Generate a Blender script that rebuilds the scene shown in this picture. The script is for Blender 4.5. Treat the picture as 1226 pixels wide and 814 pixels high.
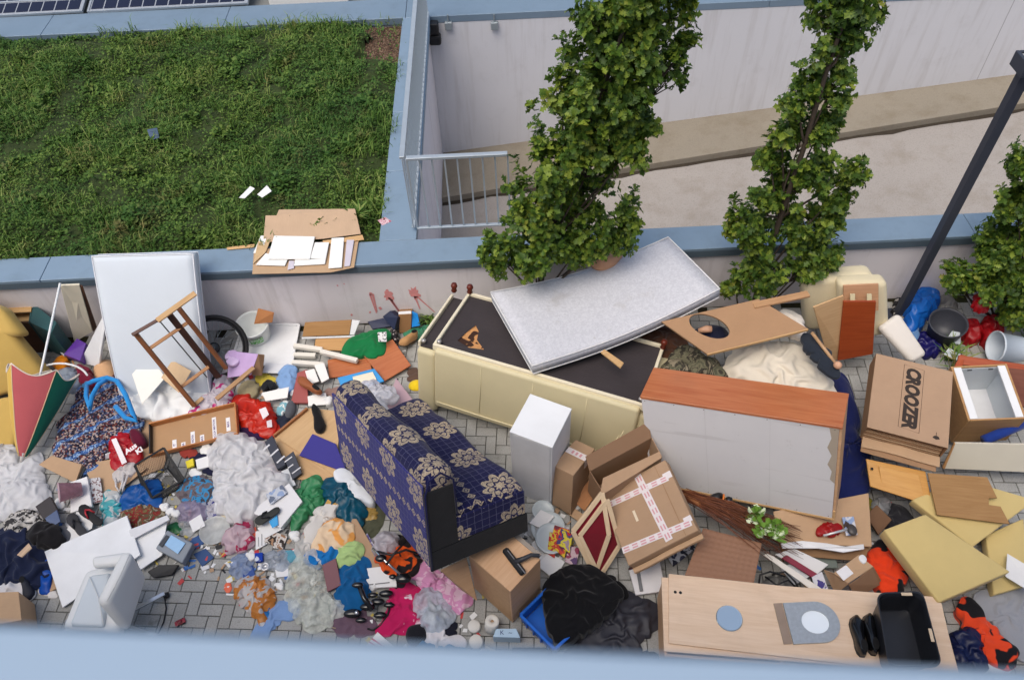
import bpy, bmesh, math, random
import numpy as np
from mathutils import Vector, Matrix, noise as mnoise
for o in list(bpy.data.objects): bpy.data.objects.remove(o)
SC = bpy.context.scene
COL = SC.collection
# ------------------------------------------------------------------ camera
CAM_F = 939.0; CAM_H = 6.37; PITCH = math.atan(CAM_F/784.0)
_s = 0.0472; _c = math.sqrt(1-_s*_s)
FW = Vector((0, math.cos(PITCH), -math.sin(PITCH)))
_r0 = Vector((1,0,0)); _u0 = Vector((0, math.sin(PITCH), math.cos(PITCH)))
RT = _c*_r0 - _s*_u0; UP = _c*_u0 + _s*_r0
CP = Vector((0,0,CAM_H))
cam_d = bpy.data.cameras.new('camera'); cam = bpy.data.objects.new('camera', cam_d); COL.objects.link(cam)
m3 = Matrix((RT, UP, -FW)).transposed()
cam.matrix_world = Matrix.Translation(CP) @ m3.to_4x4()
cam_d.sensor_fit = 'HORIZONTAL'; cam_d.sensor_width = 36.0; cam_d.lens = CAM_F/1226.0*36.0
cam_d.clip_start = 0.05; cam_d.clip_end = 600
cam_d.dof.use_dof = True; cam_d.dof.focus_distance = 7.6; cam_d.dof.aperture_fstop = 3.6
SC.camera = cam
# ------------------------------------------------------------------ light
SUN_EL = math.radians(65); SUN_AZ = math.radians(222)   # azimuth from +Y towards +X
w = bpy.data.worlds.new('World'); SC.world = w; w.use_nodes = True
nt = w.node_tree; nt.nodes.clear()
sky = nt.nodes.new('ShaderNodeTexSky'); sky.sky_type = 'NISHITA'; sky.sun_disc = False
sky.sun_elevation = SUN_EL; sky.sun_rotation = SUN_AZ; sky.air_density = 1.2; sky.dust_density = 5.0; sky.ozone_density = 1.0
bg = nt.nodes.new('ShaderNodeBackground'); bg.inputs[1].default_value = 0.15
wo = nt.nodes.new('ShaderNodeOutputWorld'); nt.links.new(sky.outputs[0], bg.inputs[0]); nt.links.new(bg.outputs[0], wo.inputs[0])
sl = bpy.data.lights.new('sun','SUN'); sl.energy = 1.5; sl.angle = math.radians(45); sl.color = (1.0,0.965,0.905)
so = bpy.data.objects.new('sun', sl); COL.objects.link(so)
_sd = Vector((math.sin(SUN_AZ)*math.cos(SUN_EL), math.cos(SUN_AZ)*math.cos(SUN_EL), math.sin(SUN_EL)))
so.rotation_euler = (-_sd).to_track_quat('-Z','Y').to_euler(); so.location = (0,5,14)
SC.view_settings.view_transform = 'Standard'; SC.view_settings.look = 'None'
SC.view_settings.exposure = 0.10; SC.view_settings.gamma = 1.0; SC.view_settings.use_curve_mapping = False
SC.render.engine = 'CYCLES'
try:
    SC.cycles.max_bounces = 6; SC.cycles.transparent_max_bounces = 12
except Exception: pass
RND = random.Random(7)
# ------------------------------------------------------------------ layout helper: photo pixel + height -> place in the yard
def G(px, py, z=0.0):
    d = FW*CAM_F + RT*(px-613.0) - UP*(py-407.0)
    return CP + d*((z-CAM_H)/d.z)
# ------------------------------------------------------------------ materials
def lin(c): 
    c = c/255.0
    return c/12.92 if c <= 0.04045 else ((c+0.055)/1.055)**2.4
def L3(rgb, k=1.0): return (lin(rgb[0])*k, lin(rgb[1])*k, lin(rgb[2])*k, 1.0)
MATS = {}
class NT:
    def __init__(s, name):
        s.m = bpy.data.materials.new(name); s.m.use_nodes = True
        s.t = s.m.node_tree; s.t.nodes.clear()
        s.out = s.t.nodes.new('ShaderNodeOutputMaterial')
        s.b = s.t.nodes.new('ShaderNodeBsdfPrincipled'); s.lk(s.b.outputs[0], s.out.inputs[0])
    def n(s, k, **kw):
        x = s.t.nodes.new(k)
        for a, v in kw.items(): setattr(x, a, v)
        return x
    def lk(s, a, b): s.t.links.new(a, b)
    def co(s, kind='Object', scale=(1,1,1), rot=(0,0,0)):
        tc = s.n('ShaderNodeTexCoord'); mp = s.n('ShaderNodeMapping')
        mp.inputs['Scale'].default_value = scale; mp.inputs['Rotation'].default_value = rot
        s.lk(tc.outputs[kind], mp.inputs[0]); return mp.outputs[0]
    def noise(s, vec, sc, det=4, rough=0.55, dist=0.0):
        x = s.n('ShaderNodeTexNoise'); x.inputs['Scale'].default_value = sc; x.inputs['Detail'].default_value = det
        x.inputs['Roughness'].default_value = rough; x.inputs['Distortion'].default_value = dist
        s.lk(vec, x.inputs['Vector']); return x.outputs['Fac']
    def ramp(s, fac, stops, interp='LINEAR'):
        r = s.n('ShaderNodeValToRGB'); e = r.color_ramp; e.interpolation = interp
        while len(e.elements) > 1: e.elements.remove(e.elements[-1])
        e.elements[0].position = stops[0][0]; e.elements[0].color = stops[0][1]
        for p, c in stops[1:]:
            q = e.elements.new(p); q.color = c
        s.lk(fac, r.inputs[0]); return r.outputs[0]
    def mix(s, fac, a, b, mode='MIX'):
        x = s.n('ShaderNodeMix'); x.data_type = 'RGBA'; x.blend_type = mode
        for sock, v in ((x.inputs[0], fac), (x.inputs[6], a), (x.inputs[7], b)):
            if hasattr(v, 'is_output'): s.lk(v, sock)
            else: sock.default_value = v
        return x.outputs[2]
    def math(s, op, a, b=None, c=None):
        x = s.n('ShaderNodeMath'); x.operation = op
        for i, v in enumerate((a, b, c)):
            if v is None: continue
            if hasattr(v, 'is_output'): s.lk(v, x.inputs[i])
            else: x.inputs[i].default_value = v
        return x.outputs[0]
    def bump(s, h, st=0.2, dist=0.01):
        x = s.n('ShaderNodeBump'); x.inputs['Strength'].default_value = st; x.inputs['Distance'].default_value = dist
        s.lk(h, x.inputs['Height']); s.lk(x.outputs[0], s.b.inputs['Normal'])
    def base(s, c):
        if hasattr(c, 'is_output'): s.lk(c, s.b.inputs['Base Color'])
        else: s.b.inputs['Base Color'].default_value = c
    def rough(s, v): s.b.inputs['Roughness'].default_value = v
    def spec(s, v): s.b.inputs['Specular IOR Level'].default_value = v
def G1(v): return (v, v, v, 1)
def plain(rgb, rough=0.6, var=0.12, sc=6.0, bump=0.15, bsc=60.0, metal=0.0, spec=0.4, k=1.0, dirt=0.0):
    key = ('plain', rgb, rough, var, sc, bump, bsc, metal, spec, k, dirt)
    if key in MATS: return MATS[key]
    t = NT('paint_%d' % len(MATS)); v = t.co()
    n = t.noise(v, sc, 5)
    c = t.mix(n, L3(rgb, k*(1-var)), L3(rgb, k*(1+var*0.7)))
    if dirt:
        d = t.ramp(t.noise(v, 2.7, 6, 0.65), [(0.45, G1(0)), (0.75, G1(1))])
        c = t.mix(t.math('MULTIPLY', d, dirt), c, (0.12, 0.10, 0.075, 1))
    t.base(c); t.rough(rough); t.spec(spec); t.b.inputs['Metallic'].default_value = metal
    if bump: t.bump(t.noise(v, bsc, 3), bump, 0.004)
    MATS[key] = t.m; return t.m
def fabric(rgb, var=0.22, sc=9.0, rgb2=None, thr=None, sc2=5.0, wv=350.0, k=1.0):
    key = ('fabric', rgb, var, sc, rgb2, thr, sc2, k)
    if key in MATS: return MATS[key]
    t = NT('cloth_%d' % len(MATS)); v = t.co()
    c = t.mix(t.noise(v, sc, 5), L3(rgb, k*(1-var)), L3(rgb, k*(1+var)))
    if rgb2:
        th = 0.5 if thr is None else thr
        f = t.ramp(t.noise(v, sc2, 2, 0.5, 0.6), [(th-0.015, G1(0)), (th+0.015, G1(1))])
        c = t.mix(f, c, L3(rgb2, k))
    t.base(c); t.rough(0.85); t.spec(0.15)
    t.b.inputs['Sheen Weight'].default_value = 0.15
    h = t.math('ADD', t.noise(v, wv, 2), t.math('MULTIPLY', t.noise(v, 28, 3), 1.2))
    t.bump(h, 0.35, 0.004)
    MATS[key] = t.m; return t.m
def wood(rgb, rgb2=None, rough=0.45, sc=1.0, spec=0.4, k=1.0, dirt=0.0, contrast=1.0):
    key = ('wood', rgb, rgb2, rough, sc, spec, k, dirt, contrast)
    if key in MATS: return MATS[key]
    rgb2 = rgb2 or tuple(int(x*0.82) for x in rgb)
    t = NT('wood_%d' % len(MATS)); v = t.co(scale=(1.4*sc, 16*sc, 16*sc)); v2 = t.co(scale=(3*sc, 90*sc, 90*sc))
    a = t.noise(v, 1.6, 5, 0.6, 0.8); b = t.noise(v2, 1.5, 3)
    f = t.math('ADD', t.math('MULTIPLY', a, 0.7), t.math('MULTIPLY', b, 0.3))
    lo = 0.5-0.18*contrast
    c = t.mix(t.ramp(f, [(lo, G1(0)), (1-lo, G1(1))]), L3(rgb2, k), L3(rgb, k))
    if dirt:
        v3 = t.co(); d = t.ramp(t.noise(v3, 3.1, 6, 0.65), [(0.48, G1(0)), (0.72, G1(1))])
        c = t.mix(t.math('MULTIPLY', d, dirt), c, (0.10, 0.085, 0.06, 1))
    t.base(c); t.rough(rough); t.spec(spec); t.bump(b, 0.08, 0.003)
    MATS[key] = t.m; return t.m
def card(rgb=(176,146,118), k=1.0):
    key = ('card', rgb, k)
    if key in MATS: return MATS[key]
    t = NT('cardboard_%d' % len(MATS)); v = t.co()
    c = t.mix(t.noise(v, 5, 6, 0.65), L3(rgb, k*0.84), L3(rgb, k*1.08))
    c = t.mix(t.math('MULTIPLY', t.noise(t.co(scale=(4,60,60)), 3, 3), 0.22), c, L3((130,104,80), k))
    t.base(c); t.rough(0.85); t.spec(0.2)
    wv = t.n('ShaderNodeTexWave'); wv.inputs['Scale'].default_value = 45; wv.bands_direction = 'Y'; wv.inputs['Distortion'].default_value = 0.6
    t.lk(v, wv.inputs[0]); t.bump(t.math('ADD', t.math('MULTIPLY', wv.outputs['Fac'], 0.25), t.noise(v, 12, 4)), 0.25, 0.006)
    MATS[key] = t.m; return t.m
def bagm(rgb, clear=0.25, rough=0.28, var=0.15, k=1.0, rgb2=None, thr=0.55, sc2=6.0, bump=0.6):
    key = ('bag', rgb, clear, rough, var, k, rgb2, thr, sc2, bump)
    if key in MATS: return MATS[key]
    t = NT('film_%d' % len(MATS)); v = t.co()
    c = t.mix(t.noise(v, 11, 5), L3(rgb, k*(1-var)), L3(rgb, k*(1+var*0.6)))
    if rgb2:
        f = t.ramp(t.noise(v, sc2, 2, 0.5, 0.8), [(thr-0.02, G1(0)), (thr+0.02, G1(1))])
        c = t.mix(f, c, L3(rgb2, k))
    t.base(c); t.rough(rough); t.spec(0.5)
    t.bump(t.math('ADD', t.noise(v, 22, 5, 0.6, 1.5), t.math('MULTIPLY', t.noise(v, 70, 3), 0.4)), bump*0.5, 0.012)
    tr = t.n('ShaderNodeBsdfTranslucent'); t.lk(t.b.inputs['Base Color'].links[0].from_socket, tr.inputs[0])
    m1 = t.n('ShaderNodeMixShader'); m1.inputs[0].default_value = 0.4; t.lk(t.b.outputs[0], m1.inputs[1]); t.lk(tr.outputs[0], m1.inputs[2])
    o = m1.outputs[0]
    if clear > 0:
        tp = t.n('ShaderNodeBsdfTransparent'); m2 = t.n('ShaderNodeMixShader')
        f = t.ramp(t.noise(v, 13, 5, 0.6), [(0.35, G1(clear*1.5)), (0.65, G1(clear*0.4))])
        t.lk(f, m2.inputs[0]); t.lk(o, m2.inputs[1]); t.lk(tp.outputs[0], m2.inputs[2]); o = m2.outputs[0]
    t.lk(o, t.out.inputs[0])
    MATS[key] = t.m; return t.m
def multi(cols, sc=14.0, kind='voronoi', rough=0.8, k=1.0, bump=0.3):
    key = ('multi', tuple(cols), sc, kind, rough, k)
    if key in MATS: return MATS[key]
    t = NT('print_%d' % len(MATS)); v = t.co()
    if kind == 'voronoi':
        x = t.n('ShaderNodeTexVoronoi'); x.inputs['Scale'].default_value = sc; t.lk(v, x.inputs['Vector'])
        s = t.n('ShaderNodeSeparateColor'); t.lk(x.outputs['Color'], s.inputs[0]); f = s.outputs[0]
    else: f = t.noise(v, sc, 3, 0.5, 1.0)
    n = len(cols)
    if kind == 'voronoi': st = [(i/n, L3(c, k)) for i, c in enumerate(cols)]
    else: st = [(0.28+0.44*i/n, L3(c, k)) for i, c in enumerate(cols)]
    c = t.ramp(f, st, 'CONSTANT')
    c = t.mix(t.math('MULTIPLY', t.noise(v, 60, 3), 0.3), c, (0.02,0.02,0.025,1))
    t.base(c); t.rough(rough); t.spec(0.2); t.bump(t.noise(v, 40, 4), bump, 0.005)
    MATS[key] = t.m; return t.m
# ------------------------------------------------------------------ mesh helpers
def tag(o, label=None, cat=None, group=None, kind=None):
    if label: o['label'] = label
    if cat: o['category'] = cat
    if group: o['group'] = group
    if kind: o['kind'] = kind
    return o
def link(name, me, mat=None, parent=None, mw=None):
    o = bpy.data.objects.new(name, me); COL.objects.link(o)
    if mat is not None:
        me.materials.clear()
        for m in (mat if isinstance(mat, (list, tuple)) else [mat]): me.materials.append(m)
    if parent is not None: o.parent = parent
    if mw is not None: o.matrix_local = mw
    return o
def rawmesh(V, F, smooth=False):
    me = bpy.data.meshes.new('mesh'); me.from_pydata([tuple(v) for v in V], [], F); me.update()
    if smooth: me.polygons.foreach_set('use_smooth', [True]*len(me.polygons))
    return me
def thing(name, label, cat, mw=None, group=None):
    o = bpy.data.objects.new(name, None); COL.objects.link(o); o.empty_display_size = 0.1
    if mw is not None: o.matrix_world = mw
    return tag(o, label, cat, group)
def pose(O, X, Y, Z):
    return Matrix(((X[0],Y[0],Z[0],O[0]),(X[1],Y[1],Z[1],O[1]),(X[2],Y[2],Z[2],O[2]),(0,0,0,1)))
def frame(O, xdir, up):
    x = Vector(xdir).normalized(); z = Vector(up); z = (z - x*z.dot(x)).normalized(); y = z.cross(x)
    return pose(O, x, y, z)
def bevmesh(V, F, bev=0.003, seg=1, smooth=False, uv=False):
    bm = bmesh.new(); vs = [bm.verts.new(v) for v in V]
    for f in F: bm.faces.new([vs[i] for i in f])
    bmesh.ops.recalc_face_normals(bm, faces=bm.faces)
    if bev > 0: bmesh.ops.bevel(bm, geom=list(bm.edges), offset=bev, segments=seg, affect='EDGES', profile=0.5)
    if uv:
        lay = bm.loops.layers.uv.new('UVMap')
        for f in bm.faces:
            n = f.normal; a = max(range(3), key=lambda i: abs(n[i]))
            ij = {0:(1,2), 1:(0,2), 2:(0,1)}[a]
            for l in f.loops: l[lay].uv = (l.vert.co[ij[0]], l.vert.co[ij[1]])
    me = bpy.data.meshes.new('mesh'); bm.to_mesh(me); bm.free()
    if smooth: me.polygons.foreach_set('use_smooth', [True]*len(me.polygons))
    return me
BOXF = [(0,3,2,1),(4,5,6,7),(0,1,5,4),(1,2,6,5),(2,3,7,6),(3,0,4,7)]
def lbox(name, a, b, mat, parent=None, bev=0.003, seg=1, mw=None, smooth=False, uv=False):
    (x0,y0,z0),(x1,y1,z1) = a, b
    V = [(x0,y0,z0),(x1,y0,z0),(x1,y1,z0),(x0,y1,z0),(x0,y0,z1),(x1,y0,z1),(x1,y1,z1),(x0,y1,z1)]
    bev = min(bev, 0.45*min(abs(x1-x0), abs(y1-y0), abs(z1-z0)))
    return link(name, bevmesh(V, BOXF, bev, seg, smooth, uv), mat, parent, mw)
def quadframe(q):
    P = [G(*p) if not isinstance(p, Vector) else p for p in q]
    n = (P[2]-P[0]).cross(P[3]-P[1]) if len(P) > 3 else (P[1]-P[0]).cross(P[2]-P[0])
    n.normalize()
    c = sum(P, Vector())/len(P)
    if n.dot(CP-c) < 0: n = -n
    return P, n, c
def board(name, q, t, mat, label=None, cat=None, parent=None, bev=0.003, seg=1, group=None, smooth=False, warp=0.0, seed=0, drop=None):
    """slab: q = visible face corners (px,py,z); t = thickness away from the viewer (or straight down with drop)"""
    P, n, c = quadframe(q)
    M = frame(P[0], P[1]-P[0], n); Mi = M.inverted()
    off = -n*t if drop is None else Vector((0,0,-drop))
    k = len(P)
    V = [Mi @ (p+off) for p in P] + [Mi @ p for p in P]
    if warp:
        r = random.Random(seed); V = [v+Vector((r.uniform(-1,1),r.uniform(-1,1),r.uniform(-1,1)))*warp for v in V]
    F = [tuple(range(k))[::-1], tuple(range(k, 2*k))] + [(i, (i+1) % k, k+(i+1) % k, k+i) for i in range(k)]
    me = bevmesh(V, F, bev, seg, smooth)
    if parent is None: o = link(name, me, mat); o.matrix_world = M
    else:
        o = link(name, me, mat, parent); o.matrix_local = parent.matrix_world.inverted() @ M
    return tag(o, label, cat, group)
def tubemesh(pts, r, n=8, close=False, cap=True):
    pts = [Vector(p) for p in pts]; V = []; F = []; N = len(pts)
    up = Vector((0.12,0.31,0.94)); px = None
    for i, p in enumerate(pts):
        a = pts[(i-1) % N] if (i > 0 or close) else p; b = pts[(i+1) % N] if (i < N-1 or close) else p
        d = (b-a).normalized()
        if px is None:
            px = d.cross(up)
            if px.length < 1e-3: px = d.cross(Vector((1,0,0)))
            px.normalize()
        else: px = (px - d*px.dot(d)).normalized()
        py = d.cross(px); rr = r[i] if isinstance(r, (list, tuple)) else r
        for k in range(n):
            t = 2*math.pi*k/n; V.append(p + (px*math.cos(t)+py*math.sin(t))*rr)
    for i in range(N if close else N-1):
        for k in range(n):
            a = i*n; b = ((i+1) % N)*n
            F.append((a+k, a+(k+1) % n, b+(k+1) % n, b+k))
    if cap and not close: F += [tuple(range(n))[::-1], tuple((N-1)*n+k for k in range(n))]
    return rawmesh(V, F, True)
def tube(name, pts, r, mat, parent=None, n=8, close=False, label=None, cat=None, group=None):
    if parent is not None:
        Mi = parent.matrix_world.inverted(); pts = [Mi @ Vector(p) for p in pts]
    else:
        o0 = Vector(pts[0]); 
    if parent is None:
        o = link(name, tubemesh([Vector(p)-o0 for p in pts], r, n, close), mat); o.location = o0
    else: o = link(name, tubemesh(pts, r, n, close), mat, parent)
    return tag(o, label, cat, group)
def bar(name, p, q, wd, th, mat, parent=None, up=(0,0,1), bev=0.003, label=None, cat=None, group=None):
    p = Vector(p); q = Vector(q); M = frame(p, q-p, up); L = (q-p).length
    V0 = (0,-wd/2,-th/2); V1 = (L,wd/2,th/2)
    o = lbox(name, V0, V1, mat, None, bev)
    if parent is None: o.matrix_world = M
    else: o.parent = parent; o.matrix_local = parent.matrix_world.inverted() @ M
    return tag(o, label, cat, group)
def lathemesh(prof, n=32, smooth=True, sx=1.0, sy=1.0):
    V = []; F = []
    for (r, z) in prof:
        for k in range(n):
            t = 2*math.pi*k/n; V.append((r*math.cos(t)*sx, r*math.sin(t)*sy, z))
    for i in range(len(prof)-1):
        for k in range(n): F.append((i*n+k, i*n+(k+1) % n, (i+1)*n+(k+1) % n, (i+1)*n+k))
    F.append(tuple(range(n))[::-1]); F.append(tuple((len(prof)-1)*n+k for k in range(n)))
    return rawmesh(V, F, smooth)
def lathe(name, prof, mat, mw=None, parent=None, n=32, label=None, cat=None, group=None, smooth=True, sx=1.0, sy=1.0):
    o = link(name, lathemesh(prof, n, smooth, sx, sy), mat, parent)
    if mw is not None:
        if parent is None: o.matrix_world = mw
        else: o.matrix_local = mw
    return tag(o, label, cat, group)
def tilt(loc, axis):   # z axis along axis
    z = Vector(axis).normalized(); x = Vector((1,0,0)); x = (x - z*x.dot(z)).normalized(); return pose(loc, x, z.cross(x), z)
# --- crumpled things: one closed surface over an outline, with folds
def _crumple(r, nd=5, aniso=None):
    W = []
    for i in range(nd):
        a = r.uniform(0, math.pi) if aniso is None else aniso + r.gauss(0, 0.45)
        f = r.uniform(0.6, 2.2)*(1+0.35*i); W.append((math.cos(a)*f, math.sin(a)*f, r.uniform(0, 9), 1/(1+0.5*i)))
    return W
def heapmesh(B, c, zb, h, seed=0, fold=0.5, freq=7.0, puff=2.2, kind='cloth', nr=20, nt=None, aniso=None, smooth=True, jag=0.06):
    r = random.Random(seed)
    pts = list(B)
    for _ in range(2):
        q = []
        for i in range(len(pts)):
            a, b = pts[i], pts[(i+1) % len(pts)]; q += [a*0.75+b*0.25, a*0.25+b*0.75]
        pts = q
    per = sum((pts[i]-pts[i-1]).length for i in range(len(pts)))
    nt = nt or int(min(130, max(40, per/0.016)))
    # resample by arc length
    cum = [0]; 
    for i in range(len(pts)): cum.append(cum[-1]+(pts[(i+1) % len(pts)]-pts[i]).length)
    R = []; j = 0
    for k in range(nt):
        s = per*k/nt
        while cum[j+1] < s: j += 1
        u = (s-cum[j])/max(1e-9, cum[j+1]-cum[j]); R.append(pts[j % len(pts)].lerp(pts[(j+1) % len(pts)], u))
    size = per/math.pi/2
    W = _crumple(r, 5, aniso); W2 = _crumple(r, 4, None); ph = r.uniform(0, 50)
    V = []; F = []
    def cr(x, y, WW, sh):
        n1 = mnoise.noise(Vector((x*3.1+ph, y*3.1, ph)))*1.6
        s = 0; t = 0
        for (kx, ky, p0, am) in WW:
            v = abs(math.sin((x*kx+y*ky)*freq*0.5+p0+n1*1.3)); s += am*(1-v)**sh; t += am
        return s/t
    for j in range(nr+1):
        rr = j/nr; rr = rr**0.85
        for k in range(nt):
            b = R[k]; jit = 1 + jag*mnoise.noise(Vector((b.x*9+ph, b.y*9, 1.7)))*2
            p = c + (b-c)*rr*(jit if j == nr else 1+(jit-1)*rr)
            dome = max(0.0, 1-rr**puff)**(0.55 if kind == 'bag' else 0.8)
            low = 0.72+0.5*mnoise.noise(Vector((p.x*3.3+ph, p.y*3.3, 4.2)))
            f = cr(p.x, p.y, W, 1.5 if kind == 'cloth' else 1.0)
            g = cr(p.x*2.3+3, p.y*2.3, W2, 1.2)
            edge = 1-rr**7
            z = h*dome*low*(1-fold*0.45) + fold*h*(f*0.95+g*0.35-0.25)*edge*(0.35+0.65*dome)
            z = max(z, 0.004*edge)
            dx = (g-0.4)*0.035*fold*edge; dy = (f-0.4)*0.035*fold*edge
            V.append(Vector((p.x-c.x+dx, p.y-c.y+dy, zb+z if j < nr else zb+0.002)))
    for j in range(nr):
        for k in range(nt):
            F.append((j*nt+k, (j+1)*nt+k, (j+1)*nt+(k+1) % nt, j*nt+(k+1) % nt))
    F.append(tuple(range(nt)))
    n0 = len(V)
    for k in range(nt): V.append(Vector((V[nr*nt+k].x*0.97, V[nr*nt+k].y*0.97, 0.0 if zb < 0.25 else zb-0.03)))
    for k in range(nt): F.append((nr*nt+k, n0+k, n0+(k+1) % nt, nr*nt+(k+1) % nt))
    F.append(tuple(range(n0, n0+nt))[::-1])
    return rawmesh(V, F, smooth)
# --- soft crumpled things: a sheet larger than its outline is pushed into it and buckles (position based)
def _pbd(P, rest, N, iters, floorf, target, att, bend, seed):
    rg = np.random.default_rng(seed); k = 1.0
    def solve(A, B, L, st):
        d = B-A; l = np.sqrt((d*d).sum(-1, keepdims=True))+1e-9; c = d*(0.5*st*(l-L)/l); A += c; B -= c
    Lu, Lv, Ld1, Ld2 = rest
    for it in range(iters):
        P[:,:,2] -= 0.0016
        for s in (0, 1):
            A = P[s:N-1:2].copy(); B = P[s+1:N:2].copy(); solve(A, B, Lu[s:N-1:2], 0.9); P[s:N-1:2] = A; P[s+1:N:2] = B
            A = P[:,s:N-1:2].copy(); B = P[:,s+1:N:2].copy(); solve(A, B, Lv[:,s:N-1:2], 0.9); P[:,s:N-1:2] = A; P[:,s+1:N:2] = B
            A = P[s:N-1:2,:-1].copy(); B = P[s+1:N:2,1:].copy(); solve(A, B, Ld1[s:N-1:2], 0.35); P[s:N-1:2,:-1] = A; P[s+1:N:2,1:] = B
            A = P[s:N-1:2,1:].copy(); B = P[s+1:N:2,:-1].copy(); solve(A, B, Ld2[s:N-1:2], 0.35); P[s:N-1:2,1:] = A; P[s+1:N:2,:-1] = B
        for s in range(4):
            A = P[s:N-2:4].copy(); B = P[s+2:N:4].copy(); n = min(len(A), len(B)); A = A[:n]; B = B[:n]
            solve(A, B, (Lu[s:N-2:4]+Lu[s+1:N-1:4])[:n], bend); P[s:N-2:4][:n] = A; P[s+2:N:4][:n] = B
            A = P[:,s:N-2:4].copy(); B = P[:,s+2:N:4].copy(); n = min(A.shape[1], B.shape[1]); A = A[:,:n]; B = B[:,:n]
            solve(A, B, (Lv[:,s:N-2:4]+Lv[:,s+1:N-1:4])[:,:n], bend); P[:,s:N-2:4][:,:n] = A; P[:,s+2:N:4][:,:n] = B
        P[:,:,:2] += (target-P[:,:,:2])*att
        f = floorf(P); P[:,:,2] = np.maximum(P[:,:,2], f)
    return P
def clothmesh(B, c, zb, h, seed, fold, freq, puff, kind, big=1.0):
    r = random.Random(seed)
    pts = list(B)
    for _ in range(1):
        q = []
        for i in range(len(pts)):
            a, b = pts[i], pts[(i+1) % len(pts)]; q += [a*0.8+b*0.2, a*0.2+b*0.8]
        pts = q
    rel = [(math.atan2(p.y-c.y, p.x-c.x), math.hypot(p.x-c.x, p.y-c.y)) for p in pts]; rel.sort()
    ang = np.array([a for a, _ in rel]); rad = np.array([d for _, d in rel])
    ang = np.concatenate([ang-2*math.pi, ang, ang+2*math.pi]); rad = np.tile(rad, 3)
    size = float(np.mean(rad[:len(rel)]))
    N = int(min(30 if kind == 'bag' else 26, max(14, 2*size/(0.019 if kind == 'bag' else 0.022))))
    u = np.linspace(-1, 1, N); U, Vv = np.meshgrid(u, u, indexing='ij')
    th0 = r.uniform(0, 6.28)
    X = U*np.sqrt(1-Vv*Vv/2); Y = Vv*np.sqrt(1-U*U/2)
    mixk = r.uniform(0.25, 0.6)
    X = X*(1-mixk)+U*mixk*0.86; Y = Y*(1-mixk)+Vv*mixk*0.86
    A = np.arctan2(Y, X)+th0; R = np.hypot(X, Y)
    A = (A+math.pi) % (2*math.pi)-math.pi
    rb = np.interp(A, ang, rad)
    T = np.stack([R*rb*np.cos(A), R*rb*np.sin(A)], -1)
    comp = 1.0+0.62*fold+(0.10 if kind == 'bag' else 0.0)
    P = np.zeros((N, N, 3)); P[:,:,:2] = T
    cell = 2*size/(N-1)
    def L(a, b): return np.maximum(np.sqrt(((a-b)**2).sum(-1, keepdims=True)), cell*0.5)*comp
    Q = P.copy()
    rest = (L(Q[:-1], Q[1:]), L(Q[:,:-1], Q[:,1:]), L(Q[:-1,:-1], Q[1:,1:]), L(Q[:-1,1:], Q[1:,:-1]))
    ph = r.uniform(0, 90); body = (0.42 if kind == 'bag' else 0.30)
    rr = np.clip(R, 0, 1)
    lump = np.zeros((N, N))
    for i in range(N):
        for j in range(N): lump[i,j] = mnoise.noise(Vector((T[i,j,0]/size*1.5+ph, T[i,j,1]/size*1.5, ph)))
    dome = np.maximum(0, 1-rr**puff)**0.75
    floor0 = h*body*dome*(0.9+0.7*lump)
    def floorf(Pn): return floor0
    rg = np.random.default_rng(seed); nz = rg.normal(size=(N, N))
    for _ in range(2 if kind == 'bag' else 4): nz = (nz+np.roll(nz,1,0)+np.roll(nz,-1,0)+np.roll(nz,1,1)+np.roll(nz,-1,1))/5
    nz /= nz.std()+1e-9
    P[:,:,2] = floor0+np.abs(nz)*cell*1.6*(0.6+fold)
    P[:,:,:2] += rg.normal(size=(N, N, 2))*cell*0.10
    att = 0.05 if kind == 'bag' else 0.03
    P = _pbd(P, rest, N, 70, floorf, T, att, 0.12 if kind == 'bag' else 0.22, seed)
    mx = np.percentile(P[:,:,2], 99)
    lim = h*1.5
    if mx > lim: P[:,:,2] = floor0+(P[:,:,2]-floor0)*np.clip(lim/mx, 0.35, 1)
    edge = np.clip((1-np.maximum(np.abs(U), np.abs(Vv)))*N/2/2.0, 0, 1); P[:,:,2] = P[:,:,2]*(0.15+0.85*edge)
    P[:,:,2] += zb+0.003
    V = P.reshape(-1, 3); idx = np.arange(N*N).reshape(N, N)
    F = np.stack([idx[:-1,:-1], idx[1:,:-1], idx[1:,1:], idx[:-1,1:]], -1).reshape(-1, 4)
    # skirt down to what it lies on, so that it is a closed body
    ring = np.concatenate([idx[0,:-1], idx[:-1,-1], idx[-1,:0:-1], idx[:0:-1,0]]); low = V[ring].copy(); low[:,:2] *= 0.96; low[:,2] = 0.0 if zb < 0.25 else zb-0.03
    n0 = len(V); m = len(ring); V = np.concatenate([V, low]); k = np.arange(m)
    F2 = np.stack([ring[k], ring[(k+1) % m], n0+(k+1) % m, n0+k], -1)
    me = npmesh0(V, np.concatenate([F, F2])); me.polygons.foreach_set('use_smooth', [True]*len(me.polygons)); return me
def npmesh0(V, F):
    me = bpy.data.meshes.new('mesh'); V = np.asarray(V, dtype=np.float32); F = np.asarray(F, dtype=np.int32); nf, k = F.shape
    me.vertices.add(len(V)); me.vertices.foreach_set('co', V.ravel()); me.loops.add(nf*k); me.loops.foreach_set('vertex_index', F.ravel())
    me.polygons.add(nf); me.polygons.foreach_set('loop_start', np.arange(0, nf*k, k, dtype=np.int32)); me.update(calc_edges=True); me.validate(); return me
HS = [0]
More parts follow.
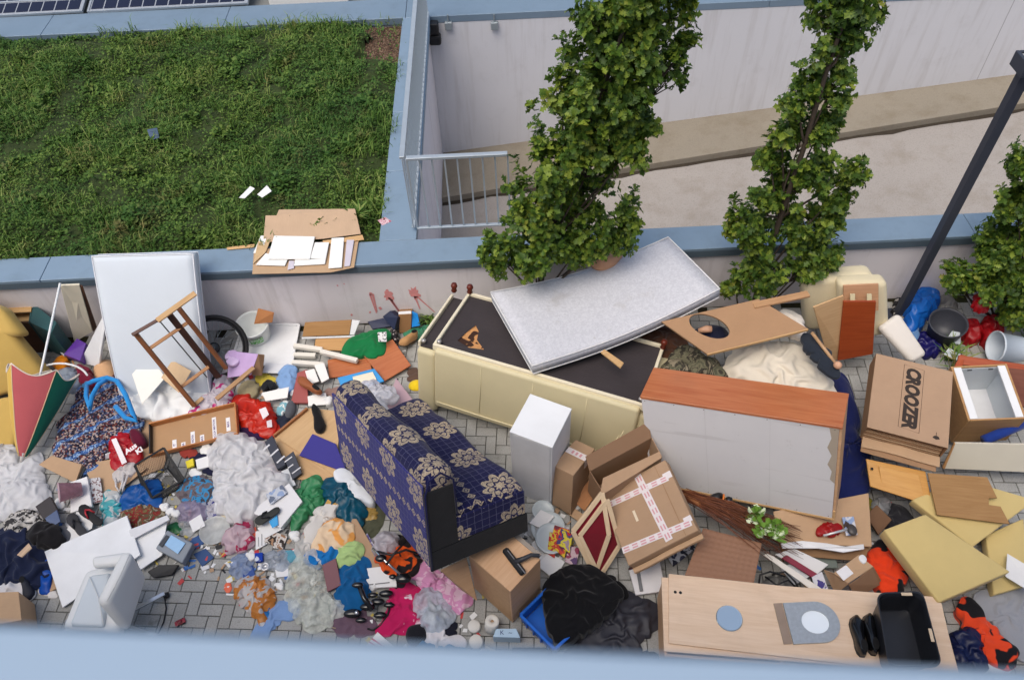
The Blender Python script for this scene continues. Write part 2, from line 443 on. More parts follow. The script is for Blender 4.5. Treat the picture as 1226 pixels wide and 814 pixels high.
def heap(name, label, cat, poly, z0, h, mat, fold=0.55, freq=8.0, puff=2.2, kind='cloth', parent=None, aniso=None, smooth=True, nr=20, seed=None, group=None, jag=0.06):
    HS[0] += 1; seed = HS[0] if seed is None else seed
    zz = z0+0.3*h
    B = [G(x, y, zz) for x, y in poly]; B = [Vector((b.x, b.y, 0)) for b in B]
    A = 0; c = Vector((0,0,0))
    for i in range(len(B)):
        a, b = B[i], B[(i+1) % len(B)]; k = a.x*b.y-b.x*a.y; A += k; c += (a+b)*k
    c = c/(3*A)
    if fold <= 0.3:
        me = heapmesh(B, c, z0, h, seed, fold, freq, puff, kind, nr, aniso=aniso, smooth=smooth, jag=jag); o = link(name, me, mat)
    else:
        me = clothmesh(B, c, z0, h, seed, fold, freq, puff, kind); o = link(name, me, mat)
        md = o.modifiers.new('smooth', 'SUBSURF'); k_ = 1 if (max(b.x for b in B)-min(b.x for b in B)) < 0.2 else 2; md.levels = k_; md.render_levels = k_
    if parent is not None: o.parent = parent; o.matrix_local = parent.matrix_world.inverted() @ Matrix.Translation(c)
    else: o.location = c
    return tag(o, label, cat, group)
def textmesh(s, size, bold=0.0, shear=0.0, extr=0.0006):
    cu = bpy.data.curves.new('t', 'FONT'); cu.body = s; cu.size = size; cu.shear = shear; cu.offset = bold; cu.extrude = extr
    cu.align_x = 'CENTER'; cu.align_y = 'CENTER'; cu.resolution_u = 3
    o = bpy.data.objects.new('t', cu); COL.objects.link(o)
    dg = bpy.context.evaluated_depsgraph_get(); me = bpy.data.meshes.new_from_object(o.evaluated_get(dg))
    bpy.data.objects.remove(o); return me
def text(name, s, size, mat, parent, loc, rot=0.0, bold=0.0, shear=0.0, stretch=1.0):
    o = link(name, textmesh(s, size, bold, shear), mat, parent)
    o.matrix_local = Matrix.Translation(loc) @ Matrix.Rotation(rot, 4, 'Z') @ Matrix.Diagonal((stretch,1,1,1)); return o
def copyobj(o, parent=None):
    c = o.copy(); COL.objects.link(c)
    if parent is not None: c.parent = parent
    return c

def jitter(o, amt, seed=0):
    """bent sides and crushed corners"""
    bm = bmesh.new(); bm.from_mesh(o.data); bmesh.ops.subdivide_edges(bm, edges=[e for e in bm.edges if e.calc_length() > 0.08], cuts=3, use_grid_fill=True)
    for v in bm.verts:
        q = v.co*4.0+Vector((seed*7.3, 0, 0)); v.co += Vector((mnoise.noise(q), mnoise.noise(q+Vector((9,3,1))), mnoise.noise(q+Vector((2,8,5)))))*amt
    me = bpy.data.meshes.new('m'); bm.to_mesh(me); bm.free()
    for m in o.data.materials: me.materials.append(m)
    o.data = me; return o
# ================================================================== SETTING
def AY(px, py, Y):
    d = FW*CAM_F + RT*(px-613.0) - UP*(py-407.0); return CP + d*(Y/d.y)
HR = math.radians(-4.3)
WY = 5.66      # front face of the long retaining wall
# ---- paving
def mat_block():
    t = NT('concrete_block'); v = t.co('Object')
    oi = t.n('ShaderNodeObjectInfo'); geo = t.n('ShaderNodeNewGeometry')
    wp = t.n('ShaderNodeMapping'); t.lk(geo.outputs['Position'], wp.inputs[0]); p = wp.outputs[0]
    f = t.math('ADD', t.math('MULTIPLY', oi.outputs['Random'], 0.5), t.math('MULTIPLY', geo.outputs['Random Per Island'], 0.5))
    c = t.mix(f, L3((148,148,145)), L3((176,176,173)))
    c = t.mix(t.math('MULTIPLY', t.ramp(t.noise(p, 1.7, 6, 0.65), [(0.4, G1(0)), (0.7, G1(1))]), 0.45), c, L3((112,110,104)))
    c = t.mix(t.math('MULTIPLY', t.ramp(t.noise(p, 90, 3), [(0.45, G1(0)), (0.7, G1(1))]), 0.3), c, L3((80,76,70)))
    st = t.ramp(t.noise(p, 7, 4), [(0.62, G1(0)), (0.72, G1(1))])
    c = t.mix(t.math('MULTIPLY', st, 0.35), c, L3((88,84,74)))
    t.base(c); t.rough(0.9); t.spec(0.25); t.bump(t.noise(p, 260, 3), 0.35, 0.003); return t.m
MB_ = mat_block()
def mat_joint():
    t = NT('joint_sand'); v = t.co()
    c = t.mix(t.ramp(t.noise(v, 3, 5), [(0.4, G1(0)), (0.65, G1(1))]), L3((46,42,36)), L3((50,52,32)))
    t.base(c); t.rough(1.0); t.spec(0.1); t.bump(t.noise(v, 200, 3), 0.5, 0.004); return t.m
RB = Matrix.Rotation(HR, 4, 'Z')
me = rawmesh([(-30,-3,0),(30,-3,0),(30,WY+0.3,0),(-30,WY+0.3,0)], [(0,1,2,3)])
paving = tag(link('paving', me, mat_joint()), kind='structure'); paving.location.z = -0.010
W_ = 0.1; g = 0.0028; ch = 0.004
def blockVF(lx, ly, z=0.0, ox=0.0, oy=0.0):
    a, b = lx/2-g, ly/2-g
    V = [(-a,-b,-0.012),(a,-b,-0.012),(a,b,-0.012),(-a,b,-0.012),(-a,-b,-ch),(a,-b,-ch),(a,b,-ch),(-a,b,-ch),
         (-a+ch,-b+ch,0),(a-ch,-b+ch,0),(a-ch,b-ch,0),(-a+ch,b-ch,0)]
    F = [(0,1,5,4),(1,2,6,5),(2,3,7,6),(3,0,4,7),(4,5,9,8),(5,6,10,9),(6,7,11,10),(7,4,8,11),(8,9,10,11)]
    return [(x+ox, y+oy, zz+z) for x, y, zz in V], F
clear_px = [(270,720,190),(90,735,60),(590,740,60),(265,410,40),(495,425,35),(760,640,60),(430,745,70),(225,600,60),(740,720,60),(770,560,60),(660,750,50),(640,500,60)]
cl = [(G(a,b,0), c/130.0) for a, b, c in clear_px]
cells = []
for i in range(-70, 70):
    for j in range(8, 62):
        k = (i-j) % 4
        if k == 0: cells.append(((i+1)*W_, (j+0.5)*W_, 0))
        elif k == 3: cells.append(((i+0.5)*W_, (j+1)*W_, 1))
vis = []
for (x, y, o) in cells:
    p = RB @ Vector((x, y, 0))
    if p.y > WY-0.06 or p.y < 0.4: continue
    d = min((p-c).length-r for c, r in cl); vis.append((d, x, y, o))
vis.sort()
bV, bF = blockVF(2*W_, W_); bme = rawmesh(bV, bF); bme.materials.append(MB_)
rb_ = random.Random(3)
for (d, x, y, o) in vis[:300]:
    b = bpy.data.objects.new('paving_block', bme); COL.objects.link(b); b.parent = paving
    p = RB @ Vector((x, y, 0))
    b.matrix_local = Matrix.Translation((p.x, p.y, 0.010+rb_.uniform(-0.0015,0.0012))) @ Matrix.Rotation(HR+(math.pi/2 if o else 0)+rb_.gauss(0,0.004), 4, 'Z') @ Matrix.Rotation(rb_.gauss(0,0.004), 4, 'X')
V = []; F = []
for (d, x, y, o) in vis[300:]:
    v, f = blockVF(*((W_,2*W_) if o else (2*W_,W_)), z=rb_.uniform(-0.0015,0.0012), ox=x, oy=y)
    n0 = len(V); V += [tuple(RB @ Vector(q)) for q in v]; F += [tuple(n0+i for i in q) for q in f]
ob = link('paving_blocks', rawmesh(V, F), MB_, paving); ob.location.z = 0.010; ob['kind'] = 'stuff'
# weeds and moss along the foot of the wall
def zinc(name='zinc', k=1.0):
    t = NT(name); v = t.co('Object'); 
    c = t.mix(t.noise(v, 1.3, 6, 0.65), L3((116,138,158), k), L3((134,155,174), k))
    c = t.mix(t.math('MULTIPLY', t.ramp(t.noise(v, 5, 6, 0.7), [(0.5, G1(0)), (0.75, G1(1))]), 0.28), c, L3((100,114,120), k))
    t.base(c); t.rough(0.5); t.spec(0.5); t.b.inputs['Metallic'].default_value = 0.15
    t.bump(t.noise(v, 2.5, 3), 0.06, 0.02); return t.m
ZINC = zinc(); ZFACE = plain((84,100,112), 0.5, 0.1, 3, 0.0)
def plaster(rgb, name):
    t = NT(name); v = t.co('Object')
    c = t.mix(t.noise(v, 0.8, 6, 0.6), L3(rgb, 0.93), L3(rgb, 1.05))
    vs = t.co('Object', scale=(7, 7, 0.5))
    st = t.ramp(t.noise(vs, 1.1, 5, 0.65), [(0.5, G1(0)), (0.8, G1(1))])
    c = t.mix(t.math('MULTIPLY', st, 0.32), c, L3((136,126,116)))
    d = t.ramp(t.noise(v, 3.3, 7, 0.7), [(0.55, G1(0)), (0.75, G1(1))])
    c = t.mix(t.math('MULTIPLY', d, 0.12), c, L3((120,108,98)))
    t.base(c); t.rough(0.85); t.spec(0.2); t.bump(t.noise(v, 120, 4), 0.25, 0.003); return t.m
PLA = plaster((232,227,230), 'plaster_wall')
def coping(parent, x0, x1, y0, y1, z0, z1, mat, n, axis='x', face=0.0):
    """sheet-metal cap made of panels with seams"""
    for i in range(n):
        if axis == 'x':
            a = x0+(x1-x0)*i/n; b = x0+(x1-x0)*(i+1)/n
            lbox('coping_panel', (a+0.003,y0,z0), (b-0.003,y1,z1), mat, parent, 0.004)
        else:
            a = y0+(y1-y0)*i/n; b = y0+(y1-y0)*(i+1)/n
            lbox('coping_panel', (x0,a+0.003,z0), (x1,b-0.003,z1), mat, parent, 0.004)
wall = thing('retaining_wall', 'long low rendered wall with blue-grey metal coping behind the rubbish', 'wall')
lbox('wall_face', (-14,WY,-0.05), (14,WY+0.26,0.80), PLA, wall, 0.0)
coping(wall, -14.0, 14.0, WY-0.035, WY+0.30, 0.80, 0.905, ZINC, 12)
lbox('coping_drip', (-14,WY-0.038,0.795), (14,WY-0.036,0.875), ZFACE, wall, 0.0)
lbox('inner_face', (-0.92,WY+0.262,-2.4), (14,WY+0.285,0.80), PLA, wall, 0.0)
# red paint splashes running down the wall
PAINT = plain((226,150,150), 0.5, 0.2, 30, 0.1)
rs = random.Random(21)
def splash(px, py, sz, tails):
    c = AY(px, py, WY-0.003); V = []; F = []
    n = 22; V.append((0,0,0))
    for k in range(n):
        a = 2*math.pi*k/n; r = sz*(0.55+0.6*rs.random()); V.append((r*math.cos(a)*0.62, 0, r*math.sin(a)))
    for k in range(n): F.append((0, 1+k, 1+(k+1) % n))
    for (dx, dz, ln, sl) in tails:
        n0 = len(V); w0 = 0.012
        V += [(dx-w0,0,dz),(dx+w0,0,dz),(dx+sl*0.5+w0*0.7,0,dz-ln*0.5),(dx+sl+w0*0.5,0,dz-ln),(dx+sl-w0*0.5,0,dz-ln),(dx+sl*0.5-w0*0.7,0,dz-ln*0.5)]
        F.append(tuple(range(n0, n0+6)))
    me = rawmesh(V, F); o = link('paint_splash', me, PAINT, wall); o.location = c+Vector((0,-0.0005,0))
splash(465, 354, 0.095, [(0.0,-0.03,0.30,0.10),(0.02,-0.06,0.22,0.07)])
splash(496, 351, 0.10, [(0.02,-0.05,0.26,0.16),(0.0,-0.05,0.2,0.03)])
splash(444, 352, 0.03, [(-0.01,0,0.30,0.02),(0.02,0.0,0.28,0.0)])
splash(455, 369, 0.03, []); splash(443, 374, 0.02, []); splash(421, 377, 0.02, [])
splash(404, 342, 0.015, []); splash(412, 340, 0.012, [])
# ---- green roof bed
soil = rawmesh([(-14,WY+0.3,0.80),(-1.31,WY+0.3,0.80),(-1.31,10.45,0.80),(-14,10.45,0.80)], [(0,1,2,3)])
tag(link('planting_bed', soil, multi([(70,52,40),(104,80,62),(54,44,34),(132,110,90),(86,62,48)], 70, 'voronoi', 0.95)), kind='structure')
sidew = thing('side_parapet', 'narrow metal-capped parapet between the green roof and the ramp', 'wall')
lbox('wall_face', (-1.28,WY+0.305,-2.4), (-0.98,10.49,0.80), PLA, sidew, 0.0)
coping(sidew, -1.31, -0.93, WY+0.304, 10.49, 0.80, 0.902, ZINC, 4, 'y')
backw = thing('back_parapet', 'wide grey coping at the far edge of the green roof', 'wall')
lbox('wall_face', (-14,10.53,-2.4), (14,10.75,0.80), PLA, backw, 0.0)
coping(backw, -14, 14, 10.495, 11.05, 0.80, 0.90, zinc('zinc_back', 0.85), 11)
tag(link('roof_terrace', rawmesh([(-60,11.05,0.78),(60,11.05,0.78),(60,70,0.78),(-60,70,0.78)], [(0,1,2,3)]), plain((120,122,120), 0.9, 0.2, 2)), kind='structure')
lbx = lbox('white_parapet', (-3.3,11.2,0.79), (-2.15,11.45,1.02), plain((235,235,232), 0.7), None, 0.01)
tag(lbx, 'white low roof wall beside the solar panels', 'roof wall')
# solar panels
CELL = plain((26,34,58), 0.5, 0.25, 3, 0.0, spec=0.2); ALU = plain((170,176,182), 0.4, 0.1, 8, 0.0, metal=0.5)
cm = bevmesh([(0,0,0),(0.165,0,0),(0.165,0.20,0),(0,0.20,0),(0,0,0.004),(0.165,0,0.004),(0.165,0.20,0.004),(0,0.20,0.004)], BOXF, 0.0); cm.materials.append(CELL)
for i, (x0, nx, lb) in enumerate([(-7.85,10,'dark blue solar panel at the far corner of the green roof'),(-5.84,12,'dark blue solar panel between another panel and the white roof wall')]):
    t_ = thing('solar_panel', lb, 'solar panel', Matrix.Translation((x0, 11.06, 0.93)) @ Matrix.Rotation(math.radians(12), 4, 'X') @ Matrix.Rotation(math.radians(0.5), 4, 'Z'), 'solar panels on the roof')
    wv = nx*0.185+0.03
    lbox('backing', (0,0,-0.02), (wv,1.3,0.0), plain((150,156,165), 0.4), t_, 0.002)
    for a, b in (((0,-0.02,-0.03),(wv,0,0.012)),((-0.03,-0.02,-0.03),(0,1.3,0.012)),((wv,-0.02,-0.03),(wv+0.03,1.3,0.012)),((0,0.25,0.002),(wv,0.275,0.012))):
        lbox('frame', a, b, ALU, t_, 0.002)
    for a in range(nx):
        for b in range(6):
            c_ = bpy.data.objects.new('cell', cm); COL.objects.link(c_); c_.parent = t_
            c_.location = (0.02+a*0.185, 0.03+b*0.215+(0.03 if b else 0), 0.001)
# ---- ramp, kerb and footway, far wall
def zr(X): return -1.55+0.107*(X+1.4)       # ramp level
def concrete(rgb, name, spot=0.4):
    t = NT(name); v = t.co('Object')
    c = t.mix(t.noise(v, 0.7, 6, 0.65), L3(rgb, 0.82), L3(rgb, 1.08))
    c = t.mix(t.math('MULTIPLY', t.ramp(t.noise(v, 2.2, 7, 0.7), [(0.48, G1(0)), (0.72, G1(1))]), spot), c, L3((118,106,88)))
    c = t.mix(t.math('MULTIPLY', t.ramp(t.noise(v, 60, 3), [(0.5, G1(0)), (0.7, G1(1))]), 0.3), c, L3((96,90,78)))
    t.base(c); t.rough(0.9); t.spec(0.2); t.bump(t.noise(v, 90, 4), 0.4, 0.004); return t.m
RAMP = concrete((160,154,148), 'ramp_concrete', 0.38); FOOT = concrete((142,134,120), 'footway_concrete', 0.65)
def strip(name, ya, yb, zoff, mat, n=24, th=0.3):
    V = []; F = []
    for i in range(n+1):
        X = -0.97+(15.0)*i/n; z = zr(X)+zoff
        a = ya(X); b = yb(X); V += [(X,a,z),(X,b,z),(X,a,z-th),(X,b,z-th)]
    for i in range(n):
        k = i*4; F += [(k,k+4,k+5,k+1),(k,k+2,k+6,k+4),(k+1,k+5,k+7,k+3)]
    return tag(link(name, rawmesh(V, F), mat), kind='structure')
yk = lambda X: 9.36+0.046*(X+1.4)
strip('ramp', lambda X: WY+0.286, lambda X: yk(X)-0.004, 0.0, RAMP)
strip('footway', yk, lambda X: 10.529, 0.10, FOOT)
strip('gutter_dirt', lambda X: yk(X)-0.07-0.05*mnoise.noise(Vector((X*2,0,0)))-0.03*mnoise.noise(Vector((X*7,0,3))), lambda X: yk(X)-0.003, 0.004, plain((58,50,40), 0.95, 0.4, 12), th=0.001, n=60)
fw = thing('ramp_wall', 'tall pale plaster wall along the far side of the ramp', 'wall')
lbox('wall_face', (-0.98,10.50,-2.4), (14,10.527,0.797), plaster((210,210,214), 'plaster_far'), fw, 0.0)
for x in (1.9, 4.6, 7.3): lbox('expansion_joint', (x,10.4975,-2.2), (x+0.006,10.499,0.79), plain((150,146,148)), fw, 0.0)
lbox('end_wall', (-0.978,WY+0.29,-2.4), (-0.972,10.49,0.795), PLA, sidew, 0.0)
# wall fixtures
BLK = plain((24,25,28), 0.45, 0.2, 10, 0.1); GALV = plain((150,160,165), 0.45, 0.15, 10, 0.05, metal=0.4)
fl = thing('wall_floodlight', 'black floodlight fixed high on the ramp wall by the railing', 'floodlight', Matrix.Translation(AY(518,38,10.42)))
lbox('housing', (-0.1,-0.08,-0.02), (0.09,0.06,0.14), BLK, fl, 0.02, 2)
lbox('lamp_head', (-0.06,-0.1,-0.17), (0.11,0.05,-0.03), BLK, fl, 0.03, 2)
lbox('bracket', (-0.02,0.03,-0.05), (0.03,0.085,0.02), GALV, fl, 0.004)
for (px, lb) in ((537,'small galvanised junction box on the ramp wall next to the floodlight'),(592,'small galvanised junction box on the ramp wall away from the floodlight')):
    j = thing('junction_box', lb, 'junction box', Matrix.Translation(AY(px,31,10.47)), 'boxes on the ramp wall')
    lbox('box_body', (-0.05,-0.03,-0.055), (0.05,0.028,0.055), GALV, j, 0.006)
    lbox('conduit', (-0.008,0.0,0.056), (0.008,0.02,0.16), GALV, j, 0.003)
# ---- railing
RAIL = plain((172,182,190), 0.4, 0.12, 10, 0.05, metal=0.35)
def railing(name, label, A, B, z0, z1, n, rr=0.008, posts=True):
    t_ = thing(name, label, 'railing', Matrix.Translation(A))
    A = Vector(A); B = Vector(B); d = B-A
    bar('top_rail', A+Vector((0,0,z1)), B+Vector((0,0,z1)), 0.05, 0.03, RAIL, t_)
    bar('bottom_rail', A+Vector((0,0,z0)), B+Vector((0,0,z0)), 0.035, 0.02, RAIL, t_)
    for i in range(n+1):
        p = A+d*(i/n)
        o = lbox('baluster', (-rr,-rr,z0), (rr,rr,z1-0.015), RAIL, t_, 0.0); o.location = p-A
    return t_
railing('ramp_railing', 'long galvanised railing on the narrow parapet beside the ramp', (-0.955,6.08,0.90), (-0.955,10.5,0.90), 0.06, 0.93, 40, 0.006)
railing('ramp_railing', 'short galvanised railing panel closing the corner above the ramp', (-0.915,6.07,0.90), (0.04,6.07,0.90), 0.06, 0.93, 8, 0.008)
# ---- house with parapet under the camera
_a, _b = G(0,741,5.95), G(1226,797,5.95); HM = Matrix.Rotation(math.atan2(_b.y-_a.y, _b.x-_a.x), 4, 'Z')
hs = thing('house', 'rendered house front with metal-capped balcony parapet looking over the yard', 'house', HM)
HY = (HM.inverted() @ _a).y
lbox('parapet_coping', (-9,HY-0.34,5.91), (9,HY,5.95), plain((140,160,180), 0.5, 0.06, 3, 0.05), hs, 0.006)
lbox('balcony_wall', (-9,HY-0.27,-0.3), (9,HY-0.05,5.908), PLA, hs, 0.0)
lbox('house_wall', (-9,-6.0,-0.3), (9,HY-0.272,5.2), PLA, hs, 0.0)
# ---- lamp post
LG = plain((62,66,78), 0.45, 0.15, 5, 0.05, metal=0.3)
lp = thing('street_lamp', 'dark grey square lamp post standing in front of the wall', 'street lamp', Matrix.Translation((4.10,5.38,0)))
lbox('post', (-0.042,-0.042,0), (0.042,0.042,2.98), LG, lp, 0.006)
lbox('base_plate', (-0.12,-0.12,0), (0.12,0.12,0.02), LG, lp, 0.004)
arm = lbox('lamp_bracket', (-0.09,-0.10,2.90), (-0.06,0.10,3.02), LG, lp, 0.004)
lbox('lamp_bracket', (-0.059,-0.10,2.90), (0.55,-0.075,3.02), LG, lp, 0.004)
lbox('lamp_bracket', (-0.059,0.075,3.0), (0.55,0.10,3.02), LG, lp, 0.004)
lbox('lamp_head', (0.03,-0.07,2.96), (0.65,0.07,3.01), BLK, lp, 0.008)
lbox('clip', (0.06,-0.06,2.72), (0.1,0.0,2.82), LG, lp, 0.004)
# ================================================================== PLANTS
def leafmat(c1, c2, c3, name, tr=0.3):
    t = NT(name); geo = t.n('ShaderNodeNewGeometry'); mp = t.n('ShaderNodeMapping'); t.lk(geo.outputs['Position'], mp.inputs[0])
    r = geo.outputs['Random Per Island']
    f = t.math('ADD', t.math('MULTIPLY', r, 0.55), t.math('MULTIPLY', t.noise(mp.outputs[0], 2.2, 3), 0.5))
    c = t.ramp(f, [(0.2, L3(c1)), (0.52, L3(c2)), (0.78, L3(c3)), (0.93, L3((128,116,50)))])
    t.base(c); t.rough(0.5); t.spec(0.35)
    x = t.n('ShaderNodeBsdfTranslucent'); t.lk(c, x.inputs[0])
    m = t.n('ShaderNodeMixShader'); m.inputs[0].default_value = tr
    t.lk(t.b.outputs[0], m.inputs[1]); t.lk(x.outputs[0], m.inputs[2]); t.lk(m.outputs[0], t.out.inputs[0]); return t.m
OAKM = leafmat((50,76,28), (82,112,40), (136,154,56), 'oak_leaf', 0.32)
BARK = plain((74,64,54), 0.95, 0.3, 18, 0.8, 40)
def npmesh(V, F, smooth=False):
    me = bpy.data.meshes.new('mesh'); V = np.asarray(V, dtype=np.float32); F = np.asarray(F, dtype=np.int32)
    nf, k = F.shape
    me.vertices.add(len(V)); me.vertices.foreach_set('co', V.ravel())
    me.loops.add(nf*k); me.loops.foreach_set('vertex_index', F.ravel())
    me.polygons.add(nf); me.polygons.foreach_set('loop_start', np.arange(0, nf*k, k, dtype=np.int32))
    try: me.polygons.foreach_set('loop_total', np.full(nf, k, dtype=np.int32))
    except Exception: pass
    me.update(calc_edges=True); me.validate(); return me
# lobed leaf template (x along the leaf)
_half = [(0,0.0),(0.14,0.04),(0.27,0.17),(0.35,0.07),(0.50,0.28),(0.58,0.11),(0.76,0.29),(0.84,0.13),(1.0,0.0)]
LT = [(x,0,0.0) for x, y in _half]+[(x,y,0.10*y*4) for x, y in _half[1:-1]]+[(x,-y,0.10*y*4) for x, y in _half[1:-1]]
LTv = np.array(LT); LTv[:,2] -= 0.25*LTv[:,0]**2
_m = len(_half); LF = []
for sgn, off in ((1,_m),(-1,_m+_m-2)):
    for i in range(_m-1):
        a = i; b = i+1; u = off+i-1 if i > 0 else None; v_ = off+i if i+1 < _m-1 else None
        q = [a, b] + ([v_] if v_ is not None else []) + ([u] if u is not None else [])
        q = q if sgn < 0 else q[::-1]
        for t3 in range(1, len(q)-1): LF.append((q[0], q[t3], q[t3+1]))
LF = np.array(LF)
def tree(label, base, path, blobs, seed, dens=1250, size=0.064):
    rg = np.random.default_rng(seed); r = random.Random(seed)
    base = Vector(base); t_ = thing('oak_tree', label, 'tree', Matrix.Translation(base), 'young columnar oaks in front of the wall')
    pts = [Vector(p)-base for p in path]
    n = len(pts)
    tr = link('trunk', tubemesh(pts, [0.034*(1-0.75*i/(n-1)) for i in range(n)], 9), BARK, t_)
    bV = []; bF = []; LV = []; LFF = []; nv = 0
    for (px, py, rad, dy) in blobs:
        c = AY(px, py, base.y+dy) - base
        # limb from the trunk to the clump
        tz = max(0.25, c.z-0.45-0.5*abs(c.x)); k = min(range(n), key=lambda i: abs(pts[i].z-tz)); s = pts[k]
        mid = (s+c)/2+Vector((r.uniform(-.05,.05), r.uniform(-.05,.05), -0.06))
        m_ = tubemesh([s, mid, c], [0.014,0.010,0.004], 5); o_ = len(bV)
        bV += [v.co.copy() for v in m_.vertices]; bF += [tuple(o_+i for i in p.vertices) for p in m_.polygons]; bpy.data.meshes.remove(m_)
        nw = int(dens*rad*rad*2.6)+10
        rad *= 0.86; ns = max(6, int(40*rad)); sub = []
        for _ in range(ns):
            d = rg.normal(size=3); d /= np.linalg.norm(d); d[2] = d[2]*0.9+0.1; sub.append((np.array(c)+d*rad*(0.45+0.6*rg.random()), d, rad*(0.30+0.22*rg.random())))
        for (sc_, d_, sr_) in sub:
            m_ = tubemesh([Vector(np.array(c)*0.6+np.array(s.lerp(c,.6))*0.4), Vector(sc_)], [0.006,0.002], 4); o_ = len(bV)
            bV += [v.co.copy() for v in m_.vertices]; bF += [tuple(o_+i for i in p.vertices) for p in m_.polygons]; bpy.data.meshes.remove(m_)
        for _ in range(nw):
            sc_, d_, sr_ = sub[rg.integers(len(sub))]
            d = rg.normal(size=3); d /= np.linalg.norm(d)
            if rg.random() < 0.55: q = sc_+d*sr_*(rg.random()**0.5)
            else:      # along a rising shoot
                ax_ = d_*0.75+np.array([0,0,0.75]); tt = rg.random(); q = np.array(c)+d_*rad*0.35+ax_*rad*1.25*tt+d*0.05*(1.15-tt)
            out = d*0.45+d_*0.4+np.array([0,0,0.5])+rg.normal(size=3)*0.3
            out /= np.linalg.norm(out)
            sz = size*(0.75+0.5*rg.random())
            for li in range(rg.integers(4,7)):
                a = rg.random()*2*math.pi
                e1 = np.cross(out, [0.3,0.9,0.1]); e1 /= np.linalg.norm(e1); e2 = np.cross(out, e1)
                x = (e1*math.cos(a)+e2*math.sin(a))*0.9+out*(0.25+0.5*rg.random()); x /= np.linalg.norm(x)
                y = np.cross(out, x); y /= np.linalg.norm(y); z = np.cross(x, y)
                s_ = sz*(0.8+0.4*rg.random())
                P = q+(LTv[:,0:1]*x+LTv[:,1:2]*y*1.15+LTv[:,2:3]*z)*s_
                LV.append(P); LFF.append(LF+nv); nv += len(P)
    link('limbs', rawmesh(bV, bF, True), BARK, t_)
    link('crown', npmesh(np.concatenate(LV), np.concatenate(LFF)), OAKM, t_)
    return t_
tree('columnar oak growing behind the overturned cream sofa, next to the railing', (0.25,5.28,0),
     [(0.25,5.28,0),(0.28,5.27,0.7),(0.36,5.25,1.4),(0.52,5.24,2.1),(0.72,5.22,2.9),(0.95,5.2,3.7),(1.1,5.2,4.5)],
     [(606,310,.22,-.02),(590,302,.13,-.1),(640,312,.26,-.1),(655,285,.3,0),(690,300,.28,-.05),(725,285,.24,0),(757,262,.17,.05),(650,245,.3,0),(700,240,.3,.1),(665,205,.33,-.05),
      (710,195,.3,0),(760,168,.22,0),(775,150,.14,.1),(700,150,.30,0),(735,140,.26,.05),(705,105,.27,0),(672,118,.12,0),(740,100,.28,-.05),(780,85,.2,0),(815,65,.16,0),(800,95,.12,.05),(730,60,.26,0),
      (770,40,.24,0),(750,10,.25,0),(795,10,.2,.05),(725,25,.18,-.05),(765,-30,.28,0),(800,-45,.22,0),(780,-90,.25,0)], 11)
tree('columnar oak growing between the big grey mattress and the lamp post', (2.46,5.28,0),
     [(2.46,5.28,0),(2.46,5.27,0.8),(2.45,5.25,1.6),(2.46,5.23,2.4),(2.44,5.2,3.1),(2.46,5.2,3.8),(2.5,5.2,4.4)],
     [(880,340,.16,-.05),(915,335,.24,-.08),(955,325,.24,-.05),(985,305,.2,0),(880,272,.15,0),(905,285,.25,0),(950,270,.26,.05),(990,275,.2,0),(1020,212,.14,0),(1000,235,.17,0),
      (912,240,.17,0),(945,225,.25,0),(975,205,.2,0),(922,192,.13,0),(936,165,.11,0),(960,165,.2,0),(985,150,.15,.05),(955,125,.13,0),(975,105,.14,0),(995,120,.14,0),(1000,95,.11,0),
      (995,55,.17,0),(1015,40,.18,0),(1005,15,.19,0),(1035,12,.12,0),(1000,-20,.2,0),(1030,-30,.18,0)], 12)
tree('dark leafy oak at the corner of the yard beyond the grey bucket', (5.1,5.3,0),
     [(5.1,5.3,0),(5.1,5.28,0.7),(5.08,5.25,1.4),(5.05,5.22,2.1),(5.05,5.2,2.8)],
     [(1150,338,.17,-.1),(1135,330,.10,-.15),(1178,345,.18,-.2),(1190,315,.2,-.1),(1205,285,.24,0),(1218,250,.2,0),(1225,340,.3,-.15),(1230,300,.3,0),(1245,250,.3,0),(1215,375,.2,-.3),(1240,385,.25,-.3),(1232,205,.2,0),(1260,200,.3,0)], 13, 1400)
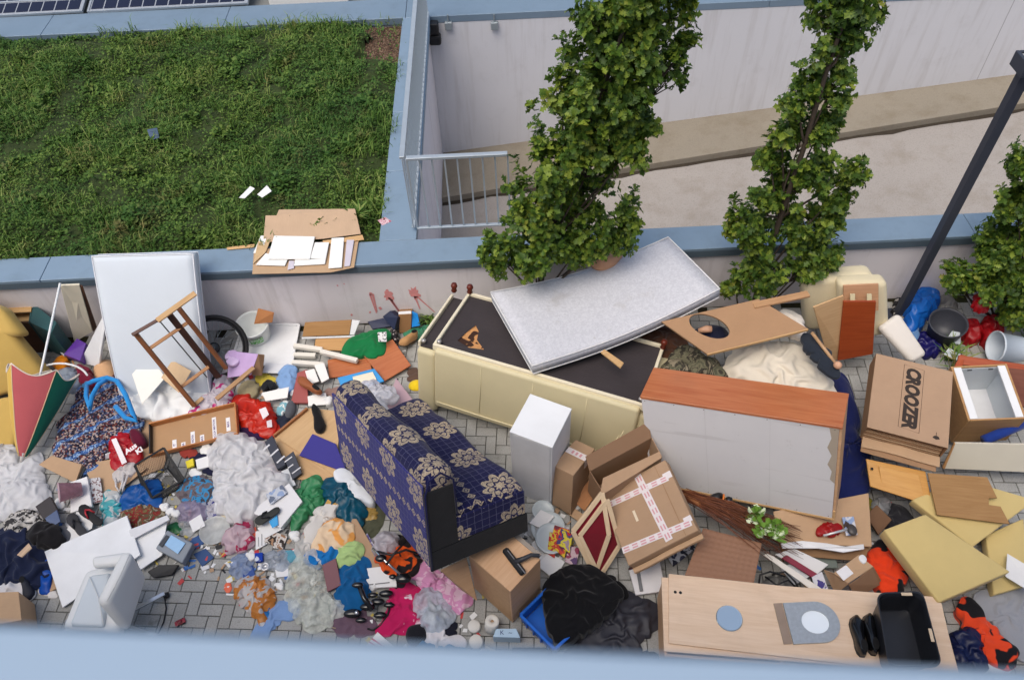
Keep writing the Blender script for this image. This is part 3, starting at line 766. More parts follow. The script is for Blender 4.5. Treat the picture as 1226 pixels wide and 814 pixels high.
# green roof planting: creeping leaves and blades, uncountable
def patch(x, y): return min(x+1.85, y-9.45)+0.16*mnoise.noise(Vector((x*4,y*4,1)))+0.08*mnoise.noise(Vector((x*11,y*11,5)))
def bed():
    rg = np.random.default_rng(5)
    def hgt(x, y): return 0.06+0.15*max(0, 0.5+0.6*mnoise.noise(Vector((x*1.3,y*1.3,3.3))))+0.11*mnoise.noise(Vector((x*4.1,y*4.1,9.1)))+0.05*mnoise.noise(Vector((x*9,y*9,2.1)))
    V = []; F = []; V2 = []; F2 = []
    quad = np.array([(0,0,0),(0.55,0.32,0.06),(1,0,0),(0.55,-0.32,0.06)])
    nA = 125000
    xs = -8.2+6.95*rg.random(nA); ys = WY+0.27+(10.52-WY-0.27)*rg.random(nA)
    keep = []
    for i in range(nA):
        x, y = xs[i], ys[i]
        e = min(x+8.2, -1.27-x, y-(WY+0.27), 10.52-y)
        if patch(x, y) > rg.normal()*0.05 and rg.random() < 0.93: continue
        bare = mnoise.noise(Vector((x*2.1, y*2.1, 31.0)))
        if bare > 0.22 and rg.random() < 0.8: continue
        h = hgt(x, y)*min(1, 0.35+e*2.2)
        yaw = rg.random()*6.283; pit = rg.normal()*0.55+0.25; s = (0.018+0.026*rg.random())*(1.7 if mnoise.noise(Vector((x*2.7,y*2.7,55.0))) > 0.25 else 1.0)
        ca, sa, cp, sp = math.cos(yaw), math.sin(yaw), math.cos(pit), math.sin(pit)
        P = quad*s
        X = P[:,0]*cp-P[:,2]*sp; Z = P[:,0]*sp+P[:,2]*cp
        z0 = 0.80+h*(0.45+0.6*rg.random()**0.6)
        V.append(np.stack([x+X*ca-P[:,1]*sa, y+X*sa+P[:,1]*ca, z0+Z], 1))
    n = len(V); V = np.concatenate(V); F = np.arange(n*4).reshape(n,4)
    o1 = (V, F)
    nB = 26000; B = []
    for i in range(nB):
        x = -8.2+6.95*rg.random(); y = WY+0.27+(10.52-WY-0.27)*rg.random()
        if mnoise.noise(Vector((x*1.6, y*1.6, 17.0))) < 0.02: continue
        if patch(x, y) > rg.normal()*0.05 and rg.random() < 0.88: continue
        h = hgt(x, y); a = rg.random()*6.283; L = (0.05+0.12*rg.random()**1.6)*(1.5 if mnoise.noise(Vector((x*1.9,y*1.9,71.0))) > 0.3 else 1.0); w = 0.003+0.004*rg.random()
        dx, dy = math.cos(a), math.sin(a); l = L*(0.3+0.9*rg.random()); z0 = 0.80+h*0.55
        B.append(np.array([(x-dy*w, y+dx*w, z0), (x+dy*w, y-dx*w, z0), (x+dx*l*0.4+dy*w*0.8, y+dy*l*0.4-dx*w*0.8, z0+L*0.75), (x+dx*l*0.4-dy*w*0.8, y+dy*l*0.4+dx*w*0.8, z0+L*0.75)]))
        B.append(np.array([(x+dx*l*0.4-dy*w*0.8, y+dy*l*0.4+dx*w*0.8, z0+L*0.75), (x+dx*l*0.4+dy*w*0.8, y+dy*l*0.4-dx*w*0.8, z0+L*0.75), (x+dx*l+dy*w*0.1, y+dy*l-dx*w*0.1, z0+L*0.85), (x+dx*l-dy*w*0.1, y+dy*l+dx*w*0.1, z0+L*0.85)]))
    n = len(B); V2 = np.concatenate(B); F2 = np.arange(n*4).reshape(n,4)
    # lumpy green under-layer so that the bed has body
    gx, gy = 150, 100; U = []; UF = []
    for j in range(gy+1):
        for i in range(gx+1):
            x = -8.2+6.9*i/gx; y = WY+0.29+(10.5-WY-0.29)*j/gy; e = min(-1.3-x, y-(WY+0.29), 10.5-y)
            bare = patch(x, y) > 0
            U.append((x, y, 0.803+(0 if bare else hgt(x, y)*0.55*min(1, 0.1+e*3))))
    for j in range(gy):
        for i in range(gx):
            if patch(-8.2+6.9*i/gx, WY+0.29+(10.5-WY-0.29)*j/gy) > 0.03: continue
            UF.append((j*(gx+1)+i, j*(gx+1)+i+1, (j+1)*(gx+1)+i+1, (j+1)*(gx+1)+i))
    return o1, (V2, F2), (U, UF)
(o1, o2, o3) = bed()
def bedmat(name, c1, c2, c3, dry):
    t = NT(name); geo = t.n('ShaderNodeNewGeometry'); mp = t.n('ShaderNodeMapping'); t.lk(geo.outputs['Position'], mp.inputs[0]); p = mp.outputs[0]
    r = geo.outputs['Random Per Island']; f = t.math('ADD', t.math('MULTIPLY', r, 0.5), t.math('MULTIPLY', t.noise(p, 1.6, 4, 0.6), 0.55))
    c = t.ramp(f, [(0.22, L3(c1)), (0.52, L3(c2)), (0.85, L3(c3))])
    c = t.mix(t.math('MULTIPLY', t.ramp(t.noise(p, 0.75, 3), [(0.42, G1(0)), (0.62, G1(1))]), 0.5), c, L3((48,92,44)))
    d = t.ramp(t.noise(p, 2.3, 5, 0.65, 0.5), [(0.55, G1(0)), (0.68, G1(1))])
    c = t.mix(t.math('MULTIPLY', t.math('MULTIPLY', d, t.math('GREATER_THAN', r, 0.3)), 0.75), c, L3(dry))
    t.base(c); t.rough(0.6); t.spec(0.2)
    x = t.n('ShaderNodeBsdfTranslucent'); t.lk(c, x.inputs[0]); m = t.n('ShaderNodeMixShader'); m.inputs[0].default_value = 0.2
    t.lk(t.b.outputs[0], m.inputs[1]); t.lk(x.outputs[0], m.inputs[2]); t.lk(m.outputs[0], t.out.inputs[0]); return t.m
BEDL = bedmat('bed_leaf', (46,66,26), (78,108,44), (126,148,70), (104,94,58))
BLADE = bedmat('grass_blade', (60,88,34), (100,134,58), (164,172,100), (156,140,92))
tag(link('ground_cover', npmesh(*o1), BEDL), 'low creeping green plants covering the roof bed', 'ground cover', kind='stuff')
tag(link('grass', npmesh(*o2), BLADE), 'grass blades growing through the roof bed', 'grass', kind='stuff')
tag(link('moss', npmesh(*o3), plain((50,64,28), 0.95, 0.5, 30, 0.9, 60)), 'dense dark green undergrowth of the roof bed', 'undergrowth', kind='stuff')
# weeds at the foot of the wall
def weed(name, label, p, n, L, w, seed, spread=0.5):
    rg = np.random.default_rng(seed); V = []
    for i in range(n):
        a = rg.random()*6.283; l = L*(0.5+0.6*rg.random()); s = spread*(0.3+rg.random()); x0 = rg.normal()*0.03; y0 = rg.normal()*0.02
        d = np.array([math.cos(a), math.sin(a), 0]); nrm = np.array([-d[1], d[0], 0])
        p0 = np.array([x0,y0,0.0]); p1 = p0+d*l*s*0.4+np.array([0,0,l*0.6]); p2 = p0+d*l*s+np.array([0,0,l*0.75])
        V.append(np.array([p0-nrm*w*0.5, p0+nrm*w*0.5, p1+nrm*w, p1-nrm*w])); V.append(np.array([p1-nrm*w, p1+nrm*w, p2+nrm*w*0.15, p2-nrm*w*0.15]))
    m = len(V); o = link(name, npmesh(np.concatenate(V), np.arange(m*4).reshape(m,4)), BLADE); o.location = p
    return tag(o, label, 'weed', 'weeds in the yard')
for i, (px, py, L) in enumerate([(512,384,.16),(520,392,.12),(1142,445,.3),(1150,470,.28),(1135,430,.25),(286,392,.08)]):
    weed('weed', ['green weed at the foot of the wall beside the cream sofa','small weed by the end of the overturned sofa','tall weed between the big printed carton and the white-lined cabinet','bushy weed close to the white-lined cabinet','weed growing behind the white pillow','tiny weed under the white bucket at the wall'][i], G(px,py,0), 40 if i < 5 else 12, L, 0.008, 40+i, 0.8)
weed('yellow_shrub', 'yellow-green leafy shrub at the end of the cardboard on the coping', G(432,268,0.82), 90, 0.28, 0.012, 77, 0.6)
# ================================================================== BIG FURNITURE
WHT = plain((226,228,230), 0.4, 0.05, 4, 0.03, dirt=0.10); WHT2 = plain((214,216,220), 0.55, 0.06, 4, 0.05, dirt=0.15)
CREAM = fabric((216,206,172), 0.06, 6); CREAM2 = plain((205,194,158), 0.55, 0.08, 5, 0.12, 90)
BEECH = wood((226,200,174), (214,184,154), 0.5, contrast=0.8, dirt=0.10); BEECH2 = wood((210,172,136), (192,150,112), 0.5)
CHERRY = wood((168,78,38), (140,58,26), 0.35); ORANGEW = wood((190,120,78), (168,92,54), 0.3, spec=0.5, dirt=0.12)
DKWOOD = wood((86,52,34), (58,34,22), 0.5); REDWOOD = wood((110,44,28), (80,30,20), 0.35)
PINE = wood((206,170,122), (184,144,96), 0.55); CARD = card(); CARD2 = card((190,158,126)); CARD3 = card((160,126,96))
DARKLIN = fabric((58,52,54), 0.25, 5); CHR = plain((200,204,208), 0.18, 0.03, 5, 0.0, metal=0.95)
BLK2 = plain((28,28,32), 0.5, 0.25, 9, 0.2); 
# ---- overturned cream sofa
def creamsofa():
    X = Vector((0.925,-0.379,-0.027)); Y = Vector((0.369,0.912,-0.179)); Z = Vector((0.092,0.156,0.983))
    M = pose((-0.788,4.439,0.206), X, Y, Z); L, D, H = 1.973, 0.857, 0.721
    t = thing('sofa', 'overturned cream leather sofa with dark torn underside facing up', 'sofa', M)
    lbox('body', (0.0,0.02,-0.02), (L,D,H-0.06), CREAM2, t, 0.05, 4, smooth=True)
    f = lbox('front_panel', (0.03,-0.045,-0.03), (L-0.03,0.03,H-0.03), CREAM2, t, 0.035, 4, smooth=True)
    tube('piping', [M @ Vector(p) for p in [(0.06,-0.052,0.05),(L*0.3,-0.058,0.045),(L*0.7,-0.058,0.045),(L-0.06,-0.052,0.05)]], 0.007, CREAM2, t)
    lbox('backrest', (0.02,D-0.26,-0.24), (L-0.02,D,-0.02), CREAM2, t, 0.06, 4, smooth=True)
    for x0 in (-0.17, L-0.06):
        lbox('armrest', (x0,0.0,-0.17), (x0+0.20,D-0.01,H-0.12), CREAM2, t, 0.045, 4, smooth=True)
    WR = plain((226,216,190), 0.6, 0.08, 8, 0.1)
    for a, b in (((0,0,H-0.07),(L,0.03,H)),((0,D-0.03,H-0.07),(L,D,H)),((0,0.032,H-0.07),(0.03,D-0.032,H)),((L-0.03,0.032,H-0.07),(L,D-0.032,H))):
        lbox('base_rail', a, b, WR, t, 0.006)
    lbox('arm_rail', (-0.17,0.05,H-0.125), (-0.145,D-0.03,H-0.06), WR, t, 0.005)
    lbox('arm_lining', (-0.143,0.05,H-0.122), (-0.01,D-0.03,H-0.10), DARKLIN, t, 0.003)
    for k in (0.25, 0.5, 0.75): tube('panel_seam', [M @ Vector((L*k, -0.047, 0.07)), M @ Vector((L*k+0.004, -0.049, H*0.5)), M @ Vector((L*k, -0.046, H-0.07))], 0.003, CREAM2, t, 5)
    heap_r = random.Random(4)
    for k in range(6):
        x = L-0.02-0.03*k; tube('crease', [M @ Vector((x, -0.042+0.006*heap_r.random(), 0.04+0.05*heap_r.random())), M @ Vector((x-0.02*heap_r.random(), -0.05, 0.16+0.1*heap_r.random())), M @ Vector((x+0.02, -0.04, 0.34+0.1*heap_r.random()))], [0.004,0.010,0.003], CREAM2, t, 6)
    # lining with a torn hole
    hole = [(0.17,0.18),(0.30,0.13),(0.44,0.16),(0.33,0.26),(0.30,0.38),(0.24,0.45),(0.20,0.32)]
    bm = bmesh.new(); zz = H-0.03
    outer = [(0.032,0.032),(L-0.032,0.032),(L-0.032,D-0.032),(0.032,D-0.032)]
    e = []
    for ring in (outer, hole):
        vs = [bm.verts.new((x,y,zz-(0.012 if ring is hole else 0))) for x, y in ring]
        e += [bm.edges.new((vs[i], vs[(i+1) % len(vs)])) for i in range(len(vs))]
    bmesh.ops.triangle_fill(bm, edges=e, use_beauty=True)
    me = bpy.data.meshes.new('m'); bm.to_mesh(me); bm.free()
    link('underside_lining', me, DARKLIN, t)
    lbox('inner_padding', (0.15,0.1,H-0.058), (0.5,0.5,H-0.052), fabric((196,142,90), 0.4, 12, (60,36,24), 0.56, 9), t, 0.0)
    for (x, y) in ((0.02,0.84),(-0.13,0.80),(L-0.01,0.80)):
        lathe('leg', [(0.018,0),(0.030,0.02),(0.022,0.045),(0.034,0.075),(0.026,0.10),(0.012,0.105)], REDWOOD, Matrix.Translation((x,y,H-0.01)), t, 14)
    for (x, y, z) in ((0.045,0.05,H-0.005),(-0.12,0.07,H-0.07),(L-0.05,0.06,H-0.005)):
        lathe('glide', [(0.02,0),(0.024,0.012),(0.018,0.026),(0.004,0.03)], plain((180,176,172), 0.3, 0.05, metal=0.6), Matrix.Translation((x,y,z)), t, 14)
creamsofa()
# ---- grey-white mattress lying across the sofa
def sheetgrid(P, nu, nv, th, sag, M=None, bulge=0.012, seed=0):
    """soft slab from 4 corner points with sag(u,v); rounded rim"""
    V = []; F = []
    n = ((P[1]-P[0]).cross(P[3]-P[0])).normalized()
    if n.z < 0 and abs(n.z) > 0.1: n = -n
    def pt(u, v): return (P[0].lerp(P[1], u)).lerp(P[3].lerp(P[2], u), v)+n*sag(u, v)
    ins = 0.012
    for layer in (0, 1):
        for j in range(nv+1):
            for i in range(nu+1):
                u, v = i/nu, j/nv
                eu = min(u, 1-u)*nu; ev = min(v, 1-v)*nv; rim = min(eu, ev)
                b = bulge*(1-math.exp(-rim*0.8))
                q = pt(u, v)
                V.append(q+n*(b if layer == 0 else -th-b*0.3))
    off = (nu+1)*(nv+1)
    idx = lambda i, j: j*(nu+1)+i
    for j in range(nv):
        for i in range(nu):
            a, b, c, d = idx(i,j), idx(i+1,j), idx(i+1,j+1), idx(i,j+1)
            F.append((a,b,c,d)); F.append((off+d,off+c,off+b,off+a))
    ring = [idx(i,0) for i in range(nu)]+[idx(nu,j) for j in range(nv)]+[idx(i,nv) for i in range(nu,0,-1)]+[idx(0,j) for j in range(nv,0,-1)]
    for k in range(len(ring)):
        a, b = ring[k], ring[(k+1) % len(ring)]; F.append((a, off+a, off+b, b))
    edge_top = [V[i] for i in ring]; edge_bot = [V[off+i] for i in ring]
    return V, F, edge_top, edge_bot, n
def mattress(name, label, corners, th, sag, mat, pipmat, nu=26, nv=14, bulge=0.012):
    P = [G(*p) for p in corners]; o0 = P[0].copy()
    V, F, et, eb, n = sheetgrid([p-o0 for p in P], nu, nv, th, sag, bulge=bulge)
    t = thing(name, label, 'mattress', Matrix.Translation(o0))
    bm = bmesh.new(); vs = [bm.verts.new(v) for v in V]
    for f in F: bm.faces.new([vs[i] for i in f])
    bmesh.ops.recalc_face_normals(bm, faces=bm.faces)
    me = bpy.data.meshes.new('m'); bm.to_mesh(me); bm.free(); me.polygons.foreach_set('use_smooth', [True]*len(me.polygons))
    link('cover', me, mat, t)
    tube('piping', [o0+p+n*0.002 for p in et], 0.006, pipmat, t, 6, True)
    tube('piping', [o0+p for p in eb], 0.006, pipmat, t, 6, True)
    return t
def mattmat():
    t = NT('mattress_ticking'); v = t.co()
    a = t.ramp(t.noise(v, 34, 4, 0.6, 1.2), [(0.42, G1(0)), (0.6, G1(1))])
    c = t.mix(a, L3((188,189,196)), L3((201,202,208)))
    d = t.ramp(t.noise(v, 2.3, 5, 0.6), [(0.6, G1(0)), (0.72, G1(1))])
    c = t.mix(t.math('MULTIPLY', d, 0.3), c, L3((150,142,132)))
    d2 = t.ramp(t.noise(v, 6.1, 2), [(0.73, G1(0)), (0.77, G1(1))])
    c = t.mix(t.math('MULTIPLY', d2, 0.4), c, L3((140,128,112)))
    t.base(c); t.rough(0.9); t.spec(0.15); t.bump(t.math('ADD', a, t.noise(v, 200, 2)), 0.18, 0.003); return t.m
mattress('mattress', 'grey-white patterned mattress lying across the overturned sofa', [(587,350,1.0),(637,438,1.03),(862,346,1.16),(800,284,1.14)][::1], 0.11,
         lambda u, v: -0.10*math.sin(math.pi*v)*(1-0.1*u), mattmat(), plain((222,222,222), 0.8))
# ---- white mattress leaning on the wall
mattress('mattress', 'plain white mattress standing up against the low wall', [(146,482,0.05),(110,307,1.24),(231,304,1.22),(252,475,0.05)], 0.13,
         lambda u, v: 0.03*math.sin(math.pi*u), plain((204,212,220), 0.85, 0.03, 8, 0.25, 30), plain((226,228,232), 0.8), bulge=0.02)
# ---- blue patterned sofa
def sofapattern(scale=1.0, name='blue_pattern', ground=(26,27,66)):
    t = NT(name); tc = t.n('ShaderNodeTexCoord'); wn = t.n('ShaderNodeTexNoise'); wn.inputs['Scale'].default_value = 60; t.lk(tc.outputs['UV'], wn.inputs[0])
    va = t.n('ShaderNodeVectorMath'); va.operation = 'MULTIPLY_ADD'; t.lk(wn.outputs['Color'], va.inputs[0]); va.inputs[1].default_value = (0.012,)*3; t.lk(tc.outputs['UV'], va.inputs[2])
    sp = t.n('ShaderNodeSeparateXYZ'); t.lk(va.outputs[0], sp.inputs[0]); u, v = sp.outputs[0], sp.outputs[1]
    def cell(a, size, off): return t.math('MULTIPLY', t.math('SUBTRACT', t.math('FRACT', t.math('ADD', t.math('DIVIDE', a, size), off)), 0.5), size)
    def lt(a, b): return t.math('LESS_THAN', a, b)
    cu = cell(u, 0.50, 0.25); cv = cell(v, 0.50, 0.18)
    r = t.math('SQRT', t.math('ADD', t.math('MULTIPLY', cu, cu), t.math('MULTIPLY', cv, cv)))
    th = t.math('ARCTAN2', cv, cu); par = t.math('ABSOLUTE', t.math('MODULO', t.math('ADD', t.math('FLOOR', t.math('ADD', t.math('DIVIDE', u, 0.50), 0.25)), t.math('FLOOR', t.math('ADD', t.math('DIVIDE', v, 0.50), 0.18))), 2.0)); pet = t.math('ABSOLUTE', t.math('COSINE', t.math('MULTIPLY', th, t.math('ADD', 4.0, par))))
    R = t.math('MULTIPLY_ADD', pet, 0.055, 0.098)
    m = lt(r, R)
    ringd = t.math('ABSOLUTE', t.math('SUBTRACT', r, t.math('MULTIPLY_ADD', pet, -0.02, 0.062))); m = t.math('MULTIPLY', m, t.math('GREATER_THAN', ringd, 0.011))
    ins = t.math('ABSOLUTE', t.math('SUBTRACT', r, t.math('MULTIPLY_ADD', pet, 0.045, 0.062))); m = t.math('MULTIPLY', m, t.math('GREATER_THAN', ins, 0.006))
    # small diamonds chains
    du = t.math('ABSOLUTE', cell(u, 0.085, 0.0)); dv = t.math('ABSOLUTE', cell(v, 0.50, 0.68))
    dm = t.math('ADD', du, dv); ch = t.math('MULTIPLY', lt(dm, 0.036), t.math('GREATER_THAN', t.math('ABSOLUTE', t.math('SUBTRACT', dm, 0.018)), 0.004))
    m = t.math('MAXIMUM', m, ch)
    # fine lattice
    g1 = lt(t.math('ABSOLUTE', cell(u, 0.062, 0.0)), 0.0022); g2 = lt(t.math('ABSOLUTE', cell(v, 0.062, 0.0)), 0.0022)
    lat = t.math('MULTIPLY', t.math('MAXIMUM', g1, g2), 0.38)
    ob = t.co(); nz = t.noise(ob, 120, 3)
    base = t.mix(t.noise(ob, 6, 4), L3(ground, 0.7), L3(ground, 1.25))
    c = t.mix(lat, base, L3((116,116,140)))
    wear = t.math('MULTIPLY', t.ramp(nz, [(0.3, G1(0.25)), (0.52, G1(1))]), t.ramp(t.noise(ob, 4.5, 5, 0.65), [(0.3, G1(0.5)), (0.55, G1(1))]))
    c = t.mix(t.math('MULTIPLY', m, wear), c, t.mix(nz, L3((140,122,98)), L3((206,190,162))))
    t.base(c); t.rough(0.9); t.spec(0.12); t.b.inputs['Sheen Weight'].default_value = 0.1
    t.bump(t.math('ADD', nz, t.math('MULTIPLY', m, 0.8)), 0.4, 0.004); return t.m
def bluesofa():
    X = Vector((-0.515,0.764,-0.389)); Y = Vector((-0.857,-0.459,0.234)); Z = Vector((0.0,0.454,0.891))
    Y = (Y-X*Y.dot(X)).normalized(); Z = X.cross(Y)
    M = pose((0.051,2.779,0.718), X, Y, Z); L, D, H = 1.83, 0.854, 0.79
    PAT = sofapattern(); PATB = sofapattern(1.0, 'blue_pattern_back', (42,42,112))
    t = thing('sofa', 'blue sofa with cream flower pattern, tipped with its black end up', 'sofa', M)
    # seat
    def soft(name, a, b, mat, r, sub=14, puff=0.034):
        (x0,y0,z0),(x1,y1,z1) = a, b
        V = [(x0,y0,z0),(x1,y0,z0),(x1,y1,z0),(x0,y1,z0),(x0,y0,z1),(x1,y0,z1),(x1,y1,z1),(x0,y1,z1)]
        bm = bmesh.new(); vs = [bm.verts.new(v) for v in V]
        for f in BOXF: bm.faces.new([vs[i] for i in f])
        bmesh.ops.bevel(bm, geom=list(bm.edges), offset=r, segments=4, affect='EDGES', profile=0.5)
        bmesh.ops.subdivide_edges(bm, edges=[e for e in bm.edges if e.calc_length() > 0.25], cuts=sub, use_grid_fill=True)
        bmesh.ops.recalc_face_normals(bm, faces=bm.faces)
        for v in bm.verts:
            n_ = mnoise.noise(v.co*3.3)*puff+mnoise.noise(v.co*9)*puff*0.4; v.co += v.normal*n_
        lay = bm.loops.layers.uv.new('UVMap')
        for f in bm.faces:
            n = f.normal; ax = max(range(3), key=lambda i: abs(n[i])); ij = {0:(1,2), 1:(0,2), 2:(0,1)}[ax]
            for l in f.loops: l[lay].uv = (l.vert.co[ij[0]], l.vert.co[ij[1]])
        me = bpy.data.meshes.new('m'); bm.to_mesh(me); bm.free(); me.polygons.foreach_set('use_smooth', [True]*len(me.polygons))
        return link(name, me, mat, t)
    soft('seat', (0.012,0.0,0.17), (L,D-0.20,0.42), PAT, 0.05)
    soft('backrest', (0.012,D-0.29,0.13), (L,D-0.03,H), PAT, 0.09)
    lbox('back_cover', (0.02,D-0.035,0.02), (L-0.02,D-0.012,H-0.07), PATB, t, 0.01, 2, uv=True)
    lbox('base', (0.012,0.02,0.0), (L,D-0.03,0.169), BLK2, t, 0.01)
    BLKF = fabric((30,30,32), 0.3, 12)
    lbox('end_panel', (-0.012,0.0,0.0), (0.011,D-0.012,0.17), BLKF, t, 0.006)
    lbox('end_panel', (-0.012,D-0.25,0.172), (0.011,D-0.012,H-0.12), BLKF, t, 0.006)
    lbox('end_cap', (-0.01,0.015,0.172), (0.012,D-0.252,0.38), PAT, t, 0.008, uv=True)
    tube('piping', [M @ Vector(p) for p in [(-0.01,D-0.02,0.02),(-0.015,D-0.02,H-0.14),(-0.01,D-0.06,H-0.03),(0,D-0.16,H+0.0),(-0.01,D-0.25,H-0.08),(-0.015,D-0.255,0.42)]], 0.008, PAT, t)
bluesofa()
# ---- tall white cabinet
def whitecab():
    M = pose((-0.056,3.526,0.0), (0.891,-0.453,0), (0.453,0.891,0), (0,0,1)); a, b, c = 0.379, 0.416, 0.985
    t = thing('cabinet', 'tall narrow white cabinet standing in front of the overturned sofa', 'cabinet', M)
    lbox('top_panel', (0,0,c-0.022), (a,b,c), WHT, t, 0.002); lbox('side_panel', (0,0.002,0), (0.018,b-0.002,c-0.023), WHT2, t, 0.002)
    lbox('back_panel', (0.019,0.0,0.0), (a-0.019,0.012,c-0.023), WHT2, t, 0.002); lbox('side_panel', (a-0.018,0.002,0.0), (a,b-0.03,c-0.023), WHT2, t, 0.002)
    lbox('shelf_core', (0.019,0.013,0.02), (a-0.019,b-0.05,c-0.03), WHT2, t, 0.0)
    for k in range(4): 
        d = lbox('drawer_front', (0.004,b-0.019,0.02+k*0.235), (a-0.004,b,0.245+k*0.235), WHT, t, 0.003)
        lbox('handle', (0.12,b+0.001,0.13+k*0.235), (a-0.12,b+0.02,0.142+k*0.235), CHR, d, 0.003)
whitecab()
# ---- sideboard with its pale back towards the camera
def backmat():
    t = NT('hardboard_back'); v = t.co()
    c = t.mix(t.noise(v, 1.6, 6, 0.65), L3((204,203,206)), L3((222,221,222)))
    s = t.ramp(t.noise(t.co(scale=(1,1,14)), 0.9, 4), [(0.6, G1(0)), (0.66, G1(1))])
    c = t.mix(t.math('MULTIPLY', s, 0.18), c, L3((140,134,130)))
    d = t.ramp(t.noise(v, 7, 6, 0.75), [(0.62, G1(0)), (0.72, G1(1))]); c = t.mix(t.math('MULTIPLY', d, 0.3), c, L3((128,118,108)))
    t.base(c); t.rough(0.75); t.spec(0.25); t.bump(t.noise(v, 30, 4), 0.15, 0.003); return t.m
def sideboard():
    X = Vector((0.885,-0.401,0.236)).normalized(); Y = Vector((0.443,0.882,-0.161)); Y = (Y-X*Y.dot(X)).normalized(); Z = X.cross(Y)
    M = pose((1.191,3.509,0.063), X, Y, Z); a, b, c = 1.542, 0.387, 1.037
    t = thing('sideboard', 'large sideboard with glossy orange wood top and bare grey back panel', 'sideboard', M)
    lbox('top_panel', (-0.005,-0.004,c-0.025), (a+0.012,b,c), ORANGEW, t, 0.002)
    lbox('back_panel', (0.003,0.002,0.012), (a-0.012,0.008,c-0.026), backmat(), t, 0.0)
    lbox('side_panel', (0,0.012,0), (0.02,b,c-0.026), BEECH, t, 0.002); lbox('side_panel', (a-0.012,0.012,0.0), (a+0.01,b,c-0.026), BEECH2, t, 0.002)
    lbox('bottom_rail', (0.0,-0.003,-0.012), (a+0.01,0.02,0.010), PINE, t, 0.002)
    lbox('edge_strip', (a-0.011,-0.002,0.011), (a+0.012,0.011,0.10), PINE, t, 0.002)
    te = [(a-0.013,0.42),(a-0.05,0.46),(a-0.04,0.55),(a-0.075,0.62),(a-0.05,0.72),(a-0.085,0.8),(a-0.06,0.9),(a-0.08,c-0.03),(a-0.013,c-0.03)]
    link('torn_edge', rawmesh([(x,0.0012,z) for x, z in te], [tuple(range(len(te)))]), card((178,166,150)), t)
    for i in range(14):
        x = 0.03+(a-0.07)*(i%7)/6; z = 0.03 if i < 7 else c-0.045; lathe('nail', [(0.0045,0),(0.0045,0.0012),(0.001,0.0016)], plain((110,100,90),.4), Matrix.Translation((x,0.0018,z)) @ Matrix.Rotation(math.pi/2,4,'X'), t, 8)
    lbox('door', (0.021,b-0.02,0.02), (a/2-0.003,b,c-0.03), ORANGEW, t, 0.003); lbox('door', (a/2+0.003,b-0.02,0.02), (a-0.014,b,c-0.03), ORANGEW, t, 0.003)
    lbox('carcass', (0.022,0.012,0.0), (a-0.014,b-0.022,0.02), BEECH, t, 0.0)
    GL = plain((198,197,198), 0.7)
    for k in (0.34, 0.67): lbox('panel_seam', (a*k,0.0005,0.015), (a*k+0.002,0.0015,c-0.03), GL, t, 0.0)
sideboard()
# ---- wardrobe lying on its back
def wardrobe():
    P0 = G(796,784,0.36); P1 = G(1150,812,0.36); X = (P1-P0); X.z = 0; X.normalize(); Z = Vector((0,0,1)); Y = Z.cross(X)
    M = pose((P0.x, P0.y, 0.0), X, Y, Z); L, D, H = (P1-P0).length, 0.60, 0.34
    t = thing('wardrobe', 'long pale beech wardrobe lying flat with mirrors and shoes on it', 'wardrobe', M)
    lbox('side_panel', (0,0.0,0.0), (0.02,D-0.02,H), BEECH2, t, 0.002); lbox('side_panel', (L-0.02,0,0), (L,D,H), BEECH2, t, 0.002)
    lbox('side_panel', (0.021,D-0.02,0), (L-0.021,D,H-0.001), BEECH2, t, 0.002); lbox('side_panel', (0.021,0.0,0), (L-0.021,0.02,H-0.001), BEECH2, t, 0.002)
    lbox('back_panel', (0.021,0.021,0), (L-0.021,D-0.021,0.01), BEECH2, t, 0.0); lbox('shelf', (L*0.4,0.021,0.011), (L*0.4+0.02,D-0.021,H-0.002), BEECH, t, 0.0)
    lbox('front_panel', (-0.005,0.03,H+0.001), (L,D+0.005,H+0.02), BEECH, t, 0.002)
    Mt = M @ Matrix.Translation((0.03,0.085,H+0.0215)) @ Matrix.Rotation(math.radians(-2.2), 4, 'Z')
    o = lbox('loose_door', (0,0.0,0), (L-0.05,D-0.055,0.018), BEECH, t, 0.002); o.matrix_local = M.inverted() @ Mt
    for k in (0.05, 0.09): lathe('hinge_hole', [(0.012,0),(0.012,0.001)], BLK, M.inverted() @ Mt @ Matrix.Translation((k,0.40,0.0185)), t, 12)
    return M, H+0.0405
WM, WZ = wardrobe()
def onw(px, py, z=None): return G(px, py, WZ if z is None else z)
MIR = plain((236,244,250), 0.08, 0.02, 3, 0.0, spec=0.8); MIRS = plain((196,216,228), 0.12, 0.05, 3, 0.0, metal=0.7)  # pane's near-white base colour has the sky reflection painted in
c = onw(873,740); lathe('round_mirror', [(0.0,0.0),(0.098,0.0),(0.10,0.006),(0.094,0.012),(0.09,0.0115),(0.0,0.0115)], [MIRS], Matrix.Translation(c), n=40, smooth=False, label='small round mirror lying on the pale beech wardrobe', cat='mirror')
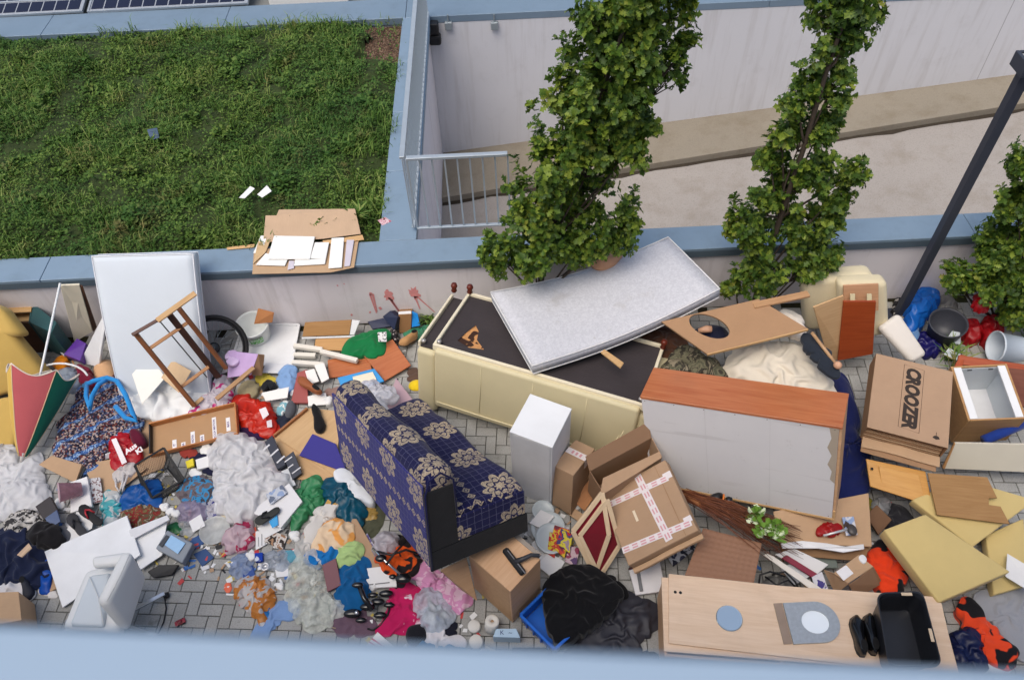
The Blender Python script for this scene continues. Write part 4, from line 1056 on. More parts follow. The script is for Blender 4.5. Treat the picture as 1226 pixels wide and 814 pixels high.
# arched mirror with silver frame
mr = thing('arched_mirror', 'silver-framed arched mirror with a round pane on the beech wardrobe', 'mirror', frame(onw(932,747), onw(997,744)-onw(932,747), (0,0,1)))
SIL = plain((176,182,186), 0.35, 0.25, 40, 0.6, 90, metal=0.5)
out = [(0.0,-0.16),(0.0,0.13)]
pts = [(0.07,-0.155),(0.30,-0.155)]+[(0.30+0.155*math.sin(math.pi*k/16), -0.155*math.cos(math.pi*k/16)) for k in range(17)]+[(0.07,0.155)]
inn = [(0.275+0.103*math.cos(2*math.pi*k/28), 0.088*math.sin(2*math.pi*k/28)) for k in range(28)]
bm = bmesh.new()
e = []
for ring in (pts, inn):
    vs = [bm.verts.new((x,y,0.018)) for x, y in ring]; e += [bm.edges.new((vs[i], vs[(i+1) % len(vs)])) for i in range(len(vs))]
r_ = bmesh.ops.triangle_fill(bm, edges=e, use_beauty=True)
fs = [f for f in bm.faces]; ex = bmesh.ops.extrude_face_region(bm, geom=fs)
for v in [g_ for g_ in ex['geom'] if isinstance(g_, bmesh.types.BMVert)]: v.co.z = 0.002
bmesh.ops.recalc_face_normals(bm, faces=bm.faces); me = bpy.data.meshes.new('m'); bm.to_mesh(me); bm.free()
link('frame', me, SIL, mr)
lathe('pane', [(0.0,0.0),(0.112,0.0),(0.112,0.006),(0.0,0.006)], MIR, Matrix.Translation((0.275,0,0.001)), mr, 32, sx=0.98, sy=0.85, smooth=False)
lbox('flap', (0.0,-0.15,0.0), (0.066,0.16,0.006), fabric((150,132,118), 0.2), mr, 0.002)
# black tub on the wardrobe
def tub():
    top = [(1049,709),(1105,707),(1129,798),(1064,799)]
    z1 = WZ+0.24; P = [G(x,y,z1) for x, y in top]; c = sum(P, Vector())/4; c0 = Vector((c.x, c.y, WZ+0.001))
    t = thing('storage_tub', 'black rectangular plastic tub standing empty on the beech wardrobe', 'tub', Matrix.Translation(c0))
    B = plain((30,32,38), 0.38, 0.15, 8, 0.1, spec=0.5)
    def ringpts(sc, z, n=8, r=0.055):
        Q = [p-c for p in P]; out = []
        for i in range(4):
            a, b, d = Q[i-1], Q[i], Q[(i+1) % 4]
            u = (a-b).normalized(); w = (d-b).normalized()
            p1 = b+u*r*1.4; p2 = b+w*r*1.4
            for k in range(n+1):
                s = k/n; q = p1*(1-s)**2+b*2*s*(1-s)+p2*s*s; out.append(Vector((q.x*sc, q.y*sc, z)))
        return out
    H = 0.24
    rings = [ringpts(0.80,0.0), ringpts(0.84,0.02), ringpts(0.94,H-0.02), ringpts(1.0,H-0.015), ringpts(1.0,H), ringpts(0.955,H), ringpts(0.90,H-0.03), ringpts(0.80,0.02), ringpts(0.77,0.012)]
    V = [v for r in rings for v in r]; n = len(rings[0]); F = [tuple(range(n))[::-1]]
    for i in range(len(rings)-1):
        for k in range(n): F.append((i*n+k, i*n+(k+1) % n, (i+1)*n+(k+1) % n, (i+1)*n+k))
    F.append(tuple((len(rings)-1)*n+k for k in range(n)))
    link('shell', rawmesh(V, F, False), B, t)
    for (x, y, x2, y2) in ((1079,711,1092,711),(1113,752,1117,768)):
        a = G(x,y,z1)-c0; b = G(x2,y2,z1)-c0; d = (b-a)
        o = lbox('handle_slot', (0,-0.012,-0.001), (d.length,0.012,0.004), plain((206,184,156)), t, 0.003); o.matrix_local = frame(a+Vector((0,0,0.001)), d, (0,0,1))
tub()
# ---- beech box with open flap under the blue sofa
def beechbox():
    z1 = 0.655
    q = [G(611,708,z1), G(647,669,z1), G(611,642,z1), G(560,666,z1)]
    X = (q[1]-q[0]); a = X.length; Y = (q[3]-q[0]); b = Y.length; X.normalize(); Y = (Y-X*Y.dot(X)).normalized()
    M = pose((q[0].x,q[0].y,0.02), X, Y, (0,0,1)); c = z1-0.02
    t = thing('bedside_box', 'square beech-coloured bedside box propping up the blue sofa', 'bedside cabinet', M)
    lbox('top_panel', (0,0,c-0.018), (a,b,c), BEECH2, t, 0.002); lbox('side_panel', (0,0,0), (a,0.018,c-0.019), BEECH2, t, 0.002)
    lbox('side_panel', (0,0.019,0), (0.018,b,c-0.019), wood((196,158,118), (180,142,104), 0.6), t, 0.002)
    lbox('side_panel', (a-0.018,0.019,0), (a,b,c-0.019), BEECH2, t, 0.002); lbox('back_panel', (0.019,b-0.01,0), (a-0.019,b,c-0.019), BEECH2, t, 0.0)
    lbox('edge_strip', (a+0.0005,0.02,c-0.02), (a+0.04,b,c-0.002), plain((150,140,130), 0.6), t, 0.003)
    board('open_flap', [(527,683,0.52),(558,668,0.60),(571,719,0.28),(552,706,0.28)], 0.012, wood((186,150,116),(170,134,100),0.6), parent=t)
    vz = z1+0.004
    vh = thing('vacuum_head', 'black vacuum cleaner floor head lying on the beech bedside box', 'vacuum head', Matrix.Translation(G(616,672,vz)))
    A = G(604,657,vz+0.02); B_ = G(627,687,vz+0.02)
    bar('nozzle', A, B_, 0.055, 0.035, BLK, vh, bev=0.012); bar('sole_strip', A.lerp(B_,0.04)+Vector((0.018,-0.012,0.019)), B_.lerp(A,0.04)+Vector((0.018,-0.012,0.019)), 0.008, 0.004, plain((120,120,124),0.4), vh, bev=0.001)
    N_ = A.lerp(B_, 0.55)
    tube('neck', [N_+Vector((0,0,0.015)), G(628,668,vz+0.05), G(636,664,vz+0.05), G(646,665,vz+0.045)], [0.022,0.018,0.016,0.016], plain((52,54,60),0.45), vh, 10)
beechbox()
# ================================================================== LEFT HEAP
MUST = fabric((196,164,92), 0.10, 4); 
# mustard armchair cushions
t = thing('armchair', 'mustard yellow upholstered armchair tipped over by the umbrella', 'armchair', Matrix.Translation(G(0,520,0)))
board('seat_cushion', [(-95,395,0.80),(6,392,0.72),(62,458,0.16),(-60,492,0.10)], 0.20, MUST, parent=t, bev=0.06, seg=4, smooth=True)
board('back_cushion', [(-90,335,0.92),(-2,368,0.90),(26,402,0.64),(-80,412,0.62)], 0.18, MUST, parent=t, bev=0.06, seg=4, smooth=True)
board('front_panel', [(-70,488,0.24),(30,470,0.24),(16,535,0.03),(-70,545,0.03)], 0.15, MUST, parent=t, bev=0.05, seg=4, smooth=True)
# plywood box with green side
PLY = wood((206,172,122), (176,138,90), 0.6); GRN = plain((38,78,82), 0.5, 0.2, 6, 0.2)
t = thing('wooden_chest', 'open plywood chest with a dark green side standing at the wall', 'chest', Matrix.Translation(G(38,405,0)))
zt = 0.48
A, B_, C_, D_ = G(-2,365,zt), G(40,363,zt), G(36,386,zt), G(-8,388,zt)
for nm, p, q, mat in (('back_board',A,B_,PLY),('side_board',B_,C_,GRN),('front_board',C_,D_,DKWOOD),('side_board',D_,A,PLY)):
    Pq = [p, q, Vector((q.x,q.y,0.0)), Vector((p.x,p.y,0.0))]
    board(nm, Pq, 0.018, mat, parent=t, bev=0.002)
board('shelf', [(0,371,0.40),(37,369,0.40),(35,384,0.40),(-5,386,0.40)], 0.015, PLY, parent=t)
board('top_board', [(3,366,0.495),(38,364,0.495),(37,373,0.495),(1,375,0.495)], 0.015, PLY, parent=t)
board('corner_board', [(40,363,0.49),(68,386,0.49),(62,398,0.49),(36,386,0.49)], 0.012, GRN, parent=t, drop=0.47)
for (a,b) in ((52,392),(60,402)): lathe('screw', [(0.012,0),(0.012,0.004)], plain((120,110,90)), tilt(G(a,b,0.496),(0,0,1)), t, 10)
# cream shelf boards leaning on the wall
board('shelf_board', [(72,342,0.93),(95,341,0.93),(111,397,0.22),(89,410,0.14)], 0.022, plain((216,208,186), 0.5, 0.06), 'cream shelf board leaning on the wall between chest and white mattress', 'board')
board('shelf_board', [(95,342,0.91),(99,343,0.91),(116,392,0.24),(112,398,0.2)], 0.018, DKWOOD, 'dark brown narrow board leaning on the wall behind the cream board', 'board')
# white moulded panel
board('wall_panel', [(123,378,0.62),(126,387,0.60),(118,440,0.08),(95,434,0.10)], 0.03, WHT, 'white moulded panel leaning on the side of the upright white mattress', 'panel', bev=0.008, seg=2)
# purple box
board('purple_box', [(76,424,0.22),(92,405,0.25),(103,411,0.25),(96,432,0.2)], 0.10, plain((86,48,140), 0.35, 0.08), 'small bright purple box in front of the leaning cream board', 'box')
board('paper_pad', [(70,420,0.10),(82,409,0.12),(86,413,0.12),(76,426,0.10)], 0.03, WHT2, 'pale paper pad beside the purple box', 'paper pad')
heap('orange_cloth', 'small orange cloth next to the purple box', 'cloth', [(64,427),(76,423),(79,434),(74,443),(64,440)], 0.06, 0.10, fabric((232,140,28)), 0.4)
heap('straw_hat', 'round straw-coloured hat beside the foot of the white mattress', 'hat', [(108,440),(116,428),(130,426),(138,440),(134,455),(118,458),(110,452)], 0.05, 0.16, fabric((206,164,124), 0.15, 20), 0.18, 5)
heap('crimson_cloth', 'dark red cloth draped over the white hoop behind the patterned bag', 'cloth', [(90,437),(97,434),(107,447),(113,458),(100,460),(92,448)], 0.16, 0.09, fabric((112,24,48)), 0.4)
tube('plastic_hoop', [G(60+34*math.sin(a)+12, 455-20*math.cos(a)*1.0, 0.16+0.06*math.cos(a)) for a in [(-1.5+3.0*k/14) for k in range(15)]], 0.011, WHT, None, 8, label='white plastic hoop behind the folded umbrella', cat='hoop')
heap('blue_grey_bag', 'pale blue-grey plastic bag behind the umbrella rim', 'bag', [(62,452),(72,440),(90,440),(95,452),(88,462),(70,462)], 0.1, 0.08, bagm((176,190,208), 0.2), 0.6, 14, kind='bag')
# umbrella
def umbrella():
    A = G(27,546,0.12); B_ = G(72,339,0.98); ax = (B_-A); Ln = ax.length; ax.normalize()
    t = thing('parasol', 'half-folded red, green and yellow parasol with a white pole', 'umbrella', Matrix.Translation(A))
    tube('pole', [A+ax*0.02, B_], 0.011, plain((230,232,232),0.4,0.03), t)
    cols = [(186,92,96),(14,96,78),(24,60,120),(222,216,204),(206,170,84)]
    v1 = ax.cross(Vector((0,0,1))).normalized(); v2 = ax.cross(v1)
    view = (CP-A).normalized()
    v2 = (view-ax*view.dot(ax)).normalized(); v1 = v2.cross(ax)   # v2 towards viewer
    Lc = Ln*0.50
    def rad(s): return 0.035+0.29*s**0.85
    a0 = math.radians(-50)
    for i in range(5):
        V = []; F = []; nu, nv = 12, 14; th0 = a0+i*math.pi*.4; th1 = th0+math.pi*.4
        for j in range(nv+1):
            s = j/nv
            for k in range(nu+1):
                u = k/nu; th = th0+(th1-th0)*u
                dip = math.sin(math.pi*u); r = rad(s)*(1-0.16*dip*s); q = s*Lc*(1-0.10*dip*s)
                V.append(ax*q + (-v1*math.sin(th)+v2*math.cos(th)*0.55)*r + ax*0.02*mnoise.noise(Vector((u*2+i, s*3, 0)))*s)
        for j in range(nv):
            for k in range(nu): F.append((j*(nu+1)+k, j*(nu+1)+k+1, (j+1)*(nu+1)+k+1, (j+1)*(nu+1)+k))
        link('canopy_panel', rawmesh(V, F, True), fabric(cols[i], 0.08, 6), t)
        rim = [A+V[nv*(nu+1)+k] for k in range(nu+1)]
        tube('hem', rim, 0.006, plain((226,214,200),0.8), t, 5)
        tube('rib', [A+V[j*(nu+1)] for j in range(0, nv+1, 2)], 0.005, plain((214,190,150),0.6), t, 5)
    lathe('ferrule', [(0.014,-0.05),(0.02,0.0),(0.03,0.03),(0.012,0.05)], plain((200,196,190)), Matrix.Translation((0,0,0)) @ tilt((0,0,0), ax), t, 12)
umbrella()
# paisley bag
def paisley():
    t = NT('paisley_print'); v = t.co()
    x = t.n('ShaderNodeTexVoronoi'); x.inputs['Scale'].default_value = 64; t.lk(v, x.inputs['Vector']); s = t.n('ShaderNodeSeparateColor'); t.lk(x.outputs['Color'], s.inputs[0])
    c = t.ramp(s.outputs[0], [(0, L3((40,36,52))), (0.26, L3((112,54,48))), (0.40, L3((164,150,150))), (0.55, L3((46,46,62))), (0.72, L3((190,164,150))), (0.86, L3((84,96,130)))], 'CONSTANT')
    w = t.n('ShaderNodeTexWave'); w.inputs['Scale'].default_value = 1.5; w.inputs['Distortion'].default_value = 1.4; w.inputs['Detail'].default_value = 1; t.lk(t.co(rot=(0,0,0.95)), w.inputs[0])
    band = t.ramp(w.outputs['Fac'], [(0.88, G1(0)), (0.91, G1(1))])
    c2 = t.ramp(s.outputs[1], [(0, L3((74,110,168))), (0.5, L3((150,180,214))), (0.75, L3((46,70,120)))], 'CONSTANT')
    c = t.mix(band, c, c2); c = t.mix(t.math('MULTIPLY', t.noise(v, 150, 2), 0.35), c, (0.02,0.02,0.03,1))
    t.base(c); t.rough(0.85); t.spec(0.15); t.bump(t.noise(v, 26, 4), 0.4, 0.006); return t.m
t = thing('patterned_bag', 'dark paisley cloth bag with bright blue handles beside the parasol', 'bag', Matrix.Translation(G(110,510,0)))
heap('bag_body', None, None, [(96,452),(118,446),(140,452),(158,476),(164,508),(156,522),(134,530),(112,556),(84,558),(58,548),(62,520),(82,482)], 0.06, 0.20, paisley(), 0.42, 7, 2.6, parent=t, nr=30)
BLUEH = fabric((46,138,206), 0.12)
tube('handle', [G(104,458,.26), G(103,474,.29), G(108,490,.27), G(110,474,.31), G(118,460,.30), G(130,453,.27)], 0.022, BLUEH, t, 8)
tube('handle', [G(100,462,.25), G(112,456,.30), G(128,452,.29), G(140,456,.27), G(150,472,.26), G(159,495,.22), G(164,504,.2), G(150,500,.21), G(138,486,.25)], 0.024, BLUEH, t, 8)
board('bag_hem', [(84,560,0.08),(132,541,0.08),(134,547,0.03),(88,566,0.03)], 0.006, fabric((226,232,236)), parent=t)
# slatted wooden frame with wheel behind
FRM = wood((150,98,62), (112,66,38), 0.45)
t = thing('folding_frame', 'brown wooden ladder-like chair frame leaning on the white mattress', 'chair frame', Matrix.Translation(G(232,484,0)))
def fr(nm, a, b, w_, h_, m): bar(nm, G(*a), G(*b), w_, h_, m, t, up=(0,-0.6,0.8))
fr('long_rail', (161,398,1.02), (233,486,.16), .042, .03, FRM); fr('long_rail', (214,369,1.10), (271,441,.26), .042, .03, FRM)
fr('centre_rail', (203,377,1.05), (262,452,.20), .06, .022, wood((74,44,34),(52,30,22),0.45))
fr('cross_bar', (158,401,1.04), (196,379,1.08), .03, .02, wood((92,52,40),(70,38,30),0.45)); fr('cross_bar', (188,384,1.09), (234,351,1.14), .05, .025, PINE)
fr('cross_bar', (178,418,.83), (228,384,.90), .032, .02, wood((186,134,84),(160,110,66),.5)); fr('cross_bar', (216,464,.35), (250,439,.40), .032, .02, wood((186,134,84),(160,110,66),.5))
fr('cross_bar', (231,486,.14), (243,476,.16), .035, .025, PINE); fr('metal_strut', (190,383,1.02), (248,452,.25), .012, .008, plain((70,70,74),0.4,metal=0.6))
RUB = plain((26,26,28), 0.6, 0.2, 20, 0.2)
def wheel():
    c = Vector((G(257,418,.28).x, G(257,418,.28).y, 0.30)); nrm = Vector((0.35,-0.62,0.70)).normalized()
    M = tilt(c, nrm); t = thing('bicycle_wheel', 'bicycle wheel with black tyre behind the wooden frame', 'bicycle wheel', M)
    N = 48; R = 0.315
    link('tyre', tubemesh([Vector((R*math.cos(2*math.pi*k/N), R*math.sin(2*math.pi*k/N), 0)) for k in range(N)], 0.022, 10, True), RUB, t)
    link('rim', tubemesh([Vector((0.285*math.cos(2*math.pi*k/N), 0.285*math.sin(2*math.pi*k/N), 0)) for k in range(N)], 0.011, 8, True), BLK, t)
    lathe('hub', [(0.012,-0.05),(0.026,-0.04),(0.016,-0.02),(0.016,0.02),(0.026,0.04),(0.012,0.05)], GALV, Matrix(), t, 16)
    lathe('sprocket', [(0.055,0.03),(0.058,0.034),(0.04,0.04),(0.02,0.05)], plain((60,62,64),0.35,metal=0.6), Matrix(), t, 20)
    for k in range(28):
        a = 2*math.pi*k/28; b = a+(0.9 if k % 2 else -0.9); s = 0.035 if k % 4 < 2 else -0.035
        link('spoke', tubemesh([Vector((0.025*math.cos(b),0.025*math.sin(b),s)), Vector((0.283*math.cos(a),0.283*math.sin(a),0))], 0.0016, 4), GALV, t)
wheel()
# white sheets in front of the mattress
heap('bed_sheet', 'crumpled white bed sheet at the foot of the upright mattress', 'sheet', [(148,446),(164,414),(196,405),(222,418),(242,440),(246,470),(226,494),(200,502),(168,494),(150,474)], 0.08, 0.20, fabric((226,228,228), 0.05, 9, (190,196,204), 0.66, 12), 0.6, 7, nr=30)
board('printed_sheet', [(158,448,.34),(178,424,.38),(198,452,.32),(170,484,.26)], 0.003, plain((232,230,222), 0.7, 0.04, 20), 'thin white printed sheet on the crumpled bed sheet', 'paper')
board('cardboard_piece', [(193,452,.36),(206,431,.40),(229,444,.38),(214,470,.32)], 0.004, card((214,184,146)), 'square tan cardboard piece lying on the white bed sheet', 'cardboard')
WP = multi([(236,232,236),(236,232,236),(240,236,240),(214,60,140),(236,232,236)], 13, 'noise', 0.5)
heap('pink_bag', 'white plastic bag with pink print beside the wooden frame', 'bag', [(252,468),(262,446),(272,440),(276,455),(276,478),(256,492),(228,502),(222,490)], 0.06, 0.14, bagm((234,228,236), 0.1, rgb2=(214,48,140), thr=0.60, sc2=11), 0.6, 10, kind='bag')
heap('pink_white_cloth', 'white cloth with magenta marks under the chair frame', 'cloth', [(220,490),(250,478),(270,480),(262,496),(230,508),(206,510)], 0.02, 0.08, fabric((232,228,234), 0.05, 9, (200,40,120), 0.64, 14), 0.6)
heap('red_purse', 'small dark red purse on the cardboard below the white sheet', 'purse', [(178,490),(196,487),(202,497),(198,506),(182,503)], 0.05, 0.07, fabric((168,22,34)), 0.25, 5, 3.5)
# lilac gift bag & plank
t = thing('gift_bag', 'lilac paper gift bag lying open by the white cupboard door', 'paper bag', Matrix.Translation(G(295,440,0)))
board('bag_front', [(274,420,.30),(309,424,.32),(300,449,.16),(272,452,.12)], 0.02, plain((196,168,214), 0.4, 0.15, 14), parent=t); board('bag_side', [(309,424,.32),(317,425,.26),(314,450,.1),(300,449,.15)], 0.015, CARD3, parent=t)
heap('rosette', None, None, [(272,420),(282,419),(286,430),(278,436),(271,432)], .25, .04, plain((214,190,226),.35), .6, 20, parent=t)
bar('wood_plank', G(259,478,.20), G(304,440,.24), .05, .02, wood((186,150,112),(160,124,88),.6), label='narrow pale wood plank between the lilac bag and the red plastic bag', cat='plank')
# bucket
def bucket(name, label, c, ax, r, h, mat, parts=True):
    M = tilt(c, ax); t = thing(name, label, 'bucket', M)
    lathe('shell', [(r*0.80,0),(r*0.82,0.004),(r*0.97,h-0.02),(r*1.04,h-0.02),(r*1.05,h),(r*0.98,h+0.001),(r*0.93,h-0.02),(r*0.78,0.012),(0.0,0.010)], mat, None, t, 40)
    return t, M
t, M = bucket('paint_bucket', 'white plastic bucket with green label standing on the white door', Vector((G(308,402,.06).x, G(308,402,.06).y, .05)), (0.0,-0.06,1), 0.17, 0.22, plain((224,228,226),.35,.04,5,.03))
cv = [(0.172*math.sin(a), -0.172*math.cos(a)) for a in [(-0.15+0.9*k/10) for k in range(11)]]
V = []; F = []
for (x, y) in cv: V += [(x*0.88,y*0.88,0.06),(x*0.965,y*0.965,0.15)]
for k in range(10): F.append((2*k,2*k+2,2*k+3,2*k+1))
link('green_label', rawmesh(V, F, True), multi([(70,170,64),(96,190,80),(214,226,214),(60,150,60)], 26, 'noise', .4), t)
board('cardboard_scrap', [(304,388,.30),(309,369,.40),(328,374,.40),(326,386,.30)], .004, card((178,120,76)), 'brown cardboard scrap sticking out of the white bucket', 'cardboard')
# white cupboard door
t = thing('cupboard_door', 'white framed cupboard door lying flat by the wall', 'door', Matrix.Translation(G(322,420,0)))
q = [(292,388,.045),(358,389,.045),(349,438,.045),(276,437,.045)]
board('door_leaf', q, 0.02, WHT, parent=t)
for a, b in ((0,1),(1,2),(3,0)):
    bar('frame_strip', G(*q[a])+Vector((0,0,.006)), G(*q[b])+Vector((0,0,.006)), .03, .016, WHT, t)
board('lower_panel', [(318,434,.07),(350,436,.07),(346,447,.06),(314,446,.06)], .012, WHT2, parent=t)
# white legs
for i, (a, b, lb) in enumerate([((352,414,.09),(386,419,.09),'white table leg lying nearest the brown drawer front'),((352,425,.05),(378,426,.05),'short white table leg between two longer legs'),((350,434,.06),(387,437,.06),'white table leg lying next to the orange boards'),((384,421,.11),(428,432,.11),'long white table leg resting on the other white legs')]):
    bar('table_leg', G(*a), G(*b), .048, .045, plain((226,222,212),.45,.05), label=lb, cat='table leg', group='loose white table legs')
t = thing('drawer_front', 'brown drawer panel with white edge propped at the wall', 'drawer front', Matrix.Translation(G(395,398,0)))
board('panel', [(365,386,.24),(421,383,.24),(418,401,.12),(362,403,.12)], .02, wood((176,134,84),(156,114,68),.5), parent=t); board('edge', [(421.5,383,.24),(431,384,.24),(424,401,.12),(418.5,401,.12)], .02, WHT, parent=t); board('front_edge', [(361,404,.115),(425,401.8,.115),(425,404,.10),(361,406,.10)], .012, WHT, parent=t)
board('chipboard_panel', [(378,404,.09),(430,402,.10),(414,420,.05),(376,418,.05)], .016, wood((196,152,98),(176,132,80),.6), 'tan chipboard panel under the brown drawer panel', 'panel')
board('orange_board', [(392,431,.05),(440,420,.06),(446,446,.05),(394,452,.04)], .018, ORANGEW, 'orange wood board under the end of the blue folder', 'board')
board('orange_board', [(434,424,.09),(470,406,.11),(492,437,.07),(460,456,.05)], .018, ORANGEW, 'square orange wood board in front of the green cloth bag', 'board')
t = thing('cloth_bag', 'green cloth shopping bag with a white printed patch', 'bag', Matrix.Translation(G(440,408,0)))
heap('bag_body', None, None, [(409,420),(414,404),(434,396),(452,391),(464,392),(463,412),(457,422),(430,424),(412,424)], .10, .13, fabric((18,112,62),.25,8), .35, 6, 3.2, parent=t, aniso=0.4)
board('patch', [(452,398,.235),(463,397,.225),(463,409,.20),(453,409,.22)], .003, multi([(236,236,236),(236,236,236),(90,96,98)], 30, 'noise'), parent=t)
t = thing('blue_folder', 'bright blue folder with a cream label by the orange boards', 'folder', Matrix.Translation(G(432,455,0)))
board('cover', [(404,452,.11),(448,441,.12),(460,456,.10),(412,472,.08)], .02, plain((62,150,214),.35,.08), parent=t); board('label_sheet', [(422,451,.125),(446,445,.125),(451,455,.115),(424,460,.105)], .002, plain((228,220,196),.6), parent=t)
heap('white_plastic_bag', 'knotted white carrier bag on the far end of the blue sofa', 'bag', [(426,466),(440,452),(458,456),(474,466),(476,476),(462,482),(466,494),(448,500),(432,486)], .26, .14, bagm((226,228,236),.12), .7, 11, kind='bag')
board('mauve_board', [(462,492,.14),(474,452,.16),(498,483,.10),(482,500,.08)], .015, plain((182,154,164),.6,.08), 'flat mauve board beside the white carrier bag', 'board')
heap('red_cloth', 'red cloth peeking out between folder and white carrier bag', 'cloth', [(418,466),(430,462),(434,474),(424,480)], .10, .07, fabric((190,30,44)), .5)
heap('yellow_cloth', 'yellow cloth lying by the end of the cream sofa', 'cloth', [(488,462),(492,454),(506,453),(512,458),(504,466),(492,467)], .01, .06, fabric((228,196,40)), .3, 6)
board('navy_box', [(458,379,.20),(467,372,.26),(476,380,.24),(472,396,.12)], .10, plain((26,36,66),.5), 'navy blue carton opened at the wall behind the green bag', 'carton')
board('navy_board', [(440,385,.10),(466,379,.10),(472,390,.06),(446,394,.06)], .02, plain((30,40,72),.5), 'flat navy board at the wall beside the navy carton', 'board')
t = thing('small_carton', 'small brown carton standing beside the blue booklet at the wall', 'carton', Matrix.Translation(G(485,398,0)))
board('carton_body', [(477,373,.24),(492,372,.24),(493,377,.22),(477,378,.22)], .01, WHT2, parent=t); board('front', [(477,377,.23),(493,376,.23),(492,398,.02),(478,399,.02)], .12, card((150,112,76)), parent=t)
board('blue_booklet', [(493,373,.22),(500,376,.20),(503,390,.08),(493,392,.08)], .03, plain((36,140,226),.3), 'bright blue booklet standing by the small brown carton', 'booklet')
heap('green_plastic', 'turquoise green plastic sheet at the wall by the cream sofa', 'plastic sheet', [(484,396),(500,392),(516,387),(530,384),(526,392),(508,401),(490,404)], .02, .07, bagm((84,166,130),.15), .7, 14, kind='bag')
board('white_leaflet', [(508,410,.06),(520,396,.1),(530,400,.1),(518,418,.04)], .004, plain((214,216,230),.5), 'white leaflet leaning on the end of the cream sofa', 'leaflet')
heap('striped_shoe', 'dark trainer with pale stripes behind the green bag', 'shoe', [(466,391),(472,388),(478,400),(476,410),(468,406)], .06, .08, multi([(40,36,40),(40,36,40),(200,190,186)], 30, 'noise'), .3)
def shoe(name, label, toe, heel, w_, mat, sole, strap=False, h=.07, z=None, cat='shoe', group=None):
    a, b = G(*toe), G(*heel); L = (a-b).length; M = frame(b, a-b, (0,0,1)); t = thing(name, label, cat, M, group)
    prof = [(0.0,.30),(.08,.62),(.22,.72),(.4,.66),(.6,.86),(.78,1.0),(.92,.78),(1.0,.25)]
    def outl(s): return [Vector((x*L, y*w_*s/2+(.08*w_*math.sin(x*3)), 0)) for x, y in prof]+[Vector((x*L, -y*w_*s/2+(.08*w_*math.sin(x*3)), 0)) for x, y in prof[::-1]]
    o = outl(1.0); n = len(o); zt = .018
    V = [v.copy() for v in o]+[v+Vector((0,0,zt)) for v in o]; F = [tuple(range(n))[::-1], tuple(range(n,2*n))]+[(i,(i+1)%n,n+(i+1)%n,n+i) for i in range(n)]
    link('sole', bevmesh(V, F, .003, 2, True), sole, t)
    if strap:
        m_ = Vector((L*.72,0,zt)); top = m_+Vector((-.02,0,.035))
        for s in (-1, 1): tube('strap', [M @ Vector((L*.45, s*w_*.36, zt)), M @ Vector((L*.58, s*w_*.22, zt+.028)), M @ (m_+Vector((0,0,.012)))], .008, mat, t, 6)
    else:
        V = []; F = []; m = 14; rows = 9
        for j in range(rows):
            x = j/(rows-1); wy = np.interp(x, [p[0] for p in prof], [p[1] for p in prof])*w_/2*.97; hh = h*(1.0 if x < .35 else (1-.62*((x-.35)/.65)**1.1))*(0.9 if x < .05 else 1)
            for k in range(m):
                a_ = math.pi*k/(m-1); V.append(Vector((x*L*.985+.003, wy*math.cos(a_)+(.08*w_*math.sin(x*3)), zt+hh*max(0.0,math.sin(a_))**.7)))
        for j in range(rows-1):
            for k in range(m-1): F.append((j*m+k, (j+1)*m+k, (j+1)*m+k+1, j*m+k+1))
        F.append(tuple(range(m))); F.append(tuple((rows-1)*m+k for k in range(m))[::-1])
        link('upper', rawmesh(V, F, True), mat, t)
        op = [Vector((L*(.2+.15*math.cos(q)), w_*.22*math.sin(q), zt+h*1.03)) for q in [2*math.pi*k/16 for k in range(16)]]
        link('opening', rawmesh(op, [tuple(range(16))]), plain((14,14,16),.9), t)
    return t
shoe('boot', 'tan suede boot lying by the orange board', (478,414,.09), (499,404,.03), .10, fabric((176,134,90)), plain((70,60,50),.7), h=.09)
shoe('sandal', 'brown leather sandal on the white paper strips', (358,453,.13), (385,472,.12), .10, plain((146,84,48),.55), plain((150,88,52),.6), h=.045, cat='sandal')
shoe('mule', 'black fur slipper lying on the pale wood board', (384,519,.08), (377,488,.08), .115, fabric((24,22,24),.4,30), plain((34,34,38),.7), h=.06, cat='slipper')
# centre-left bags
t = thing('red_plastic_bag', 'bright red-orange plastic bag with white print', 'bag', Matrix.Translation(G(302,494,0)))
heap('bag_body', None, None, [(278,474),(290,466),(308,474),(326,484),(332,504),(326,518),(308,520),(290,508),(278,496)], .04, .19, bagm((228,52,30),.0,.3,.25), .35, 6, 2.6, 'bag', t)
for q in ([(310,490,.2),(318,487,.2),(322,496,.18),(315,502,.18)],[(319,504,.15),(325,502,.14),(326,511,.11),(320,512,.12)]): board('print', q, .003, plain((232,222,224),.4), parent=t)
heap('magenta_bag_end', 'crimson plastic bag end below the red-orange bag', 'bag', [(318,506),(328,500),(333,512),(326,521),(318,518)], .03, .09, bagm((196,24,70),.0), .5, kind='bag')
heap('purple_cloth', 'very dark purple cloth under the red-orange plastic bag', 'cloth', [(286,508),(304,504),(320,510),(320,520),(304,524),(288,518)], .03, .10, fabric((44,22,58)), .4)
heap('jeans', 'pale blue crumpled jeans on the white door end', 'jeans', [(330,452),(336,438),(350,434),(355,446),(350,462),(336,464)], .05, .13, fabric((128,162,206),.18,14), .6, 9)
board('red_binder', [(356,446,.08),(367,442,.09),(369,482,.06),(348,482,.05)], .03, plain((160,84,80),.5,.08), 'dusty red ring binder next to the brown sandal', 'binder')
